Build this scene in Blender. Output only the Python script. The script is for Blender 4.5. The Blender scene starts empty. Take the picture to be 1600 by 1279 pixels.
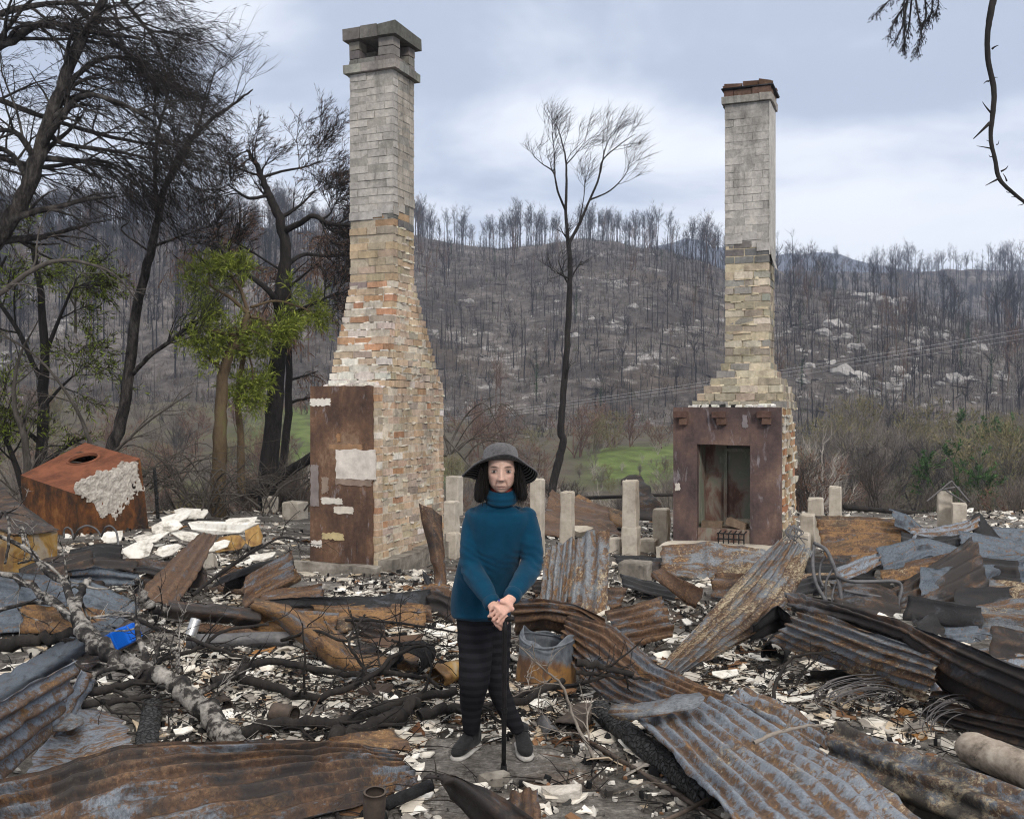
import bpy, math, random
import numpy as np
from mathutils import Vector, noise as mn

S = bpy.context.scene
C = S.collection
rnd = random.Random(11)
rg = np.random.default_rng(11)

# ------------------------------------------------------------------ camera
FPX, EYE = 1555.56, 1.76            # focal length in photo pixels, eye height in metres
cam_d = bpy.data.cameras.new('camera')
cam_d.lens = 35.0
cam_d.sensor_width = 36.0
cam_d.sensor_fit = 'HORIZONTAL'
cam_d.clip_start = 0.05
cam_d.clip_end = 8000
cam_d.dof.use_dof = True
cam_d.dof.focus_distance = 5.6
cam_d.dof.aperture_fstop = 10.0
cam = bpy.data.objects.new('camera', cam_d)
C.objects.link(cam)
cam.location = (0, 0, EYE)
cam.rotation_euler = (math.radians(90), 0, 0)
S.camera = cam

# ------------------------------------------------------------------ view
S.view_settings.view_transform = 'Standard'
S.view_settings.look = 'None'
S.view_settings.exposure = 0.38
S.view_settings.gamma = 1.0
S.cycles.use_denoising = True
S.cycles.filter_width = 1.1
S.cycles.max_bounces = 6
S.cycles.diffuse_bounces = 3
S.cycles.transparent_max_bounces = 8
S.cycles.volume_bounces = 1

# ------------------------------------------------------------------ world: overcast sky
SUN_AZ, SUN_EL = math.radians(162), math.radians(31)
W = bpy.data.worlds.new('World')
S.world = W
W.use_nodes = True
nt = W.node_tree
nt.nodes.clear()
def wn(t, **kw):
    n = nt.nodes.new(t)
    for k, v in kw.items():
        setattr(n, k, v)
    return n
def wl(a, b): nt.links.new(a, b)
def wmath(op, a, b=None, c=None):
    n = wn('ShaderNodeMath', operation=op)
    for i, v in enumerate((a, b, c)):
        if v is None: continue
        if isinstance(v, (int, float)): n.inputs[i].default_value = v
        else: wl(v, n.inputs[i])
    return n.outputs[0]
out = wn('ShaderNodeOutputWorld')
bg = wn('ShaderNodeBackground')
bg.inputs['Strength'].default_value = 0.1
sky = wn('ShaderNodeTexSky', sky_type='NISHITA', sun_disc=False)
sky.sun_elevation = SUN_EL
sky.sun_rotation = SUN_AZ
tc = wn('ShaderNodeTexCoord')
sep = wn('ShaderNodeSeparateXYZ')
wl(tc.outputs['Generated'], sep.inputs[0])
X, Y, Z = sep.outputs
zc = wmath('MAXIMUM', Z, 0.0)
# cloud deck: direction stretched so that banks lie flat above the ridge
comb = wn('ShaderNodeCombineXYZ')
zz = wmath('ADD', zc, 0.22)
wl(wmath('DIVIDE', X, zz), comb.inputs[0])
wl(wmath('MULTIPLY', wmath('DIVIDE', Y, zz), 1.25), comb.inputs[1])
comb.inputs[2].default_value = 3.7
n1 = wn('ShaderNodeTexNoise')
n1.inputs['Scale'].default_value = 1.25
n1.inputs['Detail'].default_value = 5
n1.inputs['Roughness'].default_value = 0.56
n1.inputs['Distortion'].default_value = 0.35
wl(comb.outputs[0], n1.inputs['Vector'])
n2 = wn('ShaderNodeTexNoise')
n2.inputs['Scale'].default_value = 3.1
n2.inputs['Detail'].default_value = 4
wl(comb.outputs[0], n2.inputs['Vector'])
mixn = wmath('ADD', wmath('MULTIPLY', n1.outputs['Fac'], 0.78), wmath('MULTIPLY', n2.outputs['Fac'], 0.22))
# bank structure: bright rim near the ridge, grey belly above, lighter again at the left
def blob(cx, cz, sx, sz, amp):
    a = wmath('POWER', wmath('DIVIDE', wmath('SUBTRACT', X, cx), sx), 2)
    b = wmath('POWER', wmath('DIVIDE', wmath('SUBTRACT', Z, cz), sz), 2)
    e = wmath('POWER', 2.718, wmath('MULTIPLY', wmath('ADD', a, b), -1.0))
    return wmath('MULTIPLY', e, amp)
acc = mixn
for b in ((0.05, 0.27, 0.13, 0.035, 0.20), (0.34, 0.165, 0.26, 0.045, 0.20), (0.32, 0.295, 0.24, 0.04, -0.13), (0.20, 0.245, 0.12, 0.02, 0.06),
          (-0.06, 0.19, 0.2, 0.04, -0.02), (-0.24, 0.36, 0.15, 0.10, 0.12), (0.45, 0.35, 0.2, 0.06, -0.05), (-0.25, 0.21, 0.2, 0.07, 0.07), (0.10, 0.215, 0.25, 0.02, -0.05), (0.0, 0.37, 0.35, 0.03, -0.05),
          (0.12, 0.40, 0.2, 0.05, 0.03)):
    acc = wmath('ADD', acc, blob(*b))
ramp = wn('ShaderNodeValToRGB')
ramp.color_ramp.interpolation = 'B_SPLINE'
els = ramp.color_ramp.elements
els[0].position = 0.41; els[0].color = (0.40, 0.455, 0.565, 1)
els[1].position = 0.70; els[1].color = (0.90, 0.915, 0.94, 1)
e = els.new(0.485); e.color = (0.54, 0.595, 0.705, 1)
e = els.new(0.575); e.color = (0.79, 0.82, 0.88, 1)
wl(acc, ramp.inputs[0])
# an overcast sky is brighter towards the zenith
zen = wn('ShaderNodeMapRange')
zen.inputs['From Min'].default_value = 0.42
zen.inputs['From Max'].default_value = 1.0
zen.inputs['To Min'].default_value = 1.0
zen.inputs['To Max'].default_value = 2.0
wl(Z, zen.inputs['Value'])
mul = wn('ShaderNodeVectorMath', operation='SCALE')
warm = wn('ShaderNodeMix', data_type='RGBA')
wm = wn('ShaderNodeMapRange'); wm.inputs['From Min'].default_value = 0.40; wm.inputs['From Max'].default_value = 0.62
wl(Z, wm.inputs['Value']); wl(wm.outputs[0], warm.inputs[0])
wl(ramp.outputs[0], warm.inputs[6]); warm.inputs[7].default_value = (0.80, 0.775, 0.73, 1)
wl(warm.outputs[2], mul.inputs[0])
wl(wmath('MULTIPLY', zen.outputs[0], 10.0), mul.inputs['Scale'])
mx = wn('ShaderNodeMix', data_type='RGBA')
mx.inputs[0].default_value = 0.93
wl(sky.outputs[0], mx.inputs[6])
wl(mul.outputs[0], mx.inputs[7])
wl(mx.outputs[2], bg.inputs['Color'])
wl(bg.outputs[0], out.inputs['Surface'])

sun_d = bpy.data.lights.new('sun', 'SUN')
sun_d.energy = 1.5
sun_d.angle = math.radians(10)
sun_d.color = (1.0, 0.95, 0.88)
sun = bpy.data.objects.new('sun', sun_d)
C.objects.link(sun)
sdir = Vector((math.sin(SUN_AZ) * math.cos(SUN_EL), math.cos(SUN_AZ) * math.cos(SUN_EL), math.sin(SUN_EL)))
sun.rotation_euler = (-sdir).to_track_quat('-Z', 'Y').to_euler()
sun.location = (4, -6, 12)

# ------------------------------------------------------------------ helpers
WL = {}
def tag(o, label=None, cat=None, group=None, kind=None):
    if label: o['label'] = label
    if cat: o['category'] = cat
    if group: o['group'] = group
    if kind: o['kind'] = kind
    return o
def thing(name, loc, label=None, cat=None, group=None, kind=None):
    o = bpy.data.objects.new(name, None)
    o.empty_display_size = 0.2
    C.objects.link(o)
    o.location = loc
    WL[o.name] = np.array(loc, float)
    return tag(o, label, cat, group, kind)

class MB:
    """collects polygons and links them as ONE mesh object"""
    def __init__(s):
        s.V = []; s.n = 0; s.F = []      # F: (array n x k, colour array n x 3 or None, material index, uv (n,k,2) or None)
    def add(s, v, f, col=None, mi=0, uv=None):
        v = np.asarray(v, float).reshape(-1, 3)
        if len(v) == 0: return
        if isinstance(f, (list, tuple)):
            by = {}
            for i, q in enumerate(f): by.setdefault(len(q), []).append(i)
            groups = [(np.array([f[i] for i in ids], int), ids) for ids in by.values()]
        else:
            groups = [(f, None)]
        for fa, ids in groups:
            c = None
            if col is not None:
                c = np.asarray(col, float)
                if c.ndim == 1: c = np.tile(c, (len(fa), 1))
                elif ids is not None: c = c[ids]
            u = None
            if uv is not None: u = uv[fa]
            s.F.append((fa + s.n, c, mi, u))
        s.V.append(v); s.n += len(v)
    def box(s, o, ax, ay, az, col=None, mi=0, jit=0.0):
        o, ax, ay, az = (np.asarray(q, float) for q in (o, ax, ay, az))
        v = np.array([o + i * ax + j * ay + k * az for k in (0, 1) for j in (0, 1) for i in (0, 1)])
        if jit: v = v + rg.normal(0, jit, v.shape)
        s.add(v, np.array([(0, 2, 3, 1), (4, 5, 7, 6), (0, 1, 5, 4), (1, 3, 7, 5), (3, 2, 6, 7), (2, 0, 4, 6)]), col, mi)
    def tube(s, pts, rad, k=6, col=None, mi=0, cap=True, wob=0.0):
        p = np.asarray(pts, float); m = len(p)
        rad = np.broadcast_to(np.asarray(rad, float), (m,))
        t = np.gradient(p, axis=0); t /= np.linalg.norm(t, axis=1)[:, None] + 1e-12
        ref = np.array([0, 0, 1.0]) if abs(t[0][2]) < 0.9 else np.array([1.0, 0, 0])
        u = np.cross(t, ref)
        bad = np.linalg.norm(u, axis=1) < 0.05
        if bad.any(): u = np.cross(t, np.array([0.31, 0.9, 0.2]))
        u /= np.linalg.norm(u, axis=1)[:, None] + 1e-12
        w = np.cross(t, u)
        a = np.arange(k) * 2 * math.pi / k
        rr = rad[:, None] * (1 + (rg.normal(0, wob, (m, k)) if wob else 0))
        v = p[:, None, :] + rr[..., None] * (u[:, None, :] * np.cos(a)[None, :, None] + w[:, None, :] * np.sin(a)[None, :, None])
        i = np.arange(m - 1)[:, None] * k; j = np.arange(k)[None, :]; j2 = (j + 1) % k
        f = np.stack([i + j, i + j2, i + k + j2, i + k + j], -1).reshape(-1, 4)
        s.add(v.reshape(-1, 3), f, col, mi)
        if cap:
            b = s.n - m * k
            for off, rev in ((0, 1), ((m - 1) * k, 0)):
                q = [b + off + x for x in range(k)]
                if rev: q = q[::-1]
                c = None if col is None else np.tile(np.asarray(col, float)[:3], (1, 1))
                s.F.append((np.array([q]), c, mi, None))
    def twigs(s, p0, p1, r, col=None, mid=None):
        """many thin three-sided tapering twigs at once"""
        p0 = np.asarray(p0, float); p1 = np.asarray(p1, float); n = len(p0)
        if n == 0: return
        r = np.broadcast_to(np.asarray(r, float), (n,))
        d = p1 - p0; d /= np.linalg.norm(d, axis=1)[:, None] + 1e-9
        u = np.cross(d, rg.normal(0, 1, (n, 3))); u /= np.linalg.norm(u, axis=1)[:, None] + 1e-9
        w = np.cross(d, u)
        ring = []
        for a in (0, 2.094, 4.189):
            ring.append(u * math.cos(a) + w * math.sin(a))
        if mid is None:
            v = np.stack([p0 + ring[0] * r[:, None], p0 + ring[1] * r[:, None], p0 + ring[2] * r[:, None], p1], 1)
            b = np.arange(n)[:, None, None] * 4
            f = (b + np.array([[0, 1, 3], [1, 2, 3], [2, 0, 3]])[None]).reshape(-1, 3)
            rep = 3
            s.add(v.reshape(-1, 3), f, None if col is None else np.repeat(np.broadcast_to(np.asarray(col, float), (n, 3)), rep, 0))
        else:
            rm = (r * 0.65)[:, None]; r = r[:, None]
            v = np.stack([p0 + ring[0] * r, p0 + ring[1] * r, p0 + ring[2] * r, mid + ring[0] * rm, mid + ring[1] * rm, mid + ring[2] * rm, p1], 1)
            b = np.arange(n)[:, None, None] * 7
            f4 = (b + np.array([[0, 1, 4, 3], [1, 2, 5, 4], [2, 0, 3, 5]])[None]).reshape(-1, 4)
            f3 = (b + np.array([[3, 4, 6], [4, 5, 6], [5, 3, 6]])[None]).reshape(-1, 3)
            cc = None if col is None else np.repeat(np.broadcast_to(np.asarray(col, float), (n, 3)), 3, 0)
            n0 = s.n
            s.add(v.reshape(-1, 3), f4, cc)
            s.F.append((f3 + n0, cc, 0, None))
    def blades(s, p0, p1, w, col=None, side=None):
        """flat leaf-like diamonds"""
        p0 = np.asarray(p0, float); p1 = np.asarray(p1, float); n = len(p0)
        if n == 0: return
        d = p1 - p0
        u = np.cross(d, rg.normal(0, 1, (n, 3)) if side is None else side); u /= np.linalg.norm(u, axis=1)[:, None] + 1e-9
        m = p0 + d * 0.45
        w = np.broadcast_to(np.asarray(w, float), (n,))[:, None]
        v = np.stack([p0, m + u * w, p1, m - u * w], 1)
        f = (np.arange(n)[:, None] * 4 + np.arange(4)[None])
        s.add(v.reshape(-1, 3), f, None if col is None else np.broadcast_to(np.asarray(col, float), (n, 3)))
    def build(s, name, mats, parent=None, smooth=False, loc=None):
        V = np.concatenate(s.V) if s.V else np.zeros((0, 3))
        if parent is not None: base = WL[parent.name]
        elif loc is not None: base = np.asarray(loc, float)
        else:
            base = np.array([V[:, 0].mean(), V[:, 1].mean(), V[:, 2].min()])
        me = bpy.data.meshes.new(name)
        me.vertices.add(len(V)); me.vertices.foreach_set('co', (V - base).ravel())
        tot = np.concatenate([np.full(len(f), f.shape[1]) for f, *_ in s.F])
        idx = np.concatenate([f.ravel() for f, *_ in s.F])
        start = np.concatenate([[0], np.cumsum(tot)[:-1]])
        me.loops.add(len(idx)); me.loops.foreach_set('vertex_index', idx.astype(np.int32))
        me.polygons.add(len(tot))
        me.polygons.foreach_set('loop_start', start.astype(np.int32))
        mi = np.concatenate([np.full(len(f), m) for f, _, m, _ in s.F])
        if smooth: me.polygons.foreach_set('use_smooth', np.ones(len(tot), bool))
        else: me.polygons.foreach_set('use_smooth', np.zeros(len(tot), bool))
        for m in (mats if isinstance(mats, (list, tuple)) else [mats]): me.materials.append(m)
        me.polygons.foreach_set('material_index', mi.astype(np.int32))
        if any(c is not None for _, c, _, _ in s.F):
            cc = np.concatenate([np.ones((len(f), 3)) * 0.5 if c is None else c for f, c, _, _ in s.F])
            at = me.attributes.new('Col', 'FLOAT_COLOR', 'FACE')
            at.data.foreach_set('color', np.concatenate([cc, np.ones((len(cc), 1))], 1).ravel())
        if any(u is not None for *_, u in s.F):
            lay = me.uv_layers.new(name='UVMap')
            uu = np.concatenate([np.zeros((f.size, 2)) if u is None else u.reshape(-1, 2) for f, _, _, u in s.F])
            lay.data.foreach_set('uv', uu.ravel())
        me.update(calc_edges=True)
        me.validate()
        o = bpy.data.objects.new(name, me)
        C.objects.link(o)
        if parent is not None:
            o.parent = parent
            WL[o.name] = WL[parent.name]
        else:
            o.location = base
            WL[o.name] = base
        return o

def fbm(x, y, z=0.0, o=3):
    return mn.fractal(Vector((x, y, z)), 1.0, 2.0, o)

# a place in the scene from where it shows in the photograph and how far away it is
def P(px, py, Yd):
    return np.array([(px - 800) / FPX * Yd, Yd, EYE - (py - 639.5) / FPX * Yd])

MOUNDS = [  # x, y, radius x, radius y, height of the rubble heaps on the house platform
    (5.6, 11.0, 2.6, 2.6, 0.08), (3.6, 9.0, 1.5, 1.2, 0.05), (-5.2, 12.0, 2.6, 2.2, 0.12), (-4.2, 8.8, 1.6, 1.3, 0.10),
    (0.5, 9.2, 1.2, 0.9, 0.10), (-1.7, 9.2, 1.2, 0.7, 0.10), (3.5, 6.3, 1.2, 0.9, 0.08), (-2.6, 5.6, 1.1, 0.7, 0.07)]
def gz(x, y):
    z = 0.035 * fbm(x * 0.9, y * 0.9, 1.3, 3) + 0.014 * fbm(x * 5, y * 5, 4.0, 2)
    for mx_, my_, rx, ry, h in MOUNDS:
        q = ((x - mx_) / rx) ** 2 + ((y - my_) / ry) ** 2
        if q < 6: z += h * math.exp(-q)
    return z
def G(px, py, dz=0.0):
    z = dz
    for _ in range(14):
        Yd = min(30.0, max(1.0, (EYE - z) * FPX / max(8.0, py - 639.5)))
        z = 0.5 * z + 0.5 * (gz((px - 800) / FPX * Yd, Yd) + dz)
    Yd = (EYE - z) * FPX / max(8.0, py - 639.5)
    return np.array([(px - 800) / FPX * Yd, Yd, z])
def Q(p):
    """(px,py,dz) on the ground or (px,py,None,depth)"""
    return P(p[0], p[1], p[3]) if len(p) == 4 else G(*p)

def crom(pts, n):
    """smooth curve through points, n samples"""
    p = np.asarray(pts, float)
    if len(p) == 2:
        t = np.linspace(0, 1, n)[:, None]
        return p[0] * (1 - t) + p[1] * t
    m = len(p)
    e = np.concatenate([[2 * p[0] - p[1]], p, [2 * p[-1] - p[-2]]])
    out_ = []
    for x in np.linspace(0, m - 1 - 1e-9, n):
        i = int(x); t = x - i
        a, b, c, d = e[i], e[i + 1], e[i + 2], e[i + 3]
        out_.append(0.5 * ((2 * b) + (-a + c) * t + (2 * a - 5 * b + 4 * c - d) * t * t + (-a + 3 * b - 3 * c + d) * t ** 3))
    return np.array(out_)
# ------------------------------------------------------------------ materials
class NT:
    def __init__(s, name, rough=0.85, metal=0.0, spec=0.3):
        s.m = bpy.data.materials.new(name); s.m.use_nodes = True
        s.t = s.m.node_tree
        s.b = s.t.nodes['Principled BSDF']
        s.b.inputs['Roughness'].default_value = rough
        s.b.inputs['Metallic'].default_value = metal
        s.b.inputs['Specular IOR Level'].default_value = spec
    def n(s, t, **kw):
        x = s.t.nodes.new(t)
        for k, v in kw.items(): setattr(x, k, v)
        return x
    def l(s, a, b): s.t.links.new(a, b)
    def put(s, sock, v):
        if hasattr(v, 'links'): s.l(v, sock)
        elif isinstance(v, (tuple, list)):
            sock.default_value = tuple(v) + (1,) if len(v) == 3 and len(sock.default_value) == 4 else tuple(v)
        else: sock.default_value = v
    def coord(s, kind='Object', scale=(1, 1, 1), rand=True):
        tc = s.n('ShaderNodeTexCoord')
        mp = s.n('ShaderNodeMapping'); mp.inputs['Scale'].default_value = scale
        s.l(tc.outputs[kind], mp.inputs['Vector'])
        if rand:
            oi = s.n('ShaderNodeObjectInfo')
            v = s.n('ShaderNodeVectorMath', operation='SCALE'); v.inputs[0].default_value = (31.0, 17.0, 53.0)
            s.l(oi.outputs['Random'], v.inputs['Scale'])
            s.l(v.outputs[0], mp.inputs['Location'])
        return mp.outputs[0]
    def noise(s, vec, scale, detail=4, rough=0.55, dist=0.0):
        x = s.n('ShaderNodeTexNoise')
        x.inputs['Scale'].default_value = scale; x.inputs['Detail'].default_value = detail
        x.inputs['Roughness'].default_value = rough; x.inputs['Distortion'].default_value = dist
        s.l(vec, x.inputs['Vector'])
        return x.outputs['Fac']
    def voro(s, vec, scale, feature='F1', out='Distance'):
        x = s.n('ShaderNodeTexVoronoi', feature=feature)
        x.inputs['Scale'].default_value = scale
        s.l(vec, x.inputs['Vector'])
        return x.outputs[out]
    def ramp(s, fac, *stops, interp='LINEAR'):
        x = s.n('ShaderNodeValToRGB'); x.color_ramp.interpolation = interp
        e = x.color_ramp.elements
        while len(e) < len(stops): e.new(0.5)
        for el, (p, c) in zip(e, stops):
            el.position = p
            el.color = (c, c, c, 1) if isinstance(c, (int, float)) else tuple(c) + (1,)
        s.l(fac, x.inputs[0])
        return x.outputs[0]
    def mix(s, fac, a, b, blend='MIX'):
        x = s.n('ShaderNodeMix', data_type='RGBA', blend_type=blend)
        s.put(x.inputs[0], fac); s.put(x.inputs[6], a); s.put(x.inputs[7], b)
        return x.outputs[2]
    def math(s, op, a, b=0.0):
        x = s.n('ShaderNodeMath', operation=op); s.put(x.inputs[0], a); s.put(x.inputs[1], b)
        return x.outputs[0]
    def attr(s, name='Col'):
        x = s.n('ShaderNodeAttribute', attribute_name=name)
        return x.outputs['Color']
    def color(s, c): s.put(s.b.inputs['Base Color'], c)
    def rough(s, c): s.put(s.b.inputs['Roughness'], c)
    def metal(s, c): s.put(s.b.inputs['Metallic'], c)
    def bump(s, h, strength=0.4, dist=0.01):
        x = s.n('ShaderNodeBump'); x.inputs['Strength'].default_value = strength; x.inputs['Distance'].default_value = dist
        s.l(h, x.inputs['Height']); s.l(x.outputs[0], s.b.inputs['Normal'])

def rusty(name, galv=0.5, orange=0.3, soot=0.3, ochre=0.2, steel=(0.20, 0.225, 0.26), rustf=0.5):
    """burnt corrugated iron: zinc, rust in streaks along the ribs, soot, pale scale"""
    k = NT(name, 0.6, 0.0, 0.25)
    tc = k.n('ShaderNodeTexCoord')
    oi = k.n('ShaderNodeObjectInfo')
    sc = k.n('ShaderNodeVectorMath', operation='SCALE'); sc.inputs[0].default_value = (31.0, 17.0, 53.0)
    k.l(oi.outputs['Random'], sc.inputs['Scale'])
    def mapped(s):
        mp = k.n('ShaderNodeMapping'); mp.inputs['Scale'].default_value = s
        k.l(tc.outputs['UV'], mp.inputs['Vector']); k.l(sc.outputs[0], mp.inputs['Location'])
        return mp.outputs[0]
    big = k.noise(mapped((1.0, 1.4, 1)), 1.5, 5, 0.62, 0.5)
    streak = k.noise(mapped((1.8, 6.5, 1)), 1.8, 7, 0.72, 0.5)
    fine = k.noise(mapped((7, 9, 1)), 7, 7, 0.8)
    blot = k.noise(mapped((3, 4, 1)), 2.2, 6, 0.66, 0.8)
    zinc = k.mix(k.ramp(fine, (0.3, 0.0), (0.75, 1.0)), tuple(c * 0.55 for c in steel), tuple(c * 1.5 for c in steel))
    rust = k.mix(k.ramp(fine, (0.35, 0.0), (0.7, 1.0)), (0.045, 0.025, 0.017), (0.135, 0.075, 0.042))
    org = k.mix(k.ramp(fine, (0.3, 0.0), (0.7, 1.0)), (0.12, 0.062, 0.027), (0.29, 0.165, 0.070))
    och = k.mix(k.ramp(fine, (0.3, 0.0), (0.7, 1.0)), (0.22, 0.17, 0.10), (0.46, 0.40, 0.29))
    a = k.math('ADD', k.math('ADD', k.math('MULTIPLY', big, 0.36), k.math('MULTIPLY', streak, 0.42)), k.math('MULTIPLY', fine, 0.22))
    t = 0.62 - 0.0 - (0.5 - galv) * 0.36
    rm = k.ramp(a, (max(0.02, t - 0.125), 0.0), (max(0.05, t - 0.085), 1.0))
    c = k.mix(rm, zinc, rust)
    flk = k.noise(mapped((5.5, 8, 1)), 3.0, 6, 0.7, 0.9); rib = k.n('ShaderNodeSeparateColor'); k.l(k.attr('rib'), rib.inputs[0])
    spk = k.noise(mapped((22, 26, 1)), 3.0, 5, 0.75)
    fl2 = k.math('ADD', k.math('ADD', k.math('MULTIPLY', flk, 0.42), k.math('MULTIPLY', spk, 0.24)), k.math('ADD', k.math('MULTIPLY', streak, 0.28), k.math('MULTIPLY', rib.outputs[0], -0.085)))
    tf = 0.478 - rustf * 0.075
    c = k.mix(k.ramp(fl2, (tf, 0.0), (tf + 0.03, 0.90)), c, k.mix(k.ramp(fine, (0.36, 0.0), (0.62, 1.0)), (0.070, 0.040, 0.026), (0.185, 0.110, 0.062)))
    b2 = k.math('ADD', k.math('ADD', k.math('MULTIPLY', streak, 0.42), k.math('MULTIPLY', blot, 0.36)), k.math('MULTIPLY', fine, 0.22))
    t = 0.66 - orange * 0.34
    om = k.ramp(b2, (t, 0.0), (t + 0.05, 1.0))
    c = k.mix(om, c, org)
    b3 = k.math('ADD', k.math('MULTIPLY', fine, 0.55), k.math('MULTIPLY', big, 0.45))
    t = 0.66 - ochre * 0.30
    c = k.mix(k.ramp(b3, (t, 0.0), (t + 0.05, 0.85)), c, och)
    b4 = k.math('ADD', k.math('MULTIPLY', blot, 0.45), k.math('MULTIPLY', big, 0.55))
    t = 0.70 - soot * 0.42
    sm = k.ramp(b4, (t, 0.0), (t + 0.12, 0.92))
    c = k.mix(sm, c, (0.020, 0.019, 0.020))
    dirt = k.ramp(k.math('ADD', k.math('MULTIPLY', spk, 0.6), k.math('MULTIPLY', big, 0.4)), (0.36, (0.45, 0.43, 0.42)), (0.50, (1, 1, 1)), (0.62, (1.15, 1.12, 1.08)), (0.70, (1.7, 1.6, 1.45)))
    c = k.mix(1.0, c, dirt, 'MULTIPLY')
    k.color(c)
    k.rough(k.ramp(fine, (0.3, 0.42), (0.7, 0.75)))
    inv = k.math('SUBTRACT', 1.0, rm)
    k.metal(k.math('MULTIPLY', inv, 0.45))
    k.bump(k.math('ADD', fine, k.math('MULTIPLY', blot, 0.8)), 0.5, 0.007)
    return k.m

M = {}
M['iron_blue'] = rusty('galvanised iron with rust blotches', 0.62, 0.34, 0.34, 0.30, (0.205, 0.230, 0.268), 0.75)
M['iron_blue_clean'] = rusty('galvanised iron', 1.05, 0.14, 0.42, 0.10, (0.108, 0.128, 0.156), -0.05)
M['iron_rust'] = rusty('rusted iron', 0.34, 0.30, 0.46, 0.24, (0.16, 0.175, 0.20), 0.5)
M['iron_ochre'] = rusty('rusted iron with pale scale', 0.45, 0.32, 0.30, 0.46, (0.19, 0.205, 0.225), 0.45)
M['iron_dark'] = rusty('sooty iron', 0.35, 0.30, 0.72, 0.14, (0.14, 0.15, 0.17), 0.3)
M['iron_black'] = rusty('blackened iron', 0.6, 0.16, 0.86, 0.08, (0.11, 0.12, 0.14), -0.3)
M['iron_orange'] = rusty('orange rusted iron', 0.28, 0.58, 0.46, 0.30, (0.17, 0.18, 0.2))
M['iron_brown'] = rusty('brown rusted iron', 0.30, 0.22, 0.42, 0.16, (0.12, 0.12, 0.13))

def attr_mat(name, rough=0.9, var=0.35, scale=14, bump=0.4, spec=0.06, bdist=0.006, stain=0.0):
    k = NT(name, rough, 0, spec)
    v = k.coord('Object')
    n = k.noise(v, scale, 5, 0.65)
    n2 = k.noise(v, scale * 0.22, 4, 0.6)
    f = k.math('ADD', k.math('MULTIPLY', n, 0.6), k.math('MULTIPLY', n2, 0.4))
    lo, hi = 1 - var, 1 + var
    k.color(k.mix(1.0, k.attr(), k.ramp(f, (0.3, (lo, lo, lo)), (0.7, (hi, hi, hi))), 'MULTIPLY'))
    if stain:
        vs = k.coord('Object', (1, 1, 0.35), False)
        ns = k.math('ADD', k.math('MULTIPLY', k.noise(vs, 2.6, 6, 0.7, 0.6), 0.65), k.math('MULTIPLY', k.noise(vs, 11, 5, 0.7), 0.35))
        src = k.b.inputs['Base Color'].links[0].from_socket
        k.color(k.mix(1.0, src, k.ramp(ns, (0.36, (1 - stain, 1 - stain, 1 - stain)), (0.52, (1, 1, 1)), (0.66, (1.18, 1.16, 1.13))), 'MULTIPLY'))
    if bump: k.bump(n, bump, bdist)
    return k.m
M['brick'] = attr_mat('old brick', 0.93, 0.30, 26, 0.7, 0.06, 0.010, 0.42)
M['bits'] = attr_mat('debris', 0.92, 0.25, 18, 0.3, 0.15)
M['leaf'] = attr_mat('foliage', 0.75, 0.3, 3, 0, 0.1)
M['twig'] = attr_mat('twigs', 0.9, 0.2, 6, 0, 0.1)
M['stone'] = attr_mat('rock', 0.9, 0.35, 1.3, 0.7, 0.15, 0.08)

def plain(name, cols, scale=(1, 1, 1), ns=6, rough=0.85, metal=0, bump=0.3, bdist=0.008, spec=0.08, detail=6):
    """noise through a list of (position, colour)"""
    k = NT(name, rough, metal, spec)
    v = k.coord('Object', scale)
    n = k.noise(v, ns, detail, 0.65, 0.3)
    f = k.noise(v, ns * 5, 4, 0.6)
    k.color(k.ramp(k.math('ADD', k.math('MULTIPLY', n, 0.72), k.math('MULTIPLY', f, 0.28)), *cols))
    if bump: k.bump(k.math('ADD', n, k.math('MULTIPLY', f, 0.5)), bump, bdist)
    return k.m
M['mortar'] = plain('lime mortar', [(0.3, (0.34, 0.28, 0.21)), (0.7, (0.58, 0.52, 0.44))], ns=9, rough=0.95)
M['mortar_grey'] = plain('painted joint', [(0.3, (0.20, 0.19, 0.18)), (0.7, (0.38, 0.365, 0.34))], ns=9, rough=0.95)
M['concrete'] = plain('weathered concrete', [(0.25, (0.24, 0.21, 0.175)), (0.5, (0.43, 0.385, 0.325)), (0.75, (0.60, 0.555, 0.485))], ns=5, rough=0.95, bump=0.4)
M['concrete_sooty'] = plain('smoked concrete', [(0.3, (0.06, 0.055, 0.05)), (0.5, (0.20, 0.18, 0.155)), (0.72, (0.36, 0.335, 0.30))], ns=4, rough=0.95, bump=0.4)
M['char'] = plain('charcoal', [(0.3, (0.008, 0.008, 0.009)), (0.7, (0.03, 0.03, 0.032))], ns=14, rough=0.7, bump=0.8, bdist=0.02)
M['bark_black'] = plain('burnt bark', [(0.3, (0.010, 0.010, 0.011)), (0.6, (0.035, 0.031, 0.029)), (0.8, (0.075, 0.068, 0.062))], (1, 1, 0.3), 9, 0.9, bump=0.7, bdist=0.02)
M['bark_grey'] = plain('scorched grey bark', [(0.3, (0.03, 0.027, 0.025)), (0.5, (0.075, 0.066, 0.058)), (0.75, (0.155, 0.14, 0.125))], (1, 1, 0.35), 8, 0.9, bump=0.6, bdist=0.015)
M['bark_dark'] = plain('dark grey bark', [(0.38, (0.012, 0.011, 0.011)), (0.5, (0.034, 0.030, 0.028)), (0.63, (0.085, 0.077, 0.070))], (1, 1, 0.35), 9, 0.95, bump=0.7, bdist=0.02)
M['bark_tan'] = plain('tan mossy bark', [(0.3, (0.045, 0.032, 0.02)), (0.55, (0.11, 0.08, 0.05)), (0.75, (0.13, 0.125, 0.05))], (1, 1, 0.4), 5, 0.9, bump=0.6, bdist=0.02)
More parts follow.
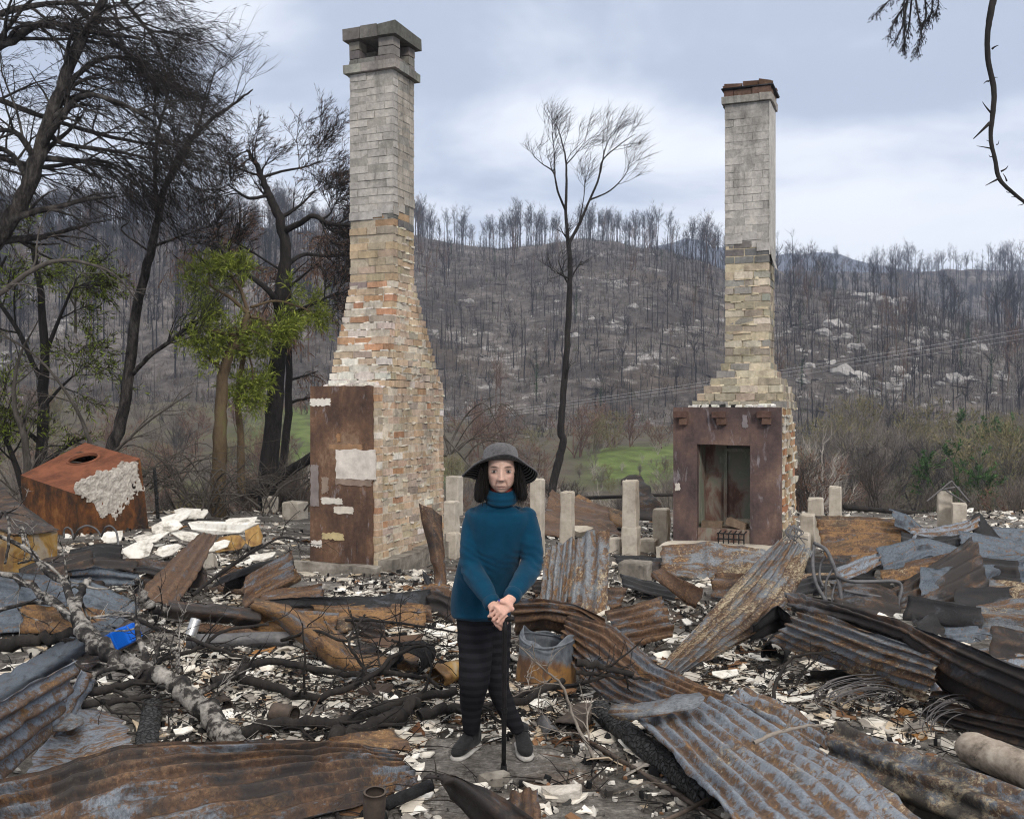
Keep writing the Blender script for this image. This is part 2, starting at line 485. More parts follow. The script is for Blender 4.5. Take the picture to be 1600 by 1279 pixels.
M['ash_wood'] = plain('half burnt branch', [(0.40, (0.014, 0.013, 0.014)), (0.495, (0.045, 0.041, 0.039)), (0.525, (0.17, 0.158, 0.146)), (0.62, (0.34, 0.32, 0.295))], (1, 1, 1), 5.5, 0.9, bump=0.5, bdist=0.01)
M['wood_grey'] = plain('weathered timber', [(0.3, (0.12, 0.10, 0.085)), (0.7, (0.30, 0.265, 0.23))], (1, 1, 1), 7, 0.9)
M['wood_tan'] = plain('stripped log', [(0.38, (0.10, 0.085, 0.07)), (0.47, (0.24, 0.20, 0.165)), (0.55, (0.33, 0.285, 0.24)), (0.65, (0.44, 0.395, 0.34))], (1, 1, 1), 6, 0.9)
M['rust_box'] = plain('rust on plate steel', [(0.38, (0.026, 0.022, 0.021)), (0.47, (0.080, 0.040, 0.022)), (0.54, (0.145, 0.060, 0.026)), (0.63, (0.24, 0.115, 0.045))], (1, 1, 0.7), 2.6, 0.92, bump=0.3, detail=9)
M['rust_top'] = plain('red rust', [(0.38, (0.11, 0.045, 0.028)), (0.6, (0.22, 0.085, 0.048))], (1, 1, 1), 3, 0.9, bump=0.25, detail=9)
M['lime_scale'] = plain('pale crust', [(0.3, (0.25, 0.22, 0.19)), (0.55, (0.50, 0.46, 0.41)), (0.75, (0.66, 0.62, 0.57))], ns=12, rough=0.95, bump=0.8, bdist=0.02)
M['pipe'] = plain('burnt pipe', [(0.3, (0.03, 0.027, 0.026)), (0.6, (0.11, 0.085, 0.07)), (0.8, (0.22, 0.16, 0.12))], ns=7, rough=0.55, metal=0.3)
M['white_sheet'] = plain('white cement sheet', [(0.36, (0.26, 0.24, 0.21)), (0.45, (0.56, 0.53, 0.48)), (0.53, (0.70, 0.68, 0.635)), (0.65, (0.76, 0.745, 0.71))], ns=5, rough=0.9)
M['plastic_blue'] = plain('blue plastic', [(0.3, (0.005, 0.075, 0.42)), (0.7, (0.012, 0.15, 0.68))], ns=3, rough=0.35, bump=0.02)
M['tin'] = plain('tin', [(0.3, (0.42, 0.43, 0.44)), (0.7, (0.68, 0.68, 0.68))], ns=4, rough=0.3, metal=0.8, bump=0.05)
M['wire'] = plain('wire', [(0.3, (0.08, 0.075, 0.08)), (0.7, (0.19, 0.18, 0.18))], ns=10, rough=0.6, metal=0.3, bump=0)
M['tube_steel'] = plain('sooty tube steel', [(0.3, (0.05, 0.05, 0.055)), (0.7, (0.17, 0.165, 0.17))], ns=8, rough=0.55, metal=0.35, bump=0.1)
M['cable'] = plain('cable', [(0.3, (0.36, 0.36, 0.38)), (0.7, (0.5, 0.5, 0.52))], ns=1, rough=0.6, bump=0)

# fire-browned render on the chimney breasts
def render_mat(name, tones, streak):
    k = NT(name, 0.85, 0, 0.25)
    v = k.coord('Object', (1, 1, 1), False)
    big = k.noise(v, 1.6, 5, 0.6, 0.6)
    v2 = k.coord('Object', (3, 3, 1.0), False)
    st = k.noise(v2, 2.0, 6, 0.7, 0.5)
    fine = k.noise(v, 24, 5, 0.7)
    f = k.math('ADD', k.math('ADD', k.math('MULTIPLY', big, 0.5), k.math('MULTIPLY', st, 0.32)), k.math('MULTIPLY', fine, 0.18))
    c = k.ramp(f, *tones)
    c = k.mix(k.ramp(k.noise(v2, 2.7, 6, 0.7, 0.4), (0.58, 0.0), (0.70, streak)), c, (0.33, 0.31, 0.335))
    k.color(c)
    k.bump(k.math('ADD', fine, big), 0.35, 0.012)
    return k.m
M['render_a'] = render_mat('brown scorched render', [(0.38, (0.042, 0.027, 0.022)), (0.47, (0.085, 0.050, 0.036)), (0.54, (0.135, 0.076, 0.048)), (0.63, (0.25, 0.165, 0.11))], 0.55)
M['render_b'] = render_mat('purple brown scorched render', [(0.38, (0.042, 0.031, 0.032)), (0.48, (0.080, 0.055, 0.052)), (0.55, (0.115, 0.074, 0.064)), (0.64, (0.19, 0.125, 0.095))], 0.55)
def firebox_mat():
    k = NT('smoked firebox lining', 0.9)
    v = k.coord('Object', (1, 1, 0.5), False)
    n = k.noise(v, 3.2, 5, 0.65, 0.5)
    k.color(k.ramp(n, (0.28, (0.035, 0.03, 0.028)), (0.42, (0.13, 0.07, 0.053)), (0.51, (0.20, 0.17, 0.14)), (0.60, (0.15, 0.165, 0.125)), (0.7, (0.34, 0.31, 0.27))))
    k.bump(n, 0.4, 0.01)
    return k.m
M['firebox'] = firebox_mat()

# the platform: ash and scorched earth; beyond it dead grass and a green flat
def ground_mat():
    k = NT('ash covered ground', 0.95, 0, 0.1)
    v = k.coord('Object', (1, 1, 1), False)
    n1 = k.noise(v, 0.9, 6, 0.65, 0.4)
    n2 = k.noise(v, 7, 6, 0.7)
    n3 = k.noise(v, 34, 4, 0.7)
    f = k.math('ADD', k.math('ADD', k.math('MULTIPLY', n1, 0.4), k.math('MULTIPLY', n2, 0.35)), k.math('MULTIPLY', n3, 0.25))
    ash = k.ramp(f, (0.37, (0.020, 0.018, 0.017)), (0.455, (0.085, 0.077, 0.070)), (0.53, (0.175, 0.161, 0.148)), (0.62, (0.42, 0.39, 0.36)))
    rustm = k.ramp(k.noise(v, 1.7, 5, 0.6, 0.4), (0.56, 0.0), (0.68, 0.6))
    ash = k.mix(rustm, ash, k.ramp(n2, (0.3, (0.05, 0.027, 0.015)), (0.7, (0.14, 0.075, 0.04))))
    field = k.ramp(k.noise(v, 0.22, 5, 0.6), (0.35, (0.065, 0.055, 0.045)), (0.55, (0.095, 0.082, 0.062)), (0.7, (0.085, 0.09, 0.04)))
    green = k.ramp(k.noise(v, 0.35, 6, 0.65), (0.38, (0.070, 0.075, 0.034)), (0.5, (0.090, 0.125, 0.036)), (0.62, (0.13, 0.165, 0.055)))
    sx = k.n('ShaderNodeSeparateColor'); k.l(k.attr('zone'), sx.inputs[0])
    c = k.mix(sx.outputs[0], ash, field)
    c = k.mix(sx.outputs[1], c, green)
    k.color(c)
    k.bump(k.math('ADD', k.math('MULTIPLY', n2, 1.0), n3), 0.9, 0.035)
    return k.m
M['ground'] = ground_mat()
def hill_mat(name, far=False):
    k = NT(name, 0.95, 0, 0.05)
    v = k.coord('Object', (1, 1, 1), False)
    n1 = k.noise(v, 0.012, 5, 0.6, 0.5)
    n2 = k.noise(v, 0.09, 6, 0.72, 0.3)
    n3 = k.noise(v, 0.45, 5, 0.75)
    f = k.math('ADD', k.math('ADD', k.math('MULTIPLY', n1, 0.25), k.math('MULTIPLY', n2, 0.4)), k.math('MULTIPLY', n3, 0.35))
    if far:
        c = k.ramp(f, (0.35, (0.030, 0.034, 0.045)), (0.65, (0.055, 0.06, 0.07)))
    else:
        c = k.ramp(f, (0.36, (0.020, 0.018, 0.018)), (0.47, (0.062, 0.054, 0.051)), (0.54, (0.115, 0.101, 0.094)), (0.64, (0.215, 0.193, 0.182)))
        rock = k.math('MULTIPLY', k.noise(v, 0.055, 3, 0.5), k.noise(v, 0.30, 5, 0.75))
        c = k.mix(k.ramp(rock, (0.325, 0.0), (0.37, 0.8)), c, k.ramp(n3, (0.3, (0.20, 0.19, 0.185)), (0.7, (0.40, 0.385, 0.375))))
        c = k.mix(k.ramp(k.noise(v, 0.03, 4, 0.6), (0.55, 0.0), (0.7, 0.5)), c, (0.10, 0.075, 0.058))
    k.color(c)
    k.bump(k.math('ADD', n2, n3), 0.5, 0.8)
    return k.m
M['hill'] = hill_mat('burnt hillside soil')
M['far'] = hill_mat('far ranges', True)
# ------------------------------------------------------------------ land
PXC = np.array([-900, 0, 250, 480, 650, 720, 800, 900, 960, 1040, 1100, 1160, 1230, 1300, 1370, 1440, 1520, 1600, 2500], float)
RID = np.array([352, 352, 352, 360, 372, 384, 391, 378, 380, 392, 412, 436, 446, 452, 458, 474, 500, 515, 520], float)   # ridge line in the photograph
RIY = np.array([400, 400, 420, 430, 430, 430, 430, 420, 420, 410, 390, 370, 350, 340, 330, 320, 310, 300, 300], float)   # and its distance
P95 = np.array([720, 725, 735, 735, 755, 765, 765, 765, 765, 762, 760, 760, 762, 765, 765, 765, 765, 765, 765], float)
P130 = np.array([650, 655, 665, 662, 700, 700, 699, 694, 692, 690, 694, 700, 712, 716, 718, 718, 718, 718, 718], float)
P170 = np.array([595, 600, 605, 612, 648, 650, 650, 642, 640, 640, 642, 648, 655, 660, 664, 664, 664, 664, 664], float)
FAR2 = np.array([395, 395, 400, 420, 440, 440, 440, 440, 440, 436, 432, 428, 424, 424, 424, 423, 421, 420, 420], float)
def colv(px, a): return np.interp(px, PXC, a)
def zt(px, Yd):
    """height of the land on the line of sight px (photo column) at distance Yd; arrays allowed"""
    px = np.asarray(px, float); Yd = np.asarray(Yd, float)
    px, Yd = np.broadcast_arrays(px, Yd)
    def z_of(py, y): return EYE - (py - 639.5) / FPX * y
    ry = colv(px, RIY); rz = z_of(colv(px, RID), ry)
    kn = [(17.2 + 0 * px, 0 * px), (20 + 0 * px, -0.75 + 0 * px), (30 + 0 * px, -2.7 + 0 * px), (48 + 0 * px, -5.0 + 0 * px), (70 + 0 * px, -6.6 + 0 * px),
          (95 + 0 * px, z_of(colv(px, P95), 95)), (130 + 0 * px, z_of(colv(px, P130), 130)), (170 + 0 * px, z_of(colv(px, P170), 170)),
          ((170 + ry) / 2, 0.56 * rz + 0.44 * z_of(colv(px, P170), 170) + 2), (ry - 18, rz - 3.2), (ry, rz), (ry + 30, rz - 4), (ry + 110, rz - 22),
          (640 + 0 * px, z_of(colv(px, FAR2), 640)), (800 + 0 * px, z_of(colv(px, FAR2), 640) - 40)]
    z = np.zeros(px.shape)
    for (y0, z0), (y1, z1) in zip(kn[:-1], kn[1:]):
        t = np.clip((Yd - y0) / (y1 - y0), 0, 1)
        z = np.where(Yd >= y0, z0 + (z1 - z0) * t, z)
    return z
def rough_z(x, y, amp):
    return amp * (fbm(x * 0.02, y * 0.02, 7, 4) * 1.0 + 0.35 * fbm(x * 0.11, y * 0.11, 2, 3))
def land(px, Yd):
    x = (px - 800) / FPX * Yd
    z = float(zt(px, Yd))
    if Yd < 26: return z + (gz(x, Yd) if Yd < 22 else gz(x, Yd) * (26 - Yd) / 4)
    return z + rough_z(x, Yd, min(1.0, (Yd - 26) / 150) * 2.2)
def hit(px, py, y0=95.0):
    """where the line of sight meets the land"""
    for Yd in np.arange(y0, 700, 2.0):
        if land(px, Yd) >= EYE - (py - 639.5) / FPX * Yd: return Yd
    return 420.0

def polar(name, pxs, ys, mat, zone=False):
    nx, ny = len(pxs), len(ys)
    v = np.zeros((ny, nx, 3))
    for j, Yd in enumerate(ys):
        zr = zt(pxs, np.full(nx, Yd))
        for i, px in enumerate(pxs):
            x = (px - 800) / FPX * Yd
            if Yd < 26: dz = gz(x, Yd) * (1 if Yd < 22 else (26 - Yd) / 4)
            else: dz = rough_z(x, Yd, min(1.0, (Yd - 26) / 150) * 2.2)
            v[j, i] = (x, Yd, zr[i] + dz)
    i = np.arange(nx - 1)[None]; j = np.arange(ny - 1)[:, None] * nx
    f = np.stack([i + j, i + j + 1, i + j + nx + 1, i + j + nx], -1).reshape(-1, 4)
    mb = MB(); mb.add(v.reshape(-1, 3), f)
    o = mb.build(name, mat, smooth=True, loc=(0, 0, 0))
    o['kind'] = 'structure'
    if zone:
        zz = np.zeros((ny, nx, 4)); zz[..., 3] = 1
        for j, Yd in enumerate(ys):
            for i, px in enumerate(pxs):
                zz[j, i, 0] = min(1, max(0, (Yd - 16.5) / 4))
                g = 0.0
                if 85 < Yd < 150:
                    w = fbm(px * 0.02, Yd * 0.06, 5, 3) * 22
                    def soft(a, b, c, d, s, q): return max(0, min(1, (a - b) / s + .5)) * max(0, min(1, (c - a) / s + .5)) * max(0, min(1, (d - q[0]) / 9 + .5)) * max(0, min(1, (q[1] - d) / 9 + .5))
                    g = soft(px, 915 + w, 1085 + w, Yd, 60, (97, 126)) + 0.75 * soft(px, 385 + w, 540 + w, Yd, 60, (98, 147)) + 0.5 * soft(px, 650, 725, Yd, 50, (97, 116))
                    g = max(0, min(1, g * (1.05 + 0.5 * fbm(px * 0.05, Yd * 0.12, 8, 3))))
                zz[j, i, 1] = g
        at = o.data.attributes.new('zone', 'FLOAT_COLOR', 'POINT')
        at.data.foreach_set('color', zz.reshape(-1, 4).ravel())
    return o
ys_near = [0.4]
while ys_near[-1] < 152: ys_near.append(ys_near[-1] * (1.0125 if ys_near[-1] < 24 else 1.02))
polar('ground', np.concatenate([np.linspace(-1500, -60, 60), np.linspace(-50, 1650, 300), np.linspace(1660, 3100, 60)]), ys_near, M['ground'], True)
ys_h = [ys_near[-1]]
while ys_h[-1] < 790: ys_h.append(ys_h[-1] * 1.012)
polar('hillside', np.concatenate([np.linspace(-1500, -60, 30), np.linspace(-50, 1650, 190), np.linspace(1660, 3100, 30)]), ys_h, M['hill'])
# ranges far behind
fx = np.linspace(-900, 2500, 170); prof = np.interp(fx, [-900, 300, 700, 960, 1020, 1075, 1120, 1180, 1250, 1310, 1370, 1470, 1600, 2500],
                                                    [400, 400, 420, 408, 386, 371, 384, 402, 394, 397, 412, 432, 436, 430])
mb = MB(); v = []
for Yd, k_ in ((1150, 0.0), (1250, 0.45), (1350, 0.8), (1420, 1.0), (1500, 0.9)):
    for px, py in zip(fx, prof):
        zt_ = EYE - (py - 639.5) / FPX * 1420
        v.append(((px - 800) / FPX * Yd, Yd, -10 + (zt_ + 10) * k_ + 5 * fbm(px * 0.03, Yd * 0.01, 3, 4) + 3 * fbm(px * 0.2, Yd, 1, 2)))
n = len(fx); i = np.arange(n - 1)[None]; j = np.arange(4)[:, None] * n
mb.add(np.array(v), np.stack([i + j, i + j + 1, i + j + n + 1, i + j + n], -1).reshape(-1, 4))
mb.build('far_hills', M['far'], smooth=True, loc=(0, 0, 0))['kind'] = 'structure'

# ------------------------------------------------------------------ growing trees
def unit(v): return v / (np.linalg.norm(v) + 1e-9)
def grow(par, n, f0, f1, ang, L, rf, bias=(0, 0, 0), seg=5, wob=0.12, minr=0.0015, shrink=0.4, axis=None):
    """branches from a list of limbs (points, radii)"""
    out_ = []
    bias = np.asarray(bias, float)
    for pts, rad in par:
        m = len(pts)
        cnt = n if isinstance(n, int) else int(rg.poisson(n))
        for _ in range(cnt):
            f = rg.uniform(f0, f1); q = f * (m - 1); i = min(int(q), m - 2); t = q - i
            p = pts[i] * (1 - t) + pts[i + 1] * t
            r = (rad[i] * (1 - t) + rad[i + 1] * t)
            d = unit(pts[i + 1] - pts[i])
            k = rg.normal(0, 1, 3); k -= d * k.dot(d); k = unit(k)
            a = math.radians(ang) * rg.uniform(0.65, 1.3)
            d = d * math.cos(a) + k * math.sin(a)
            l = L * rg.uniform(0.6, 1.3) * (1 - shrink * f)
            st = l / (seg - 1)
            pl = [p]
            for _s in range(seg - 1):
                d = unit(d + bias * (0.9 / (seg - 1)) + rg.normal(0, wob, 3))
                pl.append(pl[-1] + d * st)
            r0 = max(minr, r * rf)
            out_.append((np.array(pl), np.linspace(r0, max(minr * 0.7, r0 * 0.3), seg)))
    return out_
def sample_twigs(limbs, per_m, L, ang=45, bias=(0, 0, 0), f0=0.15):
    """start and end points of fine twigs on a list of limbs"""
    P0, P1 = [], []
    bias = np.asarray(bias, float)
    for pts, rad in limbs:
        ln = np.linalg.norm(np.diff(pts, axis=0), axis=1).sum()
        k = rg.poisson(per_m * ln)
        if k == 0: continue
        q = rg.uniform(f0, 1, k) * (len(pts) - 1); i = np.minimum(q.astype(int), len(pts) - 2); t = (q - i)[:, None]
        p = pts[i] * (1 - t) + pts[i + 1] * t
        d = pts[i + 1] - pts[i]; d /= np.linalg.norm(d, axis=1)[:, None] + 1e-9
        e = rg.normal(0, 1, (k, 3)); e -= d * (e * d).sum(1)[:, None]; e /= np.linalg.norm(e, axis=1)[:, None] + 1e-9
        a = np.radians(ang) * rg.uniform(0.5, 1.4, k)[:, None]
        dd = d * np.cos(a) + e * np.sin(a) + bias
        dd /= np.linalg.norm(dd, axis=1)[:, None] + 1e-9
        P0.append(p); P1.append(p + dd * (L * rg.uniform(0.5, 1.3, k))[:, None])
    if not P0: return np.zeros((0, 3)), np.zeros((0, 3))
    return np.concatenate(P0), np.concatenate(P1)
def limbs_to(mb, limbs, k=5, col=None, wob=0.0):
    for pts, rad in limbs: mb.tube(pts, rad, k, col, cap=False, wob=wob)

# burnt forest trees: a few shapes, 14 m tall, origin at the foot
def forest_shape(style, seed):
    global rg
    keep = rg; rg = np.random.default_rng(seed)
    mb = MB()
    h = 14.0
    tone = {'dark': (0.020, 0.019, 0.021), 'brown': (0.085, 0.052, 0.036), 'pale': (0.15, 0.135, 0.125), 'green': (0.022, 0.022, 0.02), 'low': (0.020, 0.019, 0.021), 'spread': (0.02, 0.019, 0.021), 'pole': (0.02, 0.019, 0.021)}[style]
    lean = rg.normal(0, 0.35, 2)
    zz = np.linspace(0, 1, 7)
    pts = np.stack([lean[0] * zz ** 1.5 + rg.normal(0, 0.06, 7), lean[1] * zz ** 1.5 + rg.normal(0, 0.06, 7), zz * h * (0.9 if style != 'spread' else 0.5)], 1)
    pts[0, :2] = 0
    rad = np.linspace(0.16, 0.045 if style != 'spread' else 0.13, 7) * (1.35 if style == 'spread' else 1)
    trunk = [(pts, rad)]
    limbs_to(mb, trunk, 5, tone)
    if style == 'pole':
        l1 = grow(trunk, 7, 0.35, 1.0, 45, 1.3, 0.4, (0, 0, 0.4), 3, 0.15, 0.02)
        for p_, r_ in l1: mb.tube(p_, r_, 3, tone, cap=False)
    else:
        n1, f0, L1 = {'spread': (8, 0.55, 5.6), 'low': (14, 0.25, 2.9)}.get(style, (14, 0.5, 3.8))
        l1 = grow(trunk, n1, f0, 1.0, 38, L1, 0.5, (0, 0, 0.7), 4, 0.12, 0.03)
        l2 = grow(l1, 3, 0.3, 1.0, 35, L1 * 0.5, 0.6, (0, 0, 0.5), 3, 0.15, 0.02)
        for p_, r_ in l1 + l2: mb.tube(p_, r_, 3, tone, cap=False)
        a, b = sample_twigs(l1 + l2, 2.6, 1.35, 42, (0, 0, 0.25))
        mb.twigs(a, b, rg.uniform(0.012, 0.026, len(a)), np.array(tone) * 1.5)
        if style == 'green':
            pz = rg.uniform(0.15, 0.8, 420)
            c = np.stack([np.interp(pz, zz, pts[:, 0]), np.interp(pz, zz, pts[:, 1]), pz * h * 0.9], 1) + rg.normal(0, 0.22, (420, 3))
            mb.blades(c, c + rg.normal(0, 0.2, (420, 3)), 0.06, np.array([0.04, 0.075, 0.03]) * rg.uniform(0.6, 1.4, (420, 1)))
    rg = keep
    return mb
STY = ['dark', 'dark', 'dark', 'brown', 'pole', 'pole', 'low', 'spread', 'pale', 'green', 'dark', 'pole']
SHAPES = [forest_shape(s, 100 + i) for i, s in enumerate(STY)]
def choose(kind):
    r = rg.random()
    if kind == 'ridge': return rg.choice([0, 1, 2, 10, 10, 6, 3], p=[.2, .2, .18, .16, .1, .12, .04])
    if kind == 'big': return rg.choice([7, 7, 0, 6])
    if kind == 'left': return rg.choice([0, 1, 2, 4, 5, 11, 3, 10, 8], p=[.14, .14, .14, .13, .13, .12, .08, .10, .02])
    return rg.choice([0, 1, 2, 3, 4, 5, 6, 8, 9, 11, 7], p=[.07, .07, .07, .09, .17, .17, .09, .04, .05, .15, .03])
cand = []   # (px, Y, height, shape)
for px in rg.uniform(640, 1150, 330):
    Yd = colv(px, RIY) + rg.uniform(-22, 14); cand.append((px, Yd, rg.uniform(9.5, 16), choose('ridge')))
for px in rg.uniform(-60, 560, 420):
    Yd = colv(px, RIY) + rg.uniform(-25, 18); cand.append((px, Yd, rg.uniform(9, 14), choose('ridge')))
for px in rg.uniform(1150, 1660, 90):
    Yd = colv(px, RIY) + rg.uniform(-30, 12); cand.append((px, Yd, rg.uniform(9, 13), choose('ridge')))
for px in (1215, 1240, 1285, 1336, 1362, 1400, 1444, 1452, 1490, 1512, 1560):
    cand.append((px, colv(px, RIY) - rg.uniform(0, 24), rg.uniform(13, 17), choose('big')))
for px in rg.uniform(1150, 1660, 520):
    cand.append((px, rg.uniform(500, 650), rg.uniform(11, 17), choose('ridge')))
for _ in range(1050):
    px = rg.uniform(-60, 560); u = rg.random() ** 0.6
    cand.append((px, 165 + (colv(px, RIY) - 165) * u, rg.uniform(9, 15), choose('left')))
for _ in range(780):
    px = rg.uniform(560, 1660); u = rg.random() ** 0.75
    cand.append((px, 150 + (colv(px, RIY) - 150) * u, rg.uniform(4, 11), choose('slope')))
cand = [(a, b, c * (0.80 + 0.45 * (0.5 + fbm(a * 0.013, 3.1, 1, 3))), d) for a, b, c, d in cand if b < colv(a, RIY) - 40 or b > 480 or fbm(a * 0.022, 7.7, 2, 3) + rg.uniform(-.3, .3) > -0.22]
cand.sort(key=lambda c: -c[2] / c[1] * (1.0 if -20 < c[0] < 1620 else 0.2))
NEAR, REST = cand[:285], cand[285:]
LBL = {'dark': ('bare black burnt gum tree standing on the hillside', 'burnt trees across the hillside'),
       'low': ('black burnt tree with low thin branches on the hillside', 'low branched burnt trees on the hillside'),
       'pole': ('scorched black tree pole with few stubs on the hillside', 'burnt poles across the hillside'),
       'brown': ('brown scorched tree with bare branches on the hillside', 'brown scorched trees on the hillside'),
       'pale': ('pale grey dead tree standing on the hillside', 'pale dead trees on the hillside'),
       'spread': ('black burnt tree with a wide forking crown on the slope', 'wide crowned burnt trees on the slope'),
       'green': ('burnt tree with green regrowth along its trunk on the slope', 'regrowing trees on the slope')}
first = {}
for px, Yd, h, sh in NEAR:
    z = land(px, Yd) - 0.25
    loc = ((px - 800) / FPX * Yd, Yd, z)
    if sh not in first:
        o = SHAPES[sh].build('burnt_tree', M['twig'], loc=(0, 0, 0)); first[sh] = o
    else:
        o = first[sh].copy(); C.objects.link(o)
    o.location = loc
    s = h / 14; w = s * rg.uniform(0.85, 1.25)
    o.scale = (w, w, s); o.rotation_euler = (0, 0, rg.uniform(0, 6.28))
    tag(o, LBL[STY[sh]][0], 'tree', LBL[STY[sh]][1])
far = MB()
for px, Yd, h, sh in REST:
    z = land(px, Yd) - 0.25
    s = h / 14; w = s * rg.uniform(0.85, 1.25); a = rg.uniform(0, 6.28); ca, sa = math.cos(a), math.sin(a)
    src = SHAPES[sh]
    V = np.concatenate(src.V) * np.array([w, w, s])
    V = np.stack([V[:, 0] * ca - V[:, 1] * sa, V[:, 0] * sa + V[:, 1] * ca, V[:, 2]], 1) + np.array([(px - 800) / FPX * Yd, Yd, z])
    b = far.n
    far.V.append(V); far.n += len(V)
    for f, c, m_, u_ in src.F: far.F.append((f + b, c, 0, None))
o = far.build('burnt_forest', M['twig'], loc=(0, 300, 0)); o['kind'] = 'stuff'
tag(o, 'mass of bare burnt trees covering the hill and its ridge', 'forest')

# fine dead scrub over the slope
sc = MB()
N = 15000
px = rg.uniform(-60, 1660, N); u = rg.random(N) ** 0.9
ry = colv(px, RIY); Yd = 138 + (ry - 138) * u
z = np.array([land(a, b) for a, b in zip(px, Yd)]) - 0.1
base = np.stack([(px - 800) / FPX * Yd, Yd, z], 1)
cols = np.array([(0.06, 0.051, 0.047), (0.09, 0.068, 0.055), (0.034, 0.031, 0.033), (0.12, 0.108, 0.103), (0.06, 0.062, 0.03)])[rg.choice(5, N, p=[.3, .25, .22, .15, .08])]
for k_ in range(5):
    d = rg.normal(0, 0.5, (N, 3)); d[:, 2] = rg.uniform(0.6, 2.6, N)
    sc.twigs(base + rg.normal(0, 0.4, (N, 3)) * (1, 1, 0), base + d, rg.uniform(0.02, 0.06, N), cols * rg.uniform(0.7, 1.3, (N, 1)))
N3 = 5200     # thin burnt stems
px = rg.uniform(-60, 1660, N3); ry = colv(px, RIY); Yd = 145 + (ry - 145) * rg.random(N3) ** 0.8
keep_ = np.array([fbm(a * 0.012, b * 0.02, 4, 3) for a, b in zip(px, Yd)]) + rg.uniform(-.35, .35, N3) > -0.12; px, Yd = px[keep_], Yd[keep_]
z = np.array([land(a, b) for a, b in zip(px, Yd)]) - 0.2
base = np.stack([(px - 800) / FPX * Yd, Yd, z], 1); hh = rg.uniform(2.0, 8.5, len(px)); e = base + np.stack([rg.normal(0, .06, len(px)) * hh, rg.normal(0, .06, len(px)) * hh, hh], 1)
sc.twigs(base, e, rg.uniform(0.05, 0.13, len(px)), np.array([(0.022, 0.021, 0.023), (0.05, 0.042, 0.04), (0.10, 0.088, 0.082)])[rg.choice(3, len(px), p=[.6, .28, .12])])
N2 = 420   # charred logs lying about
px = rg.uniform(560, 1660, N2); ry = colv(px, RIY); Yd = 150 + (ry - 150) * rg.random(N2)
z = np.array([land(a, b) for a, b in zip(px, Yd)])
base = np.stack([(px - 800) / FPX * Yd, Yd, z + 0.2], 1)
a = rg.uniform(0, 6.28, N2); L = rg.uniform(2, 7, N2)
e = base + np.stack([np.cos(a) * L, np.sin(a) * L * 0.5, 0 * L], 1)
for i in range(N2): e[i, 2] = land(800 + e[i, 0] / e[i, 1] * FPX, e[i, 1]) + 0.25
sc.twigs(base, e, rg.uniform(0.10, 0.22, N2), np.array([(0.03, 0.028, 0.03)]))
o = sc.build('undergrowth', M['twig'], loc=(0, 200, 0)); o['kind'] = 'stuff'
tag(o, 'dead scrub and charred sticks over the burnt slope', 'undergrowth')

# boulders
def rock_mb(seed, flat=0.6):
    global rg
    keep = rg; rg = np.random.default_rng(seed)
    nu, nv = 11, 7
    v = []
    for j in range(nv + 1):
        th = math.pi * j / nv
        for i in range(nu):
            ph = 2 * math.pi * i / nu
            d = np.array([math.sin(th) * math.cos(ph), math.sin(th) * math.sin(ph), math.cos(th)])
            r = 1 + 0.50 * fbm(d[0] * 1.3 + seed, d[1] * 1.3, d[2] * 1.3, 3) + 0.14 * fbm(d[0] * 5 + seed, d[1] * 5, d[2] * 5, 2)
            p = d * r
            q = np.sign(p) * np.abs(p) ** 0.85
            v.append(q * np.array([1, 0.8, flat]))
    f = []
    for j in range(nv):
        for i in range(nu):
            f.append((j * nu + i, (j + 1) * nu + i, (j + 1) * nu + (i + 1) % nu, j * nu + (i + 1) % nu))
    mb = MB(); g = rg.uniform(0.8, 1.15)
    mb.add(np.array(v), np.array(f), np.array([0.30, 0.285, 0.275]) * g)
    rg = keep
    return mb
ROCKS = [rock_mb(40 + i, f_) for i, f_ in enumerate((0.5, 0.62, 0.38, 0.7, 0.45))]
spots = [(1345, 457, 26), (1362, 459, 20), (1378, 463, 26), (1392, 470, 18), (1330, 455, 14), (1405, 466, 22), (1300, 503, 28), (1322, 507, 14), (1285, 519, 26), (1303, 528, 20),
         (1338, 538, 26), (1322, 527, 18), (1420, 526, 20), (1438, 520, 14), (1471, 524, 24), (1434, 532, 22), (1400, 488, 16), (1348, 472, 18), (1532, 541, 20), (1526, 553, 14),
         (1297, 565, 16), (1312, 576, 34), (1341, 580, 30), (1345, 592, 14), (1255, 592, 22), (1265, 572, 18), (1405, 575, 18), (1392, 590, 14), (1416, 587, 16), (1408, 600, 16),
         (1384, 598, 12), (1430, 578, 12), (1448, 590, 12), (1490, 592, 26), (1470, 598, 16), (1512, 590, 14), (1250, 545, 12), (1370, 510, 14), (1456, 496, 14), (1478, 500, 12),
         (732, 468, 30), (742, 525, 14), (720, 470, 14), (700, 422, 14), (752, 450, 16), (870, 470, 16), (905, 455, 12), (925, 497, 24), (898, 522, 26), (912, 512, 16), (955, 505, 16),
         (988, 478, 30), (1010, 482, 22), (1022, 476, 16), (960, 470, 12), (880, 528, 14), (850, 515, 10), (920, 392, 26), (938, 400, 18), (1000, 398, 28), (1018, 396, 16), (985, 410, 14),
         (824, 683, 16), (950, 658, 18), (965, 662, 12), (935, 655, 10), (728, 628, 10), (1040, 520, 14), (1052, 560, 12), (1120, 470, 14), (1090, 500, 12), (1075, 540, 12), (780, 560, 10), (800, 470, 12)]
for _ in range(80):
    spots.append((rg.uniform(1230, 1600) if rg.random() < .75 else rg.uniform(680, 1120), rg.uniform(470, 630), rg.uniform(5, 10)))
firstr = {}
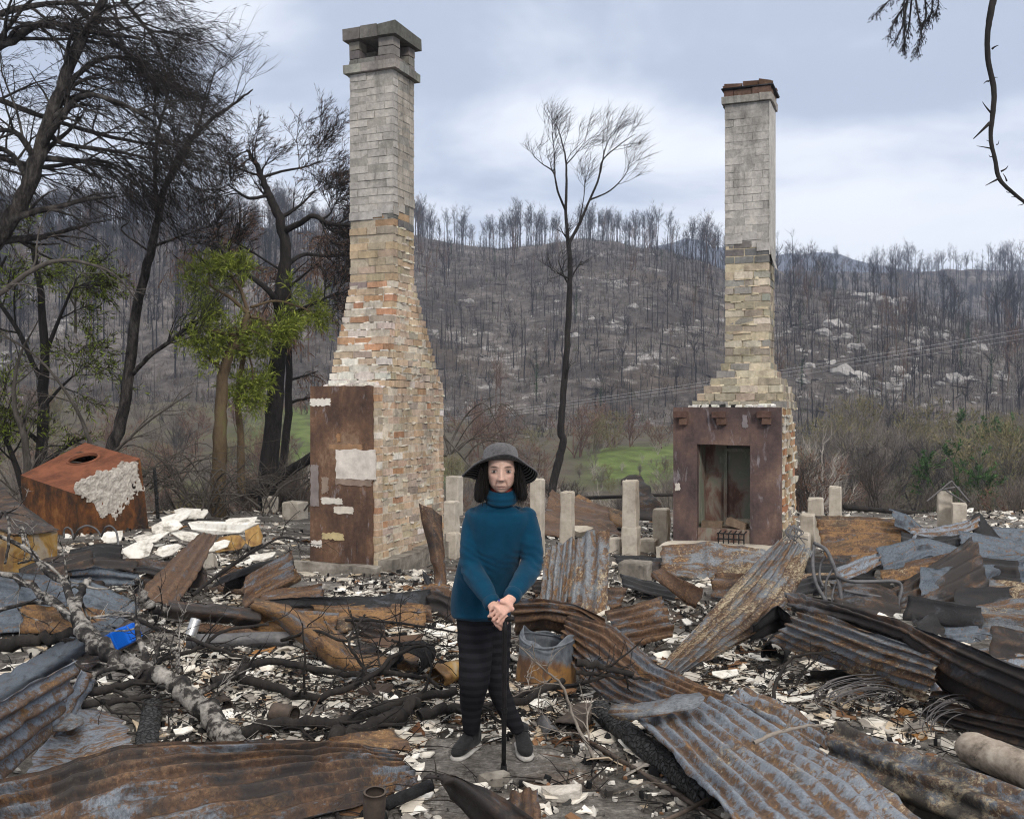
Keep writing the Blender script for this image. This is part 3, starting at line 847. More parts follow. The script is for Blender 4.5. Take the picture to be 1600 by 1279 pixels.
for i, (px, py, w) in enumerate(spots):
    w *= 0.66 if px < 1150 else 1.25
    Yd = hit(px, py + w * 0.2); k_ = i % 5
    if k_ not in firstr: o = ROCKS[k_].build('boulder', M['stone'], smooth=False, loc=(0, 0, 0)); firstr[k_] = o
    else: o = firstr[k_].copy(); C.objects.link(o)
    s = w / 2 / FPX * Yd * 0.95
    o.scale = (s, s, s * rg.uniform(0.7, 1.1)); o.rotation_euler = (rg.normal(0, 0.15), rg.normal(0, 0.15), rg.uniform(0, 6.28))
    o.location = ((px - 800) / FPX * Yd, Yd, land(px, Yd) - 0.05 * s)
    tag(o, 'pale granite boulder lying on the burnt slope', 'boulder', 'granite boulders on the slope')
# ------------------------------------------------------------------ chimneys
TH = math.radians(22)
BU = np.array([math.cos(TH), -math.sin(TH), 0.0]); BV = np.array([math.sin(TH), math.cos(TH), 0.0]); BZ = np.array([0, 0, 1.0])
class Frame:
    """local frame of a chimney: a along the front from its left edge, b into the depth"""
    def __init__(s, corner, w): s.o = np.array([corner[0], corner[1], 0.0]) - BU * w
    def p(s, a, b, z): return s.o + BU * a + BV * b + BZ * z
    def a_at(s, px, b=0.0):
        t = (px - 800) / FPX; q = s.o + BV * b
        return (t * q[1] - q[0]) / (BU[0] - t * BU[1])
    def z_at(s, py, a, b=0.0): return EYE - (py - 639.5) / FPX * s.p(a, b, 0)[1]
def fbox(mb, fr, a0, a1, b0, b1, z0, z1, col=None, mi=0, jit=0.0):
    mb.box(fr.p(a0, b0, z0), BU * (a1 - a0), BV * (b1 - b0), BZ * (z1 - z0), col, mi, jit)
def course(mb, fr, a0, a1, b0, b1, z, h, odd, colf, jit=0.0022, faces='flrb', blen=0.235, rough_=0.004, gap=0.011, drop=0.0, lump=None):
    """one course of single bricks round a rectangle"""
    t = min(0.108, (a1 - a0) / 2 - 0.01, (b1 - b0) / 2 - 0.01)
    def run(s0, s1, mk, face):
        s = s0; off = True
        first = (blen * 0.5 if odd else blen) * rnd.uniform(0.9, 1.05)
        L = first
        while s < s1 - 0.02:
            e = min(s1, s + L)
            if s1 - e < 0.06: e = s1
            if rnd.random() >= drop:
                mk(s, e - gap if e < s1 else e, colf(face, z, (s + e) / 2))
            s = e; L = blen * rnd.uniform(0.88, 1.08) * (0.52 if rnd.random() < 0.10 else 1)
    o1 = t + gap if odd else 0
    o2 = 0 if odd else t + gap
    zt_ = z + h - gap
    r = lambda: rnd.gauss(0, rough_)
    if 'f' in faces: run(a0 + o1 * 0, a1 - (0 if odd else 0), lambda s, e, c: fbox(mb, fr, s, e, b0 + r(), b0 + t, z, zt_, c, 0, jit), 'f')
    if 'b' in faces: run(a0, a1, lambda s, e, c: fbox(mb, fr, s, e, b1 - t, b1 + r(), z, zt_, c, 0, jit), 'b')
    if 'l' in faces: run(b0 + t + gap, b1 - t - gap, lambda s, e, c: fbox(mb, fr, a0 + r(), a0 + t, s, e, z, zt_, c, 0, jit), 'l')
    if 'r' in faces: run(b0 + t + gap, b1 - t - gap, lambda s, e, c: fbox(mb, fr, a1 - t, a1 + r(), s, e, z, zt_, c, 0, jit), 'r')
def lerp(a, b, t): return a + (b - a) * t
def v3(c, k=0.12):
    g = rnd.uniform(1 - k, 1 + k); return tuple(max(0.0, x * g * rnd.uniform(0.96, 1.04)) for x in c)
def snots(mb, fr, a, b0, b1, z, n, side, col=(0.50, 0.45, 0.37)):
    """mortar squeezed out of the joints"""
    for _ in range(n):
        s = rnd.uniform(b0, b1 - 0.05); L = rnd.uniform(0.03, 0.13); h_ = rnd.uniform(0.008, 0.022); d = rnd.uniform(0.004, 0.016)
        if side == 'r': fbox(mb, fr, a - 0.004, a + d, s, min(b1, s + L), z - h_, z + rnd.uniform(0.0, 0.006), v3(col), 0, 0.004)
        else: fbox(mb, fr, s, min(b1, s + L), a - d, a + 0.004, z - h_, z + rnd.uniform(0, 0.006), v3(col), 0, 0.004)

# ---- left chimney -------------------------------------------------
wA, dA = 0.807, 1.587
FA = Frame((-1.418, 10.5), wA)
TAN = [(0.42, 0.315, 0.22), (0.45, 0.345, 0.25), (0.40, 0.30, 0.215), (0.47, 0.375, 0.28), (0.42, 0.30, 0.205), (0.41, 0.325, 0.245), (0.38, 0.32, 0.26)]
RED = [(0.38, 0.22, 0.135), (0.36, 0.21, 0.13), (0.41, 0.255, 0.16)]
WHT = (0.60, 0.565, 0.51)
def col_body(face, z, s):
    r = rnd.random()
    if r < 0.045: return v3(WHT, 0.08)
    if r < 0.09: return v3(rnd.choice(RED))
    if r < 0.125: return v3((0.27, 0.225, 0.185))
    return v3(rnd.choice(TAN), 0.09)
def col_shoulder(face, z, s):
    r = rnd.random()
    if face == 'f':
        if z < 2.28 and r < 0.62: return v3(WHT, 0.10)
        if r < 0.20: return v3((0.50, 0.44, 0.38))
        if r < 0.50: return v3(rnd.choice(RED))
        if r < 0.56: return v3((0.26, 0.22, 0.19))
    if r < 0.12: return v3((0.52, 0.46, 0.38))
    return v3(rnd.choice(TAN))
def col_raw(face, z, s):
    r = rnd.random()
    if r < 0.06: return v3(WHT)
    if r < 0.18: return v3((0.28, 0.245, 0.195))
    return v3(rnd.choice([(0.35, 0.275, 0.19), (0.33, 0.265, 0.19), (0.38, 0.29, 0.195), (0.34, 0.28, 0.21)]))
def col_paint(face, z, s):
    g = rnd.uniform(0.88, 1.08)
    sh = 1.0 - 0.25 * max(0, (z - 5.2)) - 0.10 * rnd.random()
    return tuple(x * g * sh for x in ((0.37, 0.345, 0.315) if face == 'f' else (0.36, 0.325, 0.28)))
def col_soot(face, z, s): return v3((0.17, 0.16, 0.15), 0.25)

rootA = thing('chimney', FA.p(wA / 2, dA / 2, 0), 'tall chimney with painted stack and open brick cap, brown render below, beside the woman', 'chimney')
core = MB(); bod = MB()
H1 = 0.0795
nb = 26; zb0 = -0.06; ztop = zb0 + nb * H1
for i in range(nb):
    z = zb0 + i * H1
    course(bod, FA, 0, wA, 0, dA, z, H1, i % 2, col_body, rough_=0.0032, gap=0.012)
    snots(bod, FA, wA, 0.05, dA, z, 7, 'r')
fbox(bod, FA, 0.006, wA - 0.0035, 0.006, dA - 0.0035, zb0, ztop - 0.012, (0.50, 0.435, 0.35))
# stepped shoulder
shl = MB()
ns = 15; zs0 = ztop; zs1 = zs0 + ns * H1
SA0, SA1, SB0, SB1 = 0.135, 0.690, 0.55, 1.05       # stack rectangle
for i in range(ns):
    t = i / (ns - 1)
    a0 = lerp(0.10, SA0, t); a1 = lerp(wA - 0.004, SA1 + 0.012, max(0, t * 1.15 - 0.15)); b0 = lerp(0.16, SB0 - 0.01, t); b1 = lerp(dA - 0.02, SB1 + 0.03, t ** 0.8)
    z = zs0 + i * H1
    course(shl, FA, a0, a1, b0, b1, z, H1, i % 2, col_shoulder, rough_=0.007, jit=0.003)
    fbox(shl, FA, a0 + 0.008, a1 - 0.008, b0 + 0.008, b1 - 0.008, z - 0.004, z + H1 - 0.011, (0.46, 0.41, 0.34))
    snots(shl, FA, a1, b0, b1, z, 8, 'r')
    snots(shl, FA, b0, a0, a1, z, 5 if i > 3 else 9, 'f', (0.60, 0.56, 0.50))
# crumbled mortar on the ledge
for _ in range(90):
    a = rnd.uniform(0.10, wA - 0.1); b = rnd.uniform(-0.0, 0.17); s = rnd.uniform(0.015, 0.06)
    fbox(shl, FA, a, a + s * rnd.uniform(0.7, 2), b, b + s, zs0 - 0.013, zs0 - 0.01 + s * rnd.uniform(0.3, 1.1), v3((0.62, 0.58, 0.52)), 0, 0.008)
# stack
stk = MB()
hp = 0.0868
zc = zs1; i = 0; ZPA = 3.90
def jag(face, s):   # broken lower edge of the painted skin
    if face == 'f': return ZPA + 0.02 + (0.05 if s > 0.45 else 0)
    if face == 'r': return ZPA + (0.09 if s > 0.70 else 0.0) + (0.10 if s > 0.82 else 0)
    return ZPA
while zc < 5.50:
    h_ = 0.0868
    raw = zc < ZPA - 0.04
    def cf(face, z, s):
        if z >= jag(face, s) - 0.045: return col_paint(face, z, s)
        if z > ZPA - 0.17: return v3((0.13, 0.125, 0.12)) if rnd.random() < 0.75 else v3((0.30, 0.20, 0.13))
        return col_raw(face, z, s)
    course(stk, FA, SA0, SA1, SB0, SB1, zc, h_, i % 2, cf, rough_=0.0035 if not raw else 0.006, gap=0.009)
    if raw: snots(stk, FA, SA1, SB0, SB1, zc, 3, 'r')
    zc += h_; i += 1
# painted skin over the joints, a thin layer standing proud of the raw brick
fbox(stk, FA, SA0 + 0.008, SA1 - 0.008, SB0 + 0.008, SB1 - 0.008, zs1 - 0.01, ZPA - 0.02, (0.36, 0.31, 0.24))
fbox(stk, FA, SA0 + 0.0035, SA1 - 0.0035, SB0 + 0.0035, SB1 - 0.0035, ZPA - 0.02, zc - 0.004, (0.255, 0.24, 0.215))
for a0_, a1_, z0_ in ((0.0, 0.30, 0.0), (0.30, 0.42, 0.02), (0.42, 0.555, 0.055)):
    fbox(stk, FA, SA0 + a0_ - 0.006 * (a0_ == 0), SA0 + a1_, SB0 - 0.010, SB0 - 0.002, ZPA + z0_ - 0.012, ZPA + z0_ + 0.075, (0.34, 0.32, 0.30), 0, 0.002)
for b0_, b1_, z0_ in ((0, 0.12, 0.05), (0.12, 0.25, 0.10), (0.25, 0.5, 0.20)):
    fbox(stk, FA, SA1 + 0.002, SA1 + 0.010, SB0 + b0_, SB0 + b1_, ZPA + z0_ - 0.02, ZPA + z0_ + 0.07, (0.33, 0.305, 0.27), 0, 0.002)
# corbel band, pillars, cap
cap = MB()
ZB = zc
course(cap, FA, SA0 - 0.055, SA1 + 0.055, SB0 - 0.055, SB1 + 0.055, ZB, 0.10, 0, lambda f, z, s: v3((0.22, 0.205, 0.185)), gap=0.006)
fbox(cap, FA, SA0 - 0.05, SA1 + 0.05, SB0 - 0.05, SB1 + 0.05, ZB + 0.004, ZB + 0.094, (0.22, 0.20, 0.185))
course(cap, FA, SA0 - 0.004, SA1 + 0.004, SB0 - 0.004, SB1 + 0.004, ZB + 0.10, 0.07, 1, lambda f, z, s: v3((0.155, 0.145, 0.13)), gap=0.006)
pz = ZB + 0.17
for (pa0, pa1) in ((SA0 - 0.004, SA0 + 0.125), (SA1 - 0.185, SA1 + 0.004)):
    for (pb0, pb1) in ((SB0 - 0.004, SB0 + 0.15), (SB1 - 0.14, SB1 + 0.004)):
        for k_ in range(2):
            fbox(cap, FA, pa0, pa1, pb0, pb1, pz + k_ * 0.10, pz + k_ * 0.10 + 0.094, v3((0.165, 0.15, 0.135), 0.25), 0, 0.003)
for k_, (a0, a1) in enumerate(((SA0 - 0.062, 0.30), (0.306, 0.52), (0.526, SA1 + 0.062))):
    fbox(cap, FA, a0, a1, SB0 - 0.062, SB1 + 0.062, pz + 0.20, pz + 0.335, v3((0.115, 0.108, 0.10), 0.16), 0, 0.004)
p_body = bod.build('body', M['brick'], rootA)
p_sh = shl.build('shoulder', M['brick'], rootA)
p_st = stk.build('stack', M['brick'], rootA)
p_cap = cap.build('cap', M['brick'], rootA)
# brown render on the breast, with bare patches
ren = MB()
aR = FA.a_at(584)
nu_, nv_ = 26, 60
g = np.zeros((nv_, nu_, 3)); gb = np.zeros((nv_, nu_, 3))
for j in range(nv_):
    for i_ in range(nu_):
        a = lerp(-0.012, aR, i_ / (nu_ - 1)); z = lerp(0.12, ztop + 0.004, j / (nv_ - 1))
        if j == nv_ - 1: z += 0.012 * fbm(a * 9, 2.0, 1, 2)
        if i_ == nu_ - 1: a += 0.012 * fbm(z * 6, 5.0, 1, 3)
        g[j, i_] = FA.p(a, -0.024 + 0.004 * fbm(a * 5, z * 5, 2, 3), z); gb[j, i_] = FA.p(a, -0.002, z)
def slab_grid(mb, front, back, mi=0):
    nv, nu = front.shape[:2]
    v = np.concatenate([front.reshape(-1, 3), back.reshape(-1, 3)])
    i = np.arange(nu - 1)[None]; j = np.arange(nv - 1)[:, None] * nu
    f1 = np.stack([i + j, i + j + 1, i + j + nu + 1, i + j + nu], -1).reshape(-1, 4); f2 = f1[:, ::-1] + nv * nu
    N = nv * nu; e = []
    for x in range(nu - 1): e += [(x + 1, x, x + N, x + 1 + N), ((nv - 1) * nu + x, (nv - 1) * nu + x + 1, (nv - 1) * nu + x + 1 + N, (nv - 1) * nu + x + N)]
    for y in range(nv - 1): e += [(y * nu, (y + 1) * nu, (y + 1) * nu + N, y * nu + N), ((y + 1) * nu + nu - 1, y * nu + nu - 1, y * nu + nu - 1 + N, (y + 1) * nu + nu - 1 + N)]
    mb.add(v, np.concatenate([f1, f2, np.array(e)]), None, mi)
slab_grid(ren, g, gb)
panelA = ren.build('render_panel', M['render_a'], rootA, smooth=False)
M['plaster_patch'] = attr_mat('bare plaster patch', 0.95, 0.35, 9, 0.6, 0.1, 0.012)
def patch(mb, fr, px0, px1, py0, py1, off, col, b=0.0, n=40):
    a0, a1 = fr.a_at(px0), fr.a_at(px1); am = (a0 + a1) / 2; z0, z1 = fr.z_at(py1, am), fr.z_at(py0, am)
    ring = []
    per = [(a0, z0, 1, 0), (a1, z0, 0, 1), (a1, z1, -1, 0), (a0, z1, 0, -1)]
    for k_ in range(4):
        A, B = per[k_], per[(k_ + 1) % 4]
        for q in range(n // 4):
            t = q / (n // 4)
            w = 0.0055 * rnd.gauss(0, 1)
            ring.append((lerp(A[0], B[0], t) + (w if k_ % 2 else 0), lerp(A[1], B[1], t) + (w if not k_ % 2 else 0)))
    m = len(ring)
    v = [fr.p(a, b - off, z) for a, z in ring] + [fr.p(a, b - 0.002, z) for a, z in ring]
    f = [tuple(range(m))] + [(i_, i_ + m, (i_ + 1) % m + m, (i_ + 1) % m) for i_ in range(m)]
    mb.add(np.array(v), f, col)
pt = MB()
for q in ((527, 588, 702, 748, (0.55, 0.50, 0.45)), (487, 518, 623, 634, (0.60, 0.56, 0.50)), (505, 537, 777, 787, (0.56, 0.52, 0.46)), (524, 554, 791, 802, (0.54, 0.49, 0.42)),
          (506, 539, 832, 842, (0.44, 0.36, 0.20)), (489, 505, 844, 854, (0.56, 0.52, 0.48)), (516, 568, 694, 702, (0.28, 0.17, 0.10)), (488, 500, 726, 790, (0.22, 0.19, 0.18)), (527, 583, 748, 758, (0.24, 0.18, 0.145)), (505, 515, 745, 770, (0.26, 0.20, 0.16)), (529, 534, 678, 690, (0.30, 0.17, 0.09))):
    pt = MB(); patch(pt, FA, q[0], q[1], q[2], q[3], 0.030 + 0.0007 * (q[2] % 7), q[4], 0.0); pt.build('bare_patch', M['plaster_patch'], panelA)
# footing
def lumpy_box(fr, a0, a1, b0, b1, z0, z1, mat, name, parent, n=14, amp=0.02):
    mb = MB(); rings = []
    def surf(u, v, w): return fr.p(lerp(a0, a1, u), lerp(b0, b1, v), lerp(z0, z1, w))
    bmv = []
    for (f_, nu2, nv2) in ((lambda u, v: surf(u, 0, v), n, 5), (lambda u, v: surf(1, u, v), n, 5), (lambda u, v: surf(u, v, 1), n, 8), (lambda u, v: surf(0, 1 - u, v), n, 5), (lambda u, v: surf(1 - u, 1, v), n, 5)):
        gr = []
        for jv in range(nv2):
            for iu in range(nu2):
                p = f_(iu / (nu2 - 1), jv / (nv2 - 1))
                p = p + amp * np.array([fbm(p[0] * 4, p[1] * 4, p[2] * 6, 3), fbm(p[0] * 4 + 9, p[1] * 4, p[2] * 6, 3), fbm(p[0] * 4, p[1] * 4 + 9, p[2] * 6, 3)])
                gr.append(p)
        i = np.arange(nu2 - 1)[None]; j = np.arange(nv2 - 1)[:, None] * nu2
        mb.add(np.array(gr), np.stack([i + j, i + j + 1, i + j + nu2 + 1, i + j + nu2], -1).reshape(-1, 4))
    return mb.build(name, mat, parent, smooth=False)
lumpy_box(FA, -0.22, wA + 0.06, -0.14, 0.0, -0.12, 0.115, M['concrete_sooty'], 'footing', rootA)
lumpy_box(FA, wA - 0.01, wA + 0.16, 0.0, 0.72, -0.12, 0.175, M['concrete_sooty'], 'footing', rootA)
lumpy_box(FA, wA, wA + 0.14, 0.76, dA + 0.05, -0.12, 0.20, M['concrete_sooty'], 'footing', rootA)
lumpy_box(FA, -0.26, wA + 0.1, -0.30, -0.15, -0.2, 0.015, M['concrete'], 'footing', rootA)

# ---- right chimney with fireplace -------------------------------------------
wB, dB = 1.204, 1.7
FB = Frame((2.971, 11.0), wB)
ZH = 0.27            # hearth level
ZM = 1.785           # top of the fireplace front
rootB = thing('fireplace_chimney', FB.p(wB / 2, dB / 2, 0), 'chimney with purple brown fireplace front and open hearth, ragged bricks down its side', 'chimney')
fr_ = MB()
oa0, oa1 = FB.a_at(1089), FB.a_at(1172); oz0 = 0.44; oz1 = FB.z_at(694, (oa0 + oa1) / 2)
tk = 0.11
for a0, a1, z0, z1 in ((0, oa0, ZH - 0.1, ZM), (oa1, wB, ZH - 0.1, ZM), (oa0 - 0.001, oa1 + 0.001, oz1, ZM)):
    nu_, nv_ = max(4, int((a1 - a0) / 0.035)), max(4, int((z1 - z0) / 0.035))
    g = np.zeros((nv_, nu_, 3)); gb = np.zeros((nv_, nu_, 3))
    for j in range(nv_):
        for i_ in range(nu_):
            a = lerp(a0, a1, i_ / (nu_ - 1)); z = lerp(z0, z1, j / (nv_ - 1))
            if z1 == ZM and j == nv_ - 1: z += 0.008 * fbm(a * 8, 1, 1, 2)
            if oa0 - 0.01 < a < oa1 + 0.01 and j == 0 and z0 == oz1: z += (a - oa0) * -0.02
            g[j, i_] = FB.p(a, 0.006 * fbm(a * 4, z * 4, 3, 3), z); gb[j, i_] = FB.p(a, tk, z)
    slab_grid(fr_, g, gb)
front = fr_.build('fireplace_front', M['render_b'], rootB)
pb = MB()
patch(pb, FB, 1055, 1063, 755, 766, 0.009, (0.50, 0.45, 0.40), 0.0, 24); pb.build('bare_patch', M['plaster_patch'], front); pb = MB()
patch(pb, FB, 1160, 1168, 648, 668, 0.007, (0.17, 0.15, 0.155), 0.0, 24)
pb.build('bare_patch', M['plaster_patch'], front)
for px, dz in ((1065, 0), (1124, 0), (1195, 0)):
    cb = MB(); a = FB.a_at(px); zz_ = FB.z_at(647, a)
    fbox(cb, FB, a - 0.075, a + 0.075, -0.09, 0.004, zz_ - 0.035, zz_ + 0.035, (0.10, 0.06, 0.05), 0, 0.004)
    fbox(cb, FB, a - 0.02, a + 0.075, -0.075, 0.004, zz_ - 0.115, zz_ - 0.04, (0.105, 0.065, 0.05), 0, 0.005)
    cb.build('corbel', M['brick'], rootB)
# firebox
fb = MB()
fd = 0.52
fbox(fb, FB, oa0 - 0.03, oa0 + 0.004, tk + 0.002, fd, ZH - 0.05, oz1 + 0.2)
fbox(fb, FB, oa1 - 0.004, oa1 + 0.03, tk + 0.002, fd, ZH - 0.05, oz1 + 0.2)
fbox(fb, FB, oa0 - 0.03, oa1 + 0.03, fd + 0.002, fd + 0.06, ZH - 0.05, oz1 + 0.25)
fbox(fb, FB, oa0 - 0.03, oa1 + 0.03, tk + 0.002, fd, oz1 + 0.15, oz1 + 0.2)
fbox(fb, FB, oa0 + 0.004, oa1 - 0.004, 0.01, fd, ZH - 0.05, ZH + 0.14)
fbox(fb, FB, oa0 + 0.22, oa0 + 0.26, fd - 0.05, fd + 0.001, ZH + 0.14, oz1 + 0.14)
fbox(fb, FB, oa0 + 0.22, oa1 - 0.002, fd - 0.055, fd - 0.01, oz1 - 0.10, oz1 - 0.06)
fb.build('firebox', M['firebox'], rootB)
# brick body behind the front, ragged where the wall was tied in
bb = MB(); BRB = [(0.37, 0.25, 0.155), (0.40, 0.30, 0.20), (0.34, 0.22, 0.13), (0.44, 0.37, 0.28), (0.24, 0.22, 0.195), (0.36, 0.19, 0.11)]
def col_b(face, z, s):
    r = rnd.random()
    if r < 0.16: return v3((0.52, 0.47, 0.40))
    return v3(rnd.choice(BRB))
nB = 20; hB = (ZM - (-0.06)) / nB
for i in range(nB):
    z = -0.06 + i * hB
    back = dB - rnd.choice((0, 0.06, 0.12, 0.2)) - (0.12 if i % 2 else 0) - (0.35 if i > 17 else 0)
    course(bb, FB, 0.004, wB - rnd.uniform(0, 0.02), tk + 0.004, back, z, hB, i % 2, col_b, rough_=0.016, jit=0.005, faces='lrb', drop=0.06, gap=0.014)
    snots(bb, FB, wB - 0.01, tk, back, z, 12, 'r', (0.56, 0.52, 0.45))
fbox(bb, FB, 0.02, oa0 - 0.035, tk + 0.006, dB - 0.3, -0.06, ZM - 0.02, (0.46, 0.41, 0.34))
fbox(bb, FB, oa1 + 0.035, wB - 0.035, tk + 0.006, dB - 0.3, -0.06, ZM - 0.02, (0.46, 0.41, 0.34))
fbox(bb, FB, oa0 - 0.034, oa1 + 0.034, fd + 0.07, dB - 0.31, -0.06, ZM - 0.021, (0.40, 0.36, 0.30))
fbox(bb, FB, oa0 - 0.034, oa1 + 0.034, tk + 0.007, fd + 0.069, oz1 + 0.26, ZM - 0.022, (0.40, 0.36, 0.30))
for _ in range(60):   # ash and crumbs on the top
    a = rnd.uniform(0.05, wB - 0.1); b = rnd.uniform(0.02, 0.5); s = rnd.uniform(0.012, 0.05)
    fbox(bb, FB, a, a + s * 1.6, b, b + s, ZM - 0.022, ZM + s * 0.6, v3((0.55, 0.53, 0.50)) if rnd.random() < 0.7 else v3((0.03, 0.03, 0.03)), 0, 0.007)
bb.build('body', M['brick'], rootB)
# shoulder and stack
sB = MB(); TB0, TB1, TC0, TC1 = 0.415, 0.945, 1.0, 1.5
GRY = [(0.29, 0.255, 0.205), (0.27, 0.24, 0.195), (0.31, 0.265, 0.205), (0.27, 0.25, 0.22), (0.33, 0.285, 0.22), (0.245, 0.235, 0.215)]
def col_sb(face, z, s):
    if rnd.random() < 0.14: return v3((0.46, 0.41, 0.33))
    return v3(rnd.choice(GRY))
nS = 6; hS = 0.093; z = ZM - 0.01
ext = [(0.12, 1.20, 0.45, 1.72), (0.16, 1.17, 0.55, 1.70), (0.22, 1.14, 0.66, 1.66), (0.28, 1.09, 0.77, 1.62), (0.34, 1.02, 0.88, 1.57), (0.375, 0.975, 0.95, 1.53)]
for i in range(nS):
    a0, a1, b0, b1 = ext[i]
    course(sB, FB, a0, a1, b0, b1, z, hS, i % 2, col_sb, rough_=0.008, jit=0.004, gap=0.013)
    fbox(sB, FB, a0 + 0.008, a1 - 0.008, b0 + 0.008, b1 - 0.008, z - 0.005, z + hS - 0.010, (0.48, 0.42, 0.32))
    snots(sB, FB, b0, a0, a1, z, 6, 'f', (0.50, 0.44, 0.33)); snots(sB, FB, a1, b0, b1, z, 4, 'r', (0.55, 0.49, 0.38))
    z += hS
sB.build('shoulder', M['brick'], rootB)
sk = MB(); ZPB = 3.79; i = 0
def jagb(face, s):
    if face == 'f': return ZPB + (0.0 if s < TB0 + 0.21 else 0.04 if s < TB0 + 0.38 else -0.11)
    return ZPB - 0.16
while z < 5.42:
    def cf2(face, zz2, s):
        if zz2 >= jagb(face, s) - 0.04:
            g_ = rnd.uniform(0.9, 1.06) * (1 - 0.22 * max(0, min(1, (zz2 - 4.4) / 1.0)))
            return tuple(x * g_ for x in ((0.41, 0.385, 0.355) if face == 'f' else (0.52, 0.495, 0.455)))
        if zz2 > ZPB - 0.30: return v3((0.15, 0.145, 0.14))
        return col_sb(face, zz2, s)
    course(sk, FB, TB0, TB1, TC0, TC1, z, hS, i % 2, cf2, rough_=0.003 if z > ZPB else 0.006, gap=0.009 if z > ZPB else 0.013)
    if z < ZPB - 0.3: snots(sk, FB, TC0, TB0, TB1, z, 3, 'f', (0.46, 0.39, 0.28))
    z += hS; i += 1
zt2 = z
fbox(sk, FB, TB0 + 0.008, TB1 - 0.008, TC0 + 0.008, TC1 - 0.008, ZM + nS * hS - 0.02, ZPB - 0.03, (0.42, 0.36, 0.26))
fbox(sk, FB, TB0 + 0.003, TB1 - 0.003, TC0 + 0.003, TC1 - 0.003, ZPB - 0.03, zt2 - 0.004, (0.30, 0.285, 0.265))
for a0_, a1_, z0_ in ((0, 0.21, 0.0), (0.21, 0.385, 0.04), (0.385, 0.535, -0.10)):
    fbox(sk, FB, TB0 + a0_, TB0 + a1_, TC0 - 0.011, TC0 - 0.002, ZPB + z0_ - 0.01, ZPB + z0_ + 0.09, (0.37, 0.35, 0.33), 0, 0.002)
fbox(sk, FB, TB1 + 0.002, TB1 + 0.013, TC0 - 0.008, TC1 + 0.008, ZPB - 0.16, zt2 - 0.01, (0.42, 0.40, 0.37), 0, 0.001)
sk.build('stack', M['brick'], rootB)
cb2 = MB()
course(cb2, FB, TB0 - 0.035, TB1 + 0.035, TC0 - 0.035, TC1 + 0.035, zt2, 0.095, 0, lambda f, z_, s: v3((0.285, 0.265, 0.24)), gap=0.007)
fbox(cb2, FB, TB0 - 0.03, TB1 + 0.03, TC0 - 0.03, TC1 + 0.03, zt2 + 0.004, zt2 + 0.088, (0.2, 0.19, 0.175))
course(cb2, FB, TB0 - 0.012, TB1 + 0.02, TC0 - 0.012, TC1 + 0.02, zt2 + 0.095, 0.085, 1, lambda f, z_, s: v3((0.135, 0.085, 0.065)), gap=0.008, rough_=0.012)
fbox(cb2, FB, TB0 - 0.03, TB1 + 0.05, TC0 - 0.03, TC1 + 0.05, zt2 + 0.182, zt2 + 0.19, (0.06, 0.06, 0.065), 0, 0.006)
course(cb2, FB, TB0 - 0.01, TB1 + 0.03, TC0 - 0.01, TC1 + 0.03, zt2 + 0.192, 0.08, 0, lambda f, z_, s: v3((0.14, 0.085, 0.06), 0.35), gap=0.014, rough_=0.018, jit=0.008)
cb2.build('cap', M['brick'], rootB)
# torn flashing hanging from the stack
fl = MB()
nrm = []
path = [(TB1 + 0.012, TC0 + 0.02, 3.74), (TB1 + 0.03, TC0 + 0.03, 3.60), (TB1 + 0.07, TC0 + 0.05, 3.47), (TB1 + 0.16, TC0 + 0.07, 3.39)]
for (a, b, zz2), w in zip(path, (0.30, 0.26, 0.16, 0.04)):
    nrm.append([FB.p(a, b, zz2), FB.p(a + 0.004, b + w, zz2)])
g = np.array(nrm); slab_grid(fl, g, g - np.array([0.004, 0, 0.004]))
fl.build('flashing', M['mortar_grey'], rootB)
# hearth slab with cracked iron along its front
hs = MB()
hearth = lumpy_box(FB, -0.05, wB + 0.03, -0.62, -0.002, -0.1, ZH - 0.01, M['concrete'], 'hearth', rootB, 18, 0.025)

# things lying in the fireplace
def loose_brick(a, b, z, rot, tilt, col, label):
    mb = MB(); c, s = math.cos(rot), math.sin(rot)
    ax = np.array([c * math.cos(tilt), s * math.cos(tilt), math.sin(tilt)]) * 0.23; ay = np.array([-s, c, 0]) * 0.11
    az = np.cross(ax, ay); az = az / np.linalg.norm(az) * 0.076
    mb.box(FB.p(a, b, z) - ax / 2 - ay / 2, ax, ay, az, col, 0, 0.004)
    return tag(mb.build('brick', M['brick']), label, 'brick')
loose_brick(FB.a_at(1110), 0.12, ZH + 0.14, -0.35, 0.0, (0.17, 0.125, 0.09), 'brown brick lying flat at the left of the open hearth')
loose_brick(FB.a_at(1148), 0.10, ZH + 0.16, -0.6, -0.25, (0.20, 0.145, 0.105), 'tilted brown brick in the middle of the open hearth')
loose_brick(FB.a_at(1160), 0.32, ZH + 0.15, -0.2, 0.0, (0.33, 0.29, 0.24), 'pale brick at the back of the firebox')
gr = MB()
for k_ in range(6):
    a = FB.a_at(1128) + 0.28 * k_ / 5
    gr.tube([FB.p(a, -0.22, ZH + 0.01), FB.p(a, -0.22, ZH + 0.12), FB.p(a, -0.05, ZH + 0.13)], 0.008, 5)
gr.tube([FB.p(FB.a_at(1126), -0.225, ZH + 0.06), FB.p(FB.a_at(1126) + 0.3, -0.225, ZH + 0.06)], 0.008, 5)
gr.tube([FB.p(FB.a_at(1126), -0.225, ZH + 0.12), FB.p(FB.a_at(1126) + 0.3, -0.225, ZH + 0.12)], 0.008, 5)
tag(gr.build('fire_grate', M['char']), 'small black iron fire grate standing on the hearth', 'grate')
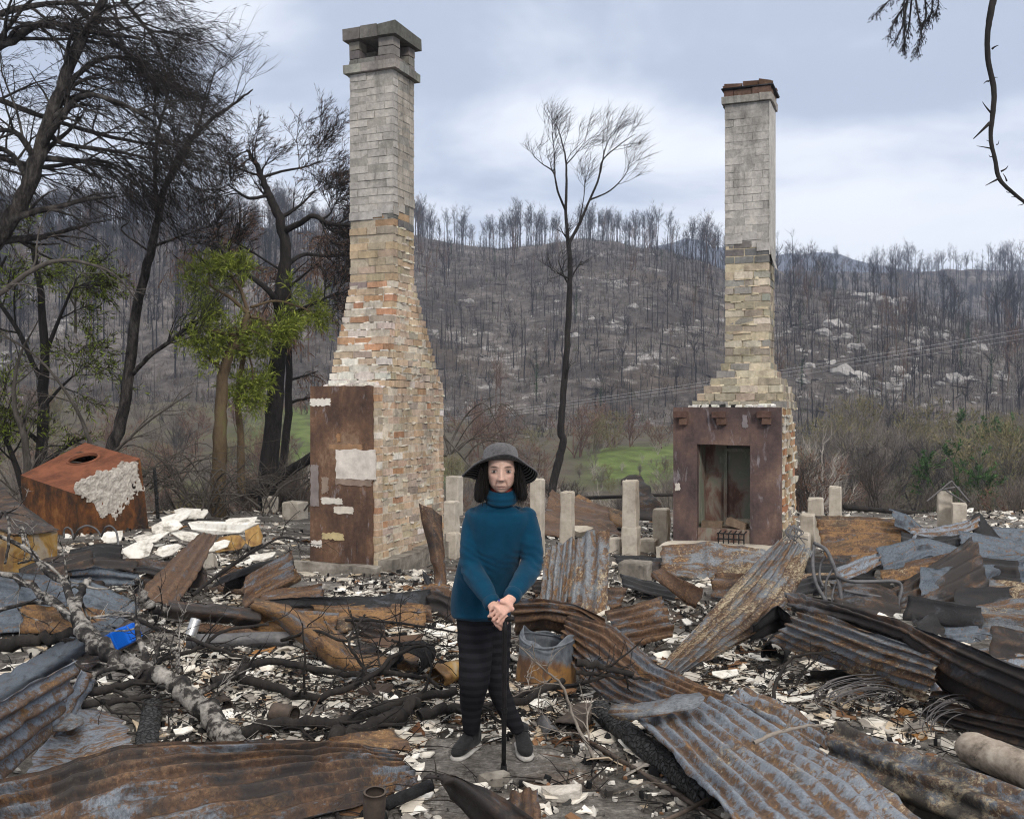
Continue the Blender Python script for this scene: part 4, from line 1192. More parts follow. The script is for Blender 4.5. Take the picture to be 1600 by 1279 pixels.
# ------------------------------------------------------------------ roofing iron
def sheet_mesh(rows, ribs, amp=0.012, crumple=0.012, jag=0.02, thick=0.003, cre=1.0):
    sd = rnd.random() * 50; crumple *= 0.7
    rows = [np.array([Q(p) for p in r]) for r in rows]
    L = np.linalg.norm(np.diff(np.array([r.mean(0) for r in rows]), axis=0), axis=1).sum()
    Wd = np.mean([np.linalg.norm(np.diff(r, axis=0), axis=1).sum() for r in rows])
    nu = int(np.clip(L / 0.028, 6, 110)); nv = int(np.clip(max(ribs * 8, Wd / 0.035), 5, 110))
    acr = np.array([crom(r, nv) for r in rows])
    g = np.stack([crom(acr[:, j], nu) for j in range(nv)], 1)          # nu x nv x 3
    # bent iron kinks: partly straight runs between the bends
    tt_ = np.linspace(0, len(rows) - 1, nu); gl = np.stack([np.stack([np.interp(tt_, np.arange(len(rows)), acr[:, j, c_]) for c_ in range(3)], 1) for j in range(nv)], 1)
    g = 0.3 * g + 0.7 * gl
    du = np.gradient(g, axis=0); dv = np.gradient(g, axis=1)
    n = np.cross(du, dv); n /= np.linalg.norm(n, axis=2)[..., None] + 1e-9
    ud = du / (np.linalg.norm(du, axis=2)[..., None] + 1e-9); vd = dv / (np.linalg.norm(dv, axis=2)[..., None] + 1e-9)
    U = np.linspace(0, L, nu)[:, None] * np.ones(nv)[None]; Vv = np.linspace(0, Wd, nv)[None] * np.ones(nu)[:, None]
    ph = np.linspace(0, 1, nv)[None]
    h = np.zeros((nu, nv)); e = np.zeros((nu, nv)); ev = np.zeros((nu, nv))
    for i in range(nu):
        for j in range(nv):
            u, v = U[i, j], Vv[i, j]
            h[i, j] = crumple * (0.8 * fbm(u * 2.2 + sd, v * 2.2, sd, 3) + 0.30 * fbm(u * 9 + sd, v * 9, 3, 2))
    for _ in range(max(4, int(L * Wd * 14))):      # creases and buckles with a sharp edge
        u0, v0 = rnd.uniform(0, L), rnd.uniform(0, Wd); an = rnd.uniform(0, math.pi) if rnd.random() < .5 else math.pi / 2 + rnd.gauss(0, .25)
        wd_ = rnd.uniform(.02, .07); ln_ = rnd.uniform(.06, .30); am_ = rnd.choice((-1, 1)) * max(crumple, .012) * rnd.uniform(.5, 1.5) * cre
        du_ = (U - u0) * math.cos(an) + (Vv - v0) * math.sin(an); dv_ = -(U - u0) * math.sin(an) + (Vv - v0) * math.cos(an)
        h += am_ * np.clip(1 - np.abs(dv_) / wd_, 0, 1) * np.clip(1.4 - np.abs(du_) / ln_, 0, 1)
    if ribs:
        flat = 0.75 + 0.35 * np.array([[fbm(U[i, j] * 1.2, Vv[i, j] * 1.5, sd + 9, 2) for j in range(nv)] for i in range(nu)])
        h = h + amp * 1.2 * np.sin(2 * math.pi * ribs * ph + 0.5 * np.array([fbm(x * 1.1, sd, 2, 2) for x in U[:, 0]])[:, None]) * flat
    for j in range(nv):
        e[0, j] = -abs(fbm(Vv[0, j] * 5, sd, 1, 3)) * jag * 2.2; e[-1, j] = abs(fbm(Vv[0, j] * 5, sd, 7, 3)) * jag * 2.2
    e[1] = e[0] * 0.5; e[-2] = e[-1] * 0.5
    for i in range(nu):
        ev[i, 0] = fbm(U[i, 0] * 3.5, sd, 2, 3) * jag; ev[i, -1] = fbm(U[i, 0] * 3.5, sd, 12, 3) * jag
    p = g + n * h[..., None] + ud * e[..., None] + vd * ev[..., None]
    q = p - n * thick
    N = nu * nv
    V = np.concatenate([p.reshape(-1, 3), q.reshape(-1, 3)]); uv = np.concatenate([np.stack([U, Vv], -1).reshape(-1, 2)] * 2)
    i = np.arange(nv - 1)[None]; j = np.arange(nu - 1)[:, None] * nv
    f1 = np.stack([i + j, i + j + 1, i + j + nv + 1, i + j + nv], -1).reshape(-1, 4)
    ed = []
    for x in range(nv - 1): ed += [(x + 1, x, x + N, x + 1 + N), ((nu - 1) * nv + x, (nu - 1) * nv + x + 1, (nu - 1) * nv + x + 1 + N, (nu - 1) * nv + x + N)]
    for y in range(nu - 1): ed += [(y * nv, (y + 1) * nv, (y + 1) * nv + N, y * nv + N), ((y + 1) * nv + nv - 1, y * nv + nv - 1, y * nv + nv - 1 + N, (y + 1) * nv + nv - 1 + N)]
    mb = MB(); mb.add(V, np.concatenate([f1, f1[:, ::-1] + N, np.array(ed)]), None, 0, uv)
    rb = 0.5 + 0.5 * np.sin(2 * math.pi * ribs * ph + 0.0 * U) if ribs else np.full((nu, nv), .5)
    mb.rib = np.concatenate([rb.ravel()] * 2)
    return mb
def put_rib(o, mb):
    at = o.data.attributes.new('rib', 'FLOAT_COLOR', 'POINT'); r_ = np.zeros((len(mb.rib), 4)); r_[:, 0] = mb.rib; r_[:, 3] = 1
    at.data.foreach_set('color', r_.ravel()); return o
def sheet(label, rows, ribs, mat, amp=0.012, crumple=0.014, jag=0.02, name='corrugated_sheet', cat='roofing sheet'):
    mb = sheet_mesh(rows, ribs, amp, crumple, jag)
    o = put_rib(mb.build(name, M[mat], smooth=True), mb)
    return tag(o, label, cat)
D = None
def Yd(rows):   # rows given as (px, py, depth)
    return [[(a, b, None, c) for a, b, c in r] for r in rows]

M['iron_front'] = rusty('dark rusted sheet with zinc showing', 0.33, 0.36, 0.62, 0.26, (0.20, 0.225, 0.26), 0.35)
# foreground, left
sheet('dark brown rusted sheet curling across the bottom left corner of the picture', [[(-90, 1235, .22), (-80, 1300, .12), (-70, 1400, .02)], [(60, 1205, .30), (60, 1280, .18), (60, 1400, .04)], [(190, 1163, .33), (200, 1235, .21), (215, 1350, .04)],
      [(370, 1155, .31), (400, 1205, .2), (440, 1290, .04)], [(520, 1158, .2), (545, 1190, .13), (585, 1250, .03)], [(612, 1172, .13), (628, 1192, .09), (655, 1222, .03)]], 7.5, 'iron_front', 0.020, 0.014)
sheet('blue grey sheet with rusty tip rising at the left edge of the picture', [[(-80, 1140, .52), (-70, 1200, .34), (-60, 1280, .12)], [(20, 1085, .48), (15, 1145, .32), (5, 1212, .10)], [(122, 1028, .42), (105, 1085, .26), (72, 1150, .08)]], 4, 'iron_blue', 0.02, 0.018)
sheet('narrow folded blue sheet beside the fallen branch at the left', [[(72, 1140, .10), (88, 1155, .04)], [(112, 1075, .24), (140, 1080, .16)], [(128, 1045, .30), (150, 1062, .20)]], 1.5, 'iron_blue', 0.015)
sheet('flat grey and rust patch of iron under the fallen branch', [[(100, 1102, .07), (80, 1150, .06), (45, 1205, .04)], [(140, 1102, .07), (135, 1150, .08), (125, 1200, .05)], [(170, 1112, .06), (190, 1140, .08), (208, 1168, .08)]], 0, 'iron_blue', 0, 0.02, 0.03, 'iron_plate', 'iron plate')
sheet('small speckled ochre plate on the flat grey iron', [[(80, 1122, .11), (82, 1140, .10)], [(105, 1112, .13), (110, 1145, .11)], [(128, 1118, .12), (129, 1134, .11)]], 0, 'iron_ochre', 0, 0.012, 0.02, 'iron_plate', 'iron plate')
sheet('brown grey sheet leaning like a plank beside the white sheets', [[(212, 928, .14), (245, 940, .12), (276, 948, .10)], [(262, 880, .28), (288, 886, .27), (312, 893, .24)], [(312, 832, .42), (325, 834, .42), (339, 838, .40)]], 3, 'iron_brown', 0.014, 0.012)
sheet('low blue grey sheet in front of the golden cabinet', [[(-60, 888, .40), (-50, 935, .25), (-40, 990, .06)], [(60, 897, .36), (55, 938, .22), (50, 985, .05)], [(140, 908, .28), (135, 945, .17), (125, 982, .05)], [(214, 942, .12), (206, 960, .08), (190, 980, .03)]], 5, 'iron_blue_clean', 0.016, 0.02)
sheet('small curved blue sheet in front of the arched tubes', [[(104, 893, .22), (112, 908, .12)], [(150, 884, .30), (160, 915, .12)], [(214, 896, .22), (222, 915, .10)]], 2, 'iron_blue_clean', 0.014)
sheet('small rust streaked upright sheet behind the curved blue one', Yd([[(136, 860, 11.2), (136, 886, 11.0)], [(158, 857, 11.2), (160, 888, 11.0)], [(180, 862, 11.1), (184, 885, 10.9)]]), 3, 'iron_orange', 0.012)
sheet('long grey gutter running down to the left edge', [[(-40, 1075, .06), (-20, 1090, .10), (0, 1100, .05)], [(70, 1018, .10), (85, 1034, .15), (98, 1045, .08)], [(150, 962, .14), (165, 972, .18), (180, 986, .10)]], 0, 'iron_blue_clean', 0, 0.006, 0.01, 'gutter', 'gutter')
sheet('second grey gutter lying behind the blue plastic crate', [[(60, 1050, .03), (75, 1062, .07), (92, 1070, .03)], [(150, 1000, .05), (165, 1012, .09), (180, 1022, .04)], [(215, 962, .06), (228, 972, .10), (240, 984, .05)]], 0, 'iron_dark', 0, 0.006, 0.01, 'gutter', 'gutter')
# middle left
sheet('long rusty channel lying left of the bent orange piece', [[(262, 938, .18), (268, 950, .2), (262, 965, .1)], [(350, 945, .18), (350, 957, .2), (345, 972, .10)], [(410, 952, .16), (405, 965, .18), (398, 980, .08)]], 0, 'iron_dark', 0, 0.01, 0.02, 'rusted_channel', 'steel channel')
sheet('dark channel with a red lip behind the rusty one', [[(300, 972, .10), (296, 985, .05)], [(370, 978, .12), (372, 994, .05)], [(440, 992, .08), (430, 1004, .03)]], 0, 'iron_brown', 0, 0.01, 0.02, 'rusted_channel', 'steel channel')
sheet('orange rusted strip bent like an elbow in the middle of the rubble', [[(398, 934, .26), (396, 942, .24), (394, 952, .18)], [(452, 946, .25), (448, 958, .24), (436, 976, .12)], [(508, 980, .2), (500, 996, .2), (484, 1018, .06)], [(556, 1020, .10), (550, 1032, .10), (538, 1048, .03)], [(600, 1024, .05), (600, 1038, .06), (598, 1052, .03)], [(650, 1016, .05), (650, 1032, .06), (650, 1050, .03)]], 1, 'iron_orange', 0.012, 0.012)
sheet('black curled sheet lying before the chimney footing', [[(402, 938, .16), (402, 950, .10)], [(470, 932, .17), (480, 950, .06)], [(560, 932, .17), (575, 956, .05)], [(672, 920, .17), (668, 946, .06)]], 1, 'iron_black', 0.02, 0.02)
sheet('rusty corrugated strip under the black curled sheet', [[(486, 944, .13), (505, 962, .08), (522, 978, .03)], [(575, 948, .14), (585, 966, .09), (595, 982, .03)], [(660, 944, .14), (664, 962, .09), (660, 980, .03)]], 3.5, 'iron_orange', 0.016, 0.01)
sheet('orange scrap angled against the rusty strip', [[(505, 968, .14), (520, 976, .10)], [(525, 1000, .08), (545, 1005, .04)], [(545, 1018, .04), (565, 1018, .02)]], 1, 'iron_orange', 0.012)
sheet('upright rusted post of sheet iron at the right of the left chimney', Yd([[(654, 788, 9.15), (672, 796, 9.1), (690, 808, 9.15)], [(668, 850, 9.1), (682, 855, 9.02), (694, 862, 9.1)], [(678, 900, 9.0), (689, 902, 8.95), (698, 905, 9.0)], [(676, 946, 8.75), (686, 950, 8.7), (694, 948, 8.75)]]), 1, 'iron_rust', 0.012, 0.012)
sheet('dark torn sheet at the foot of the upright rusted post', Yd([[(660, 890, 9.1), (662, 905, 9.0)], [(672, 905, 9.0), (680, 935, 8.8)], [(690, 935, 8.8), (690, 948, 8.7)]]), 0, 'iron_black', 0, 0.02)
sheet('dark trough left of the left chimney footing', [[(330, 918, .24), (350, 900, .30), (352, 925, .12)], [(385, 898, .28), (400, 880, .34), (405, 905, .14)], [(440, 885, .26), (455, 868, .3), (460, 888, .14)]], 0, 'iron_black', 0, 0.02, 0.02, 'rusted_channel', 'steel channel')
sheet('rusty brown flange leaning at the corner of the chimney footing', [[(398, 925, .20), (404, 945, .08)], [(430, 905, .25), (440, 925, .10)], [(462, 888, .25), (470, 905, .12)]], 0.5, 'iron_orange', 0.01, 0.012)
# middle, right of the woman
sheet('standing corrugated sheet with orange streaks right of the woman', Yd([[(853, 860, 8.95), (878, 848, 8.85), (905, 842, 8.9), (951, 826, 8.8)], [(848, 900, 8.7), (872, 897, 8.6), (902, 892, 8.62), (952, 890, 8.55)], [(842, 938, 8.5), (868, 944, 8.42), (895, 952, 8.42), (946, 966, 8.3)]]), 8, 'iron_ochre', 0.014, 0.022, 0.05)
sheet('curved rusty sheet sweeping down behind the drum', [[(806, 938, .46), (803, 962, .36), (806, 992, .2)], [(850, 936, .52), (862, 958, .44), (862, 985, .28)], [(900, 944, .50), (915, 970, .40), (905, 1005, .22)], [(945, 968, .42), (948, 996, .30), (930, 1024, .14)]], 4.5, 'iron_rust', 0.02, 0.02)
sheet('long rust brown sheet sliding from the curved one towards the front', [[(890, 960, .44), (882, 985, .36), (880, 1015, .22)], [(955, 975, .42), (930, 1015, .28), (908, 1058, .12)], [(1020, 1030, .26), (985, 1062, .16), (940, 1086, .06)], [(1095, 1070, .14), (1045, 1088, .10), (975, 1104, .04)], [(1168, 1096, .08), (1110, 1106, .07), (1015, 1114, .03)]], 7, 'iron_rust', 0.018, 0.014)
sheet('short dark ribbed sheet under the diagonal one', [[(945, 954, .28), (960, 978, .2), (985, 1008, .08)], [(990, 943, .31), (1000, 970, .22), (1016, 1002, .10)], [(1034, 932, .34), (1042, 962, .25), (1050, 996, .12)]], 5, 'iron_rust', 0.018, 0.012)
sheet('big twisted grey and rust sheet lying diagonally up to the hearth', [[(1026, 1048, .10), (1055, 1052, .05), (1084, 1046, .02)], [(1068, 1000, .22), (1098, 1012, .13), (1128, 1020, .03)], [(1128, 935, .42), (1160, 958, .28), (1188, 988, .08)], [(1180, 878, .58), (1212, 898, .46), (1242, 925, .26)], [(1216, 843, .66), (1242, 849, .63), (1270, 860, .56)]], 6.5, 'iron_ochre', 0.02, 0.016)
sheet('rusty flap over the ash left of the diagonal sheet', [[(1036, 885, .30), (1020, 902, .22)], [(1065, 905, .28), (1060, 935, .12)], [(1098, 918, .26), (1085, 950, .08)]], 1, 'iron_brown', 0.012, 0.02)
sheet('cracked iron facing along the front of the hearth', Yd([[(1036, 852, 10.30), (1036, 878, 10.12), (1042, 900, 10.05)], [(1100, 846, 10.22), (1102, 880, 10.05), (1104, 908, 9.98)], [(1150, 852, 10.12), (1150, 880, 9.95), (1150, 905, 9.9)], [(1205, 862, 10.0), (1200, 885, 9.85), (1195, 902, 9.8)]]), 0, 'iron_ochre', 0, 0.03, 0.03, 'iron_plate', 'iron plate')
sheet('black sheet in shade under the diagonal sheet', [[(1180, 975, .20), (1170, 1002, .04)], [(1215, 945, .28), (1225, 985, .06)], [(1255, 975, .26), (1250, 1005, .05)]], 2, 'iron_black', 0.016)
# foreground, right
sheet('large flat blue grey sheet with rust blotches in the bottom right foreground', [[(985, 1110, .16), (1040, 1100, .18), (1095, 1096, .18), (1150, 1092, .18)], [(1062, 1192, .19), (1125, 1178, .21), (1190, 1165, .21), (1255, 1152, .19)], [(1112, 1245, .19), (1190, 1238, .21), (1280, 1225, .21), (1365, 1218, .17)], [(1160, 1310, .17), (1265, 1310, .19), (1370, 1310, .19), (1475, 1310, .13)]], 8, 'iron_blue', 0.018, 0.012, 0.03)
sheet('pale peeled flap on top of the large foreground sheet', [[(956, 1100, .21), (958, 1112, .20), (965, 1122, .17)], [(1015, 1096, .24), (1018, 1108, .25), (1022, 1120, .22)], [(1086, 1084, .29), (1086, 1098, .28), (1080, 1112, .24)]], 0.5, 'iron_ochre', 0.01, 0.012, 0.03)
sheet('blue ribbed sheet running beside the large foreground sheet', [[(1120, 1098, .14), (1142, 1086, .18), (1168, 1072, .20)], [(1190, 1140, .14), (1212, 1122, .17), (1236, 1106, .19)], [(1262, 1180, .10), (1285, 1165, .13), (1304, 1150, .14)]], 3, 'iron_blue', 0.02, 0.012)
sheet('speckled ochre sheet with ribs below the long dark ridge', [[(1256, 953, .44), (1230, 978, .33), (1206, 1000, .18)], [(1310, 968, .45), (1288, 1000, .32), (1262, 1026, .16)], [(1380, 992, .44), (1358, 1026, .30), (1336, 1052, .14)], [(1472, 1022, .40), (1456, 1058, .26), (1442, 1095, .08)]], 6, 'iron_ochre', 0.02, 0.014)
sheet('long dark ridged sheet crossing the right side', [[(1226, 925, .46), (1232, 940, .46), (1246, 958, .38)], [(1310, 945, .50), (1325, 960, .49), (1345, 985, .38)], [(1400, 968, .52), (1410, 988, .48), (1420, 1010, .36)], [(1500, 1003, .50), (1490, 1040, .36), (1478, 1085, .12)], [(1650, 1062, .48), (1650, 1110, .30), (1650, 1165, .06)]], 4.5, 'iron_dark', 0.02, 0.018)
sheet('dark brown sheet at the right edge under the long ridge', [[(1452, 1092, .13), (1448, 1120, .03)], [(1540, 1112, .17), (1540, 1150, .04)], [(1650, 1130, .20), (1650, 1185, .04)]], 3, 'iron_dark', 0.018)
sheet('black sheet edge lying on the ash below the ochre sheet', [[(1270, 1048, .14), (1268, 1064, .03)], [(1340, 1046, .16), (1342, 1066, .03)], [(1402, 1046, .18), (1408, 1064, .06)]], 0.5, 'iron_black', 0.012)
# right heap
sheet('orange corrugated sheet standing right of the fireplace', Yd([[(1274, 806, 11.3), (1285, 850, 10.9), (1302, 895, 10.5)], [(1350, 807, 11.25), (1355, 845, 10.85), (1360, 885, 10.45)], [(1426, 814, 11.1), (1420, 846, 10.8), (1414, 876, 10.4)]]), 7.5, 'iron_orange', 0.016, 0.010)
sheet('bent blue grey sheet draped over the orange sheet', Yd([[(1370, 856, 9.7), (1376, 875, 9.5), (1386, 892, 9.35)], [(1408, 846, 9.75), (1414, 862, 9.55), (1420, 880, 9.4)], [(1448, 840, 9.8), (1452, 852, 9.65), (1455, 868, 9.5)], [(1502, 858, 9.7), (1496, 870, 9.6), (1490, 884, 9.5)]]), 3.5, 'iron_blue_clean', 0.018, 0.02)
sheet('narrow grey strip in front of the orange sheet', Yd([[(1306, 888, 9.5), (1318, 908, 9.25)], [(1345, 872, 9.6), (1350, 895, 9.35)], [(1376, 862, 9.65), (1374, 882, 9.45)]]), 2, 'iron_blue', 0.016)
sheet('dark brown sheet tilted up in the middle of the right heap', Yd([[(1390, 922, 8.7), (1405, 945, 8.5), (1428, 972, 8.25)], [(1455, 882, 8.9), (1472, 918, 8.6), (1490, 958, 8.35)], [(1518, 840, 9.1), (1536, 885, 8.75), (1550, 938, 8.45)]]), 5, 'iron_dark', 0.018, 0.016)
sheet('wide blue sheet lying at the right edge of the heap', Yd([[(1498, 828, 10.2), (1502, 850, 10.0), (1508, 872, 9.8)], [(1570, 842, 10.2), (1572, 868, 9.95), (1575, 892, 9.75)], [(1650, 862, 10.1), (1650, 890, 9.85), (1650, 915, 9.6)]]), 5, 'iron_blue_clean', 0.018, 0.02)
sheet('lower blue sheet folded under the wide blue one', Yd([[(1528, 878, 9.3), (1536, 915, 9.0)], [(1585, 872, 9.4), (1590, 918, 9.0)], [(1650, 855, 9.5), (1650, 935, 8.95)]]), 4, 'iron_blue_clean', 0.018, 0.02)
sheet('flat blue grey sheet far back at the right edge', Yd([[(1538, 822, 11.4), (1545, 846, 11.0)], [(1600, 826, 11.4), (1600, 852, 11.0)], [(1660, 832, 11.4), (1660, 858, 11.0)]]), 4, 'iron_blue_clean', 0.016, 0.012)
sheet('short blue sheet lifted at the back of the heap', Yd([[(1392, 794, 11.0), (1396, 806, 10.9), (1400, 822, 10.8)], [(1418, 803, 11.0), (1416, 815, 10.9), (1414, 828, 10.8)], [(1442, 822, 10.9), (1434, 830, 10.85), (1428, 838, 10.8)]]), 2.5, 'iron_blue_clean', 0.016, 0.012)
sheet('blue sheet with a rusty end curving up below the paired stumps', Yd([[(1420, 824, 10.5), (1424, 832, 10.4), (1430, 842, 10.3)], [(1470, 822, 10.55), (1472, 830, 10.45), (1474, 840, 10.3)], [(1505, 814, 10.6), (1508, 824, 10.5), (1508, 834, 10.35)], [(1532, 802, 10.7), (1530, 812, 10.55), (1528, 824, 10.4)]]), 2.5, 'iron_blue', 0.016, 0.014)
sheet('black folded sheet beside the rusty end of the curved blue sheet', Yd([[(1530, 800, 10.65), (1512, 818, 10.6)], [(1552, 826, 10.5), (1530, 848, 10.4)], [(1575, 852, 10.4), (1550, 868, 10.3)]]), 0, 'iron_black', 0, 0.02)
sheet('blue black crumpled sheet beneath the curved blue one', Yd([[(1408, 832, 10.4), (1412, 862, 10.1)], [(1455, 838, 10.3), (1460, 862, 10.1)], [(1510, 836, 10.2), (1512, 862, 10.0)]]), 2, 'iron_black', 0.02, 0.03)
sheet('blue ribbed sheet low at the right edge', Yd([[(1476, 978, 7.5), (1478, 994, 7.4), (1482, 1010, 7.3)], [(1560, 978, 7.6), (1562, 996, 7.45), (1565, 1012, 7.35)], [(1650, 992, 7.6), (1650, 1008, 7.5), (1650, 1026, 7.35)]]), 3.5, 'iron_blue_clean', 0.016, 0.012)
sheet('red brown sheet above the low blue one at the right edge', Yd([[(1525, 948, 8.1), (1540, 962, 7.9), (1556, 975, 7.8)], [(1580, 935, 8.2), (1590, 955, 8.0), (1600, 985, 7.75)], [(1650, 928, 8.3), (1650, 952, 8.1), (1650, 985, 7.8)]]), 3, 'iron_rust', 0.016, 0.014)
sheet('black buckled sheet under the tilted brown one', Yd([[(1425, 958, 8.0), (1432, 980, 7.75), (1440, 1002, 7.6)], [(1462, 940, 8.15), (1470, 965, 7.9), (1472, 1000, 7.6)], [(1500, 942, 8.15), (1512, 968, 7.9), (1495, 995, 7.65)], [(1550, 965, 8.0), (1545, 980, 7.8), (1535, 992, 7.7)]]), 1.5, 'iron_black', 0.02, 0.035)
sheet('black sheet lying behind the bent chair frame', Yd([[(1300, 912, 8.8), (1310, 955, 8.4)], [(1350, 905, 8.8), (1360, 960, 8.3)], [(1400, 925, 8.6), (1410, 970, 8.2)]]), 3, 'iron_dark', 0.018, 0.02)
sheet('pale yellow streaked sheet behind the diagonal sheet', Yd([[(1222, 898, 9.9), (1222, 935, 9.5)], [(1262, 890, 10.0), (1265, 945, 9.4)], [(1312, 888, 9.9), (1308, 958, 9.3)]]), 5, 'iron_ochre', 0.016, 0.014)
sheet('rust streaked strip under the bent blue sheet', Yd([[(1376, 890, 9.0), (1380, 908, 8.85)], [(1420, 884, 9.1), (1424, 902, 8.9)], [(1470, 880, 9.1), (1465, 898, 8.95)]]), 2.5, 'iron_orange', 0.014)
# far middle
sheet('dark sheet leaning behind the tall stump', Yd([[(970, 750, 14.6), (978, 780, 14.2), (990, 812, 13.9)], [(985, 742, 14.7), (1005, 778, 14.2), (1022, 815, 13.8)], [(1000, 742, 14.7), (1022, 775, 14.2), (1048, 815, 13.8)]]), 3, 'iron_dark', 0.018, 0.02)
sheet('brown burnt sheet lying behind the stumps', Yd([[(862, 765, 15.0), (852, 800, 14.4), (850, 836, 13.6)], [(895, 778, 15.0), (900, 808, 14.3), (912, 838, 13.6)], [(950, 792, 14.9), (955, 815, 14.3), (982, 840, 13.6)]]), 3, 'iron_brown', 0.018, 0.03)
sheet('rusty broken sheet beside the brown burnt one', Yd([[(905, 772, 15.2), (885, 782, 15.0)], [(940, 790, 15.0), (925, 802, 14.8)], [(985, 800, 14.6), (975, 826, 14.2)]]), 1, 'iron_orange', 0.012, 0.02)
# foreground, centre
sheet('black curled sheet in the bottom centre foreground', [[(668, 1215, .16), (672, 1208, .18), (690, 1228, .08)], [(705, 1208, .20), (715, 1220, .18), (712, 1255, .05)], [(765, 1232, .22), (760, 1255, .18), (745, 1290, .04)], [(850, 1290, .2), (825, 1310, .12), (800, 1340, .03)]], 1.5, 'iron_dark', 0.02, 0.02)
sheet('small rusty scrap with two ribs at the bottom centre', [[(796, 1240, .10), (818, 1234, .13), (840, 1232, .11)], [(792, 1268, .08), (818, 1264, .11), (843, 1262, .09)], [(790, 1300, .05), (816, 1298, .08), (846, 1296, .06)]], 2, 'iron_rust', 0.012, 0.01)
sheet('rust and blue scrap above the dark foreground sheet', [[(515, 1152, .10), (530, 1166, .05)], [(570, 1142, .09), (585, 1168, .05)], [(612, 1138, .07), (642, 1172, .04)]], 1, 'iron_orange', 0.012, 0.015)

M['iron_roll'] = rusty('sooty rolled iron', 0.55, 0.22, 0.58, 0.50, (0.15, 0.165, 0.19), 0.3)
# iron rolled into a tube
def rolled(label, A, B, r, arc0, arc1, ribs, mat):
    A, B = np.array(A), np.array(B); d = unit(B - A); u = unit(np.cross(d, (0, 0, 1))); w = np.cross(u, d)
    nu, nv = 60, 90; L = np.linalg.norm(B - A); sd = rnd.random() * 40
    p = np.zeros((nu, nv, 3)); q = p.copy(); uv = np.zeros((nu, nv, 2))
    for i in range(nu):
        for j in range(nv):
            a = math.radians(lerp(arc0, arc1, j / (nv - 1))); s = i / (nu - 1)
            n_ = u * math.cos(a) + w * math.sin(a)
            rr = r * (1 + 0.18 * fbm(s * 3 + sd, a * 0.9, 2, 3)) + 0.016 * math.sin(2 * math.pi * ribs * j / (nv - 1))
            e = (0.05 * fbm(a * 1.5, sd, 3, 3)) if i in (0, nu - 1) else 0
            p[i, j] = A + d * (L * s + e) + n_ * rr; q[i, j] = p[i, j] - n_ * 0.003
            uv[i, j] = (L * s, r * a)
    N = nu * nv; i = np.arange(nv - 1)[None]; j = np.arange(nu - 1)[:, None] * nv
    f1 = np.stack([i + j, i + j + 1, i + j + nv + 1, i + j + nv], -1).reshape(-1, 4)
    mb = MB(); mb.add(np.concatenate([p.reshape(-1, 3), q.reshape(-1, 3)]), np.concatenate([f1, f1[:, ::-1] + N]), None, 0, np.concatenate([uv.reshape(-1, 2)] * 2))
    return tag(mb.build('corrugated_sheet', M[mat], smooth=True), label, 'roofing sheet')
rolled('sooty sheet rolled into a tube in the right foreground', G(1312, 1178, .12), G(1640, 1308, .12), 0.125, -60, 215, 6, 'iron_roll')

# ---- torn pieces that fill the heaps
def frag(px, py, lift, w, mat, label, group, tiltpx=40):
    a = rnd.uniform(-1, 1); base = G(px, py, 0); Yq_ = base[1]
    hw = w * rnd.uniform(.6, 1.15) * FPX / Yq_ / 2; hh_ = w * rnd.uniform(.25, .6) * FPX / Yq_ / 2
    l1_ = lift * rnd.uniform(.3, 1.2); l2_ = l1_ * rnd.uniform(.5, 1.5); sl = rnd.uniform(-.5, .5) * hw
    rws = []
    dep_ = rnd.uniform(.10, .34); hgt_ = rnd.uniform(.02, .12); yaw_ = rnd.uniform(-.25, .25)
    for t, l_ in ((-1, l1_), (rnd.uniform(-.25, .25), (l1_ + l2_) / 2 + rnd.uniform(-.01, .03)), (1, l2_)):
        cx_ = px + t * hw; cy_ = py + t * sl
        top = P(cx_ + rnd.uniform(-5, 5), 640, Yq_ + t * yaw_ + dep_ * .5); top[2] = gz(top[0], top[1]) + max(.05, l_ + hgt_)
        bot = P(cx_ + rnd.uniform(-9, 9), 640, Yq_ + t * yaw_ - dep_ * .5); bot[2] = gz(bot[0], bot[1]) + max(.02, l_ - hgt_)
        md = (top + bot) / 2 + np.array([0, 0, rnd.uniform(-.01, .03)]); rws.append([top, md, bot])
    mb = sheet_mesh([[RAW(p) for p in r] for r in rws], max(1, int(dep_ / .080)), .016, .006, .025, cre=0.35)
    o = put_rib(mb.build('iron_fragment', M[mat], smooth=True), mb); return tag(o, label, 'iron scrap', group)
class RAW(tuple): pass
_Q = Q
def Q(p):
    return np.array(p) if isinstance(p, RAW) else _Q(p)
rnd.seed(77)
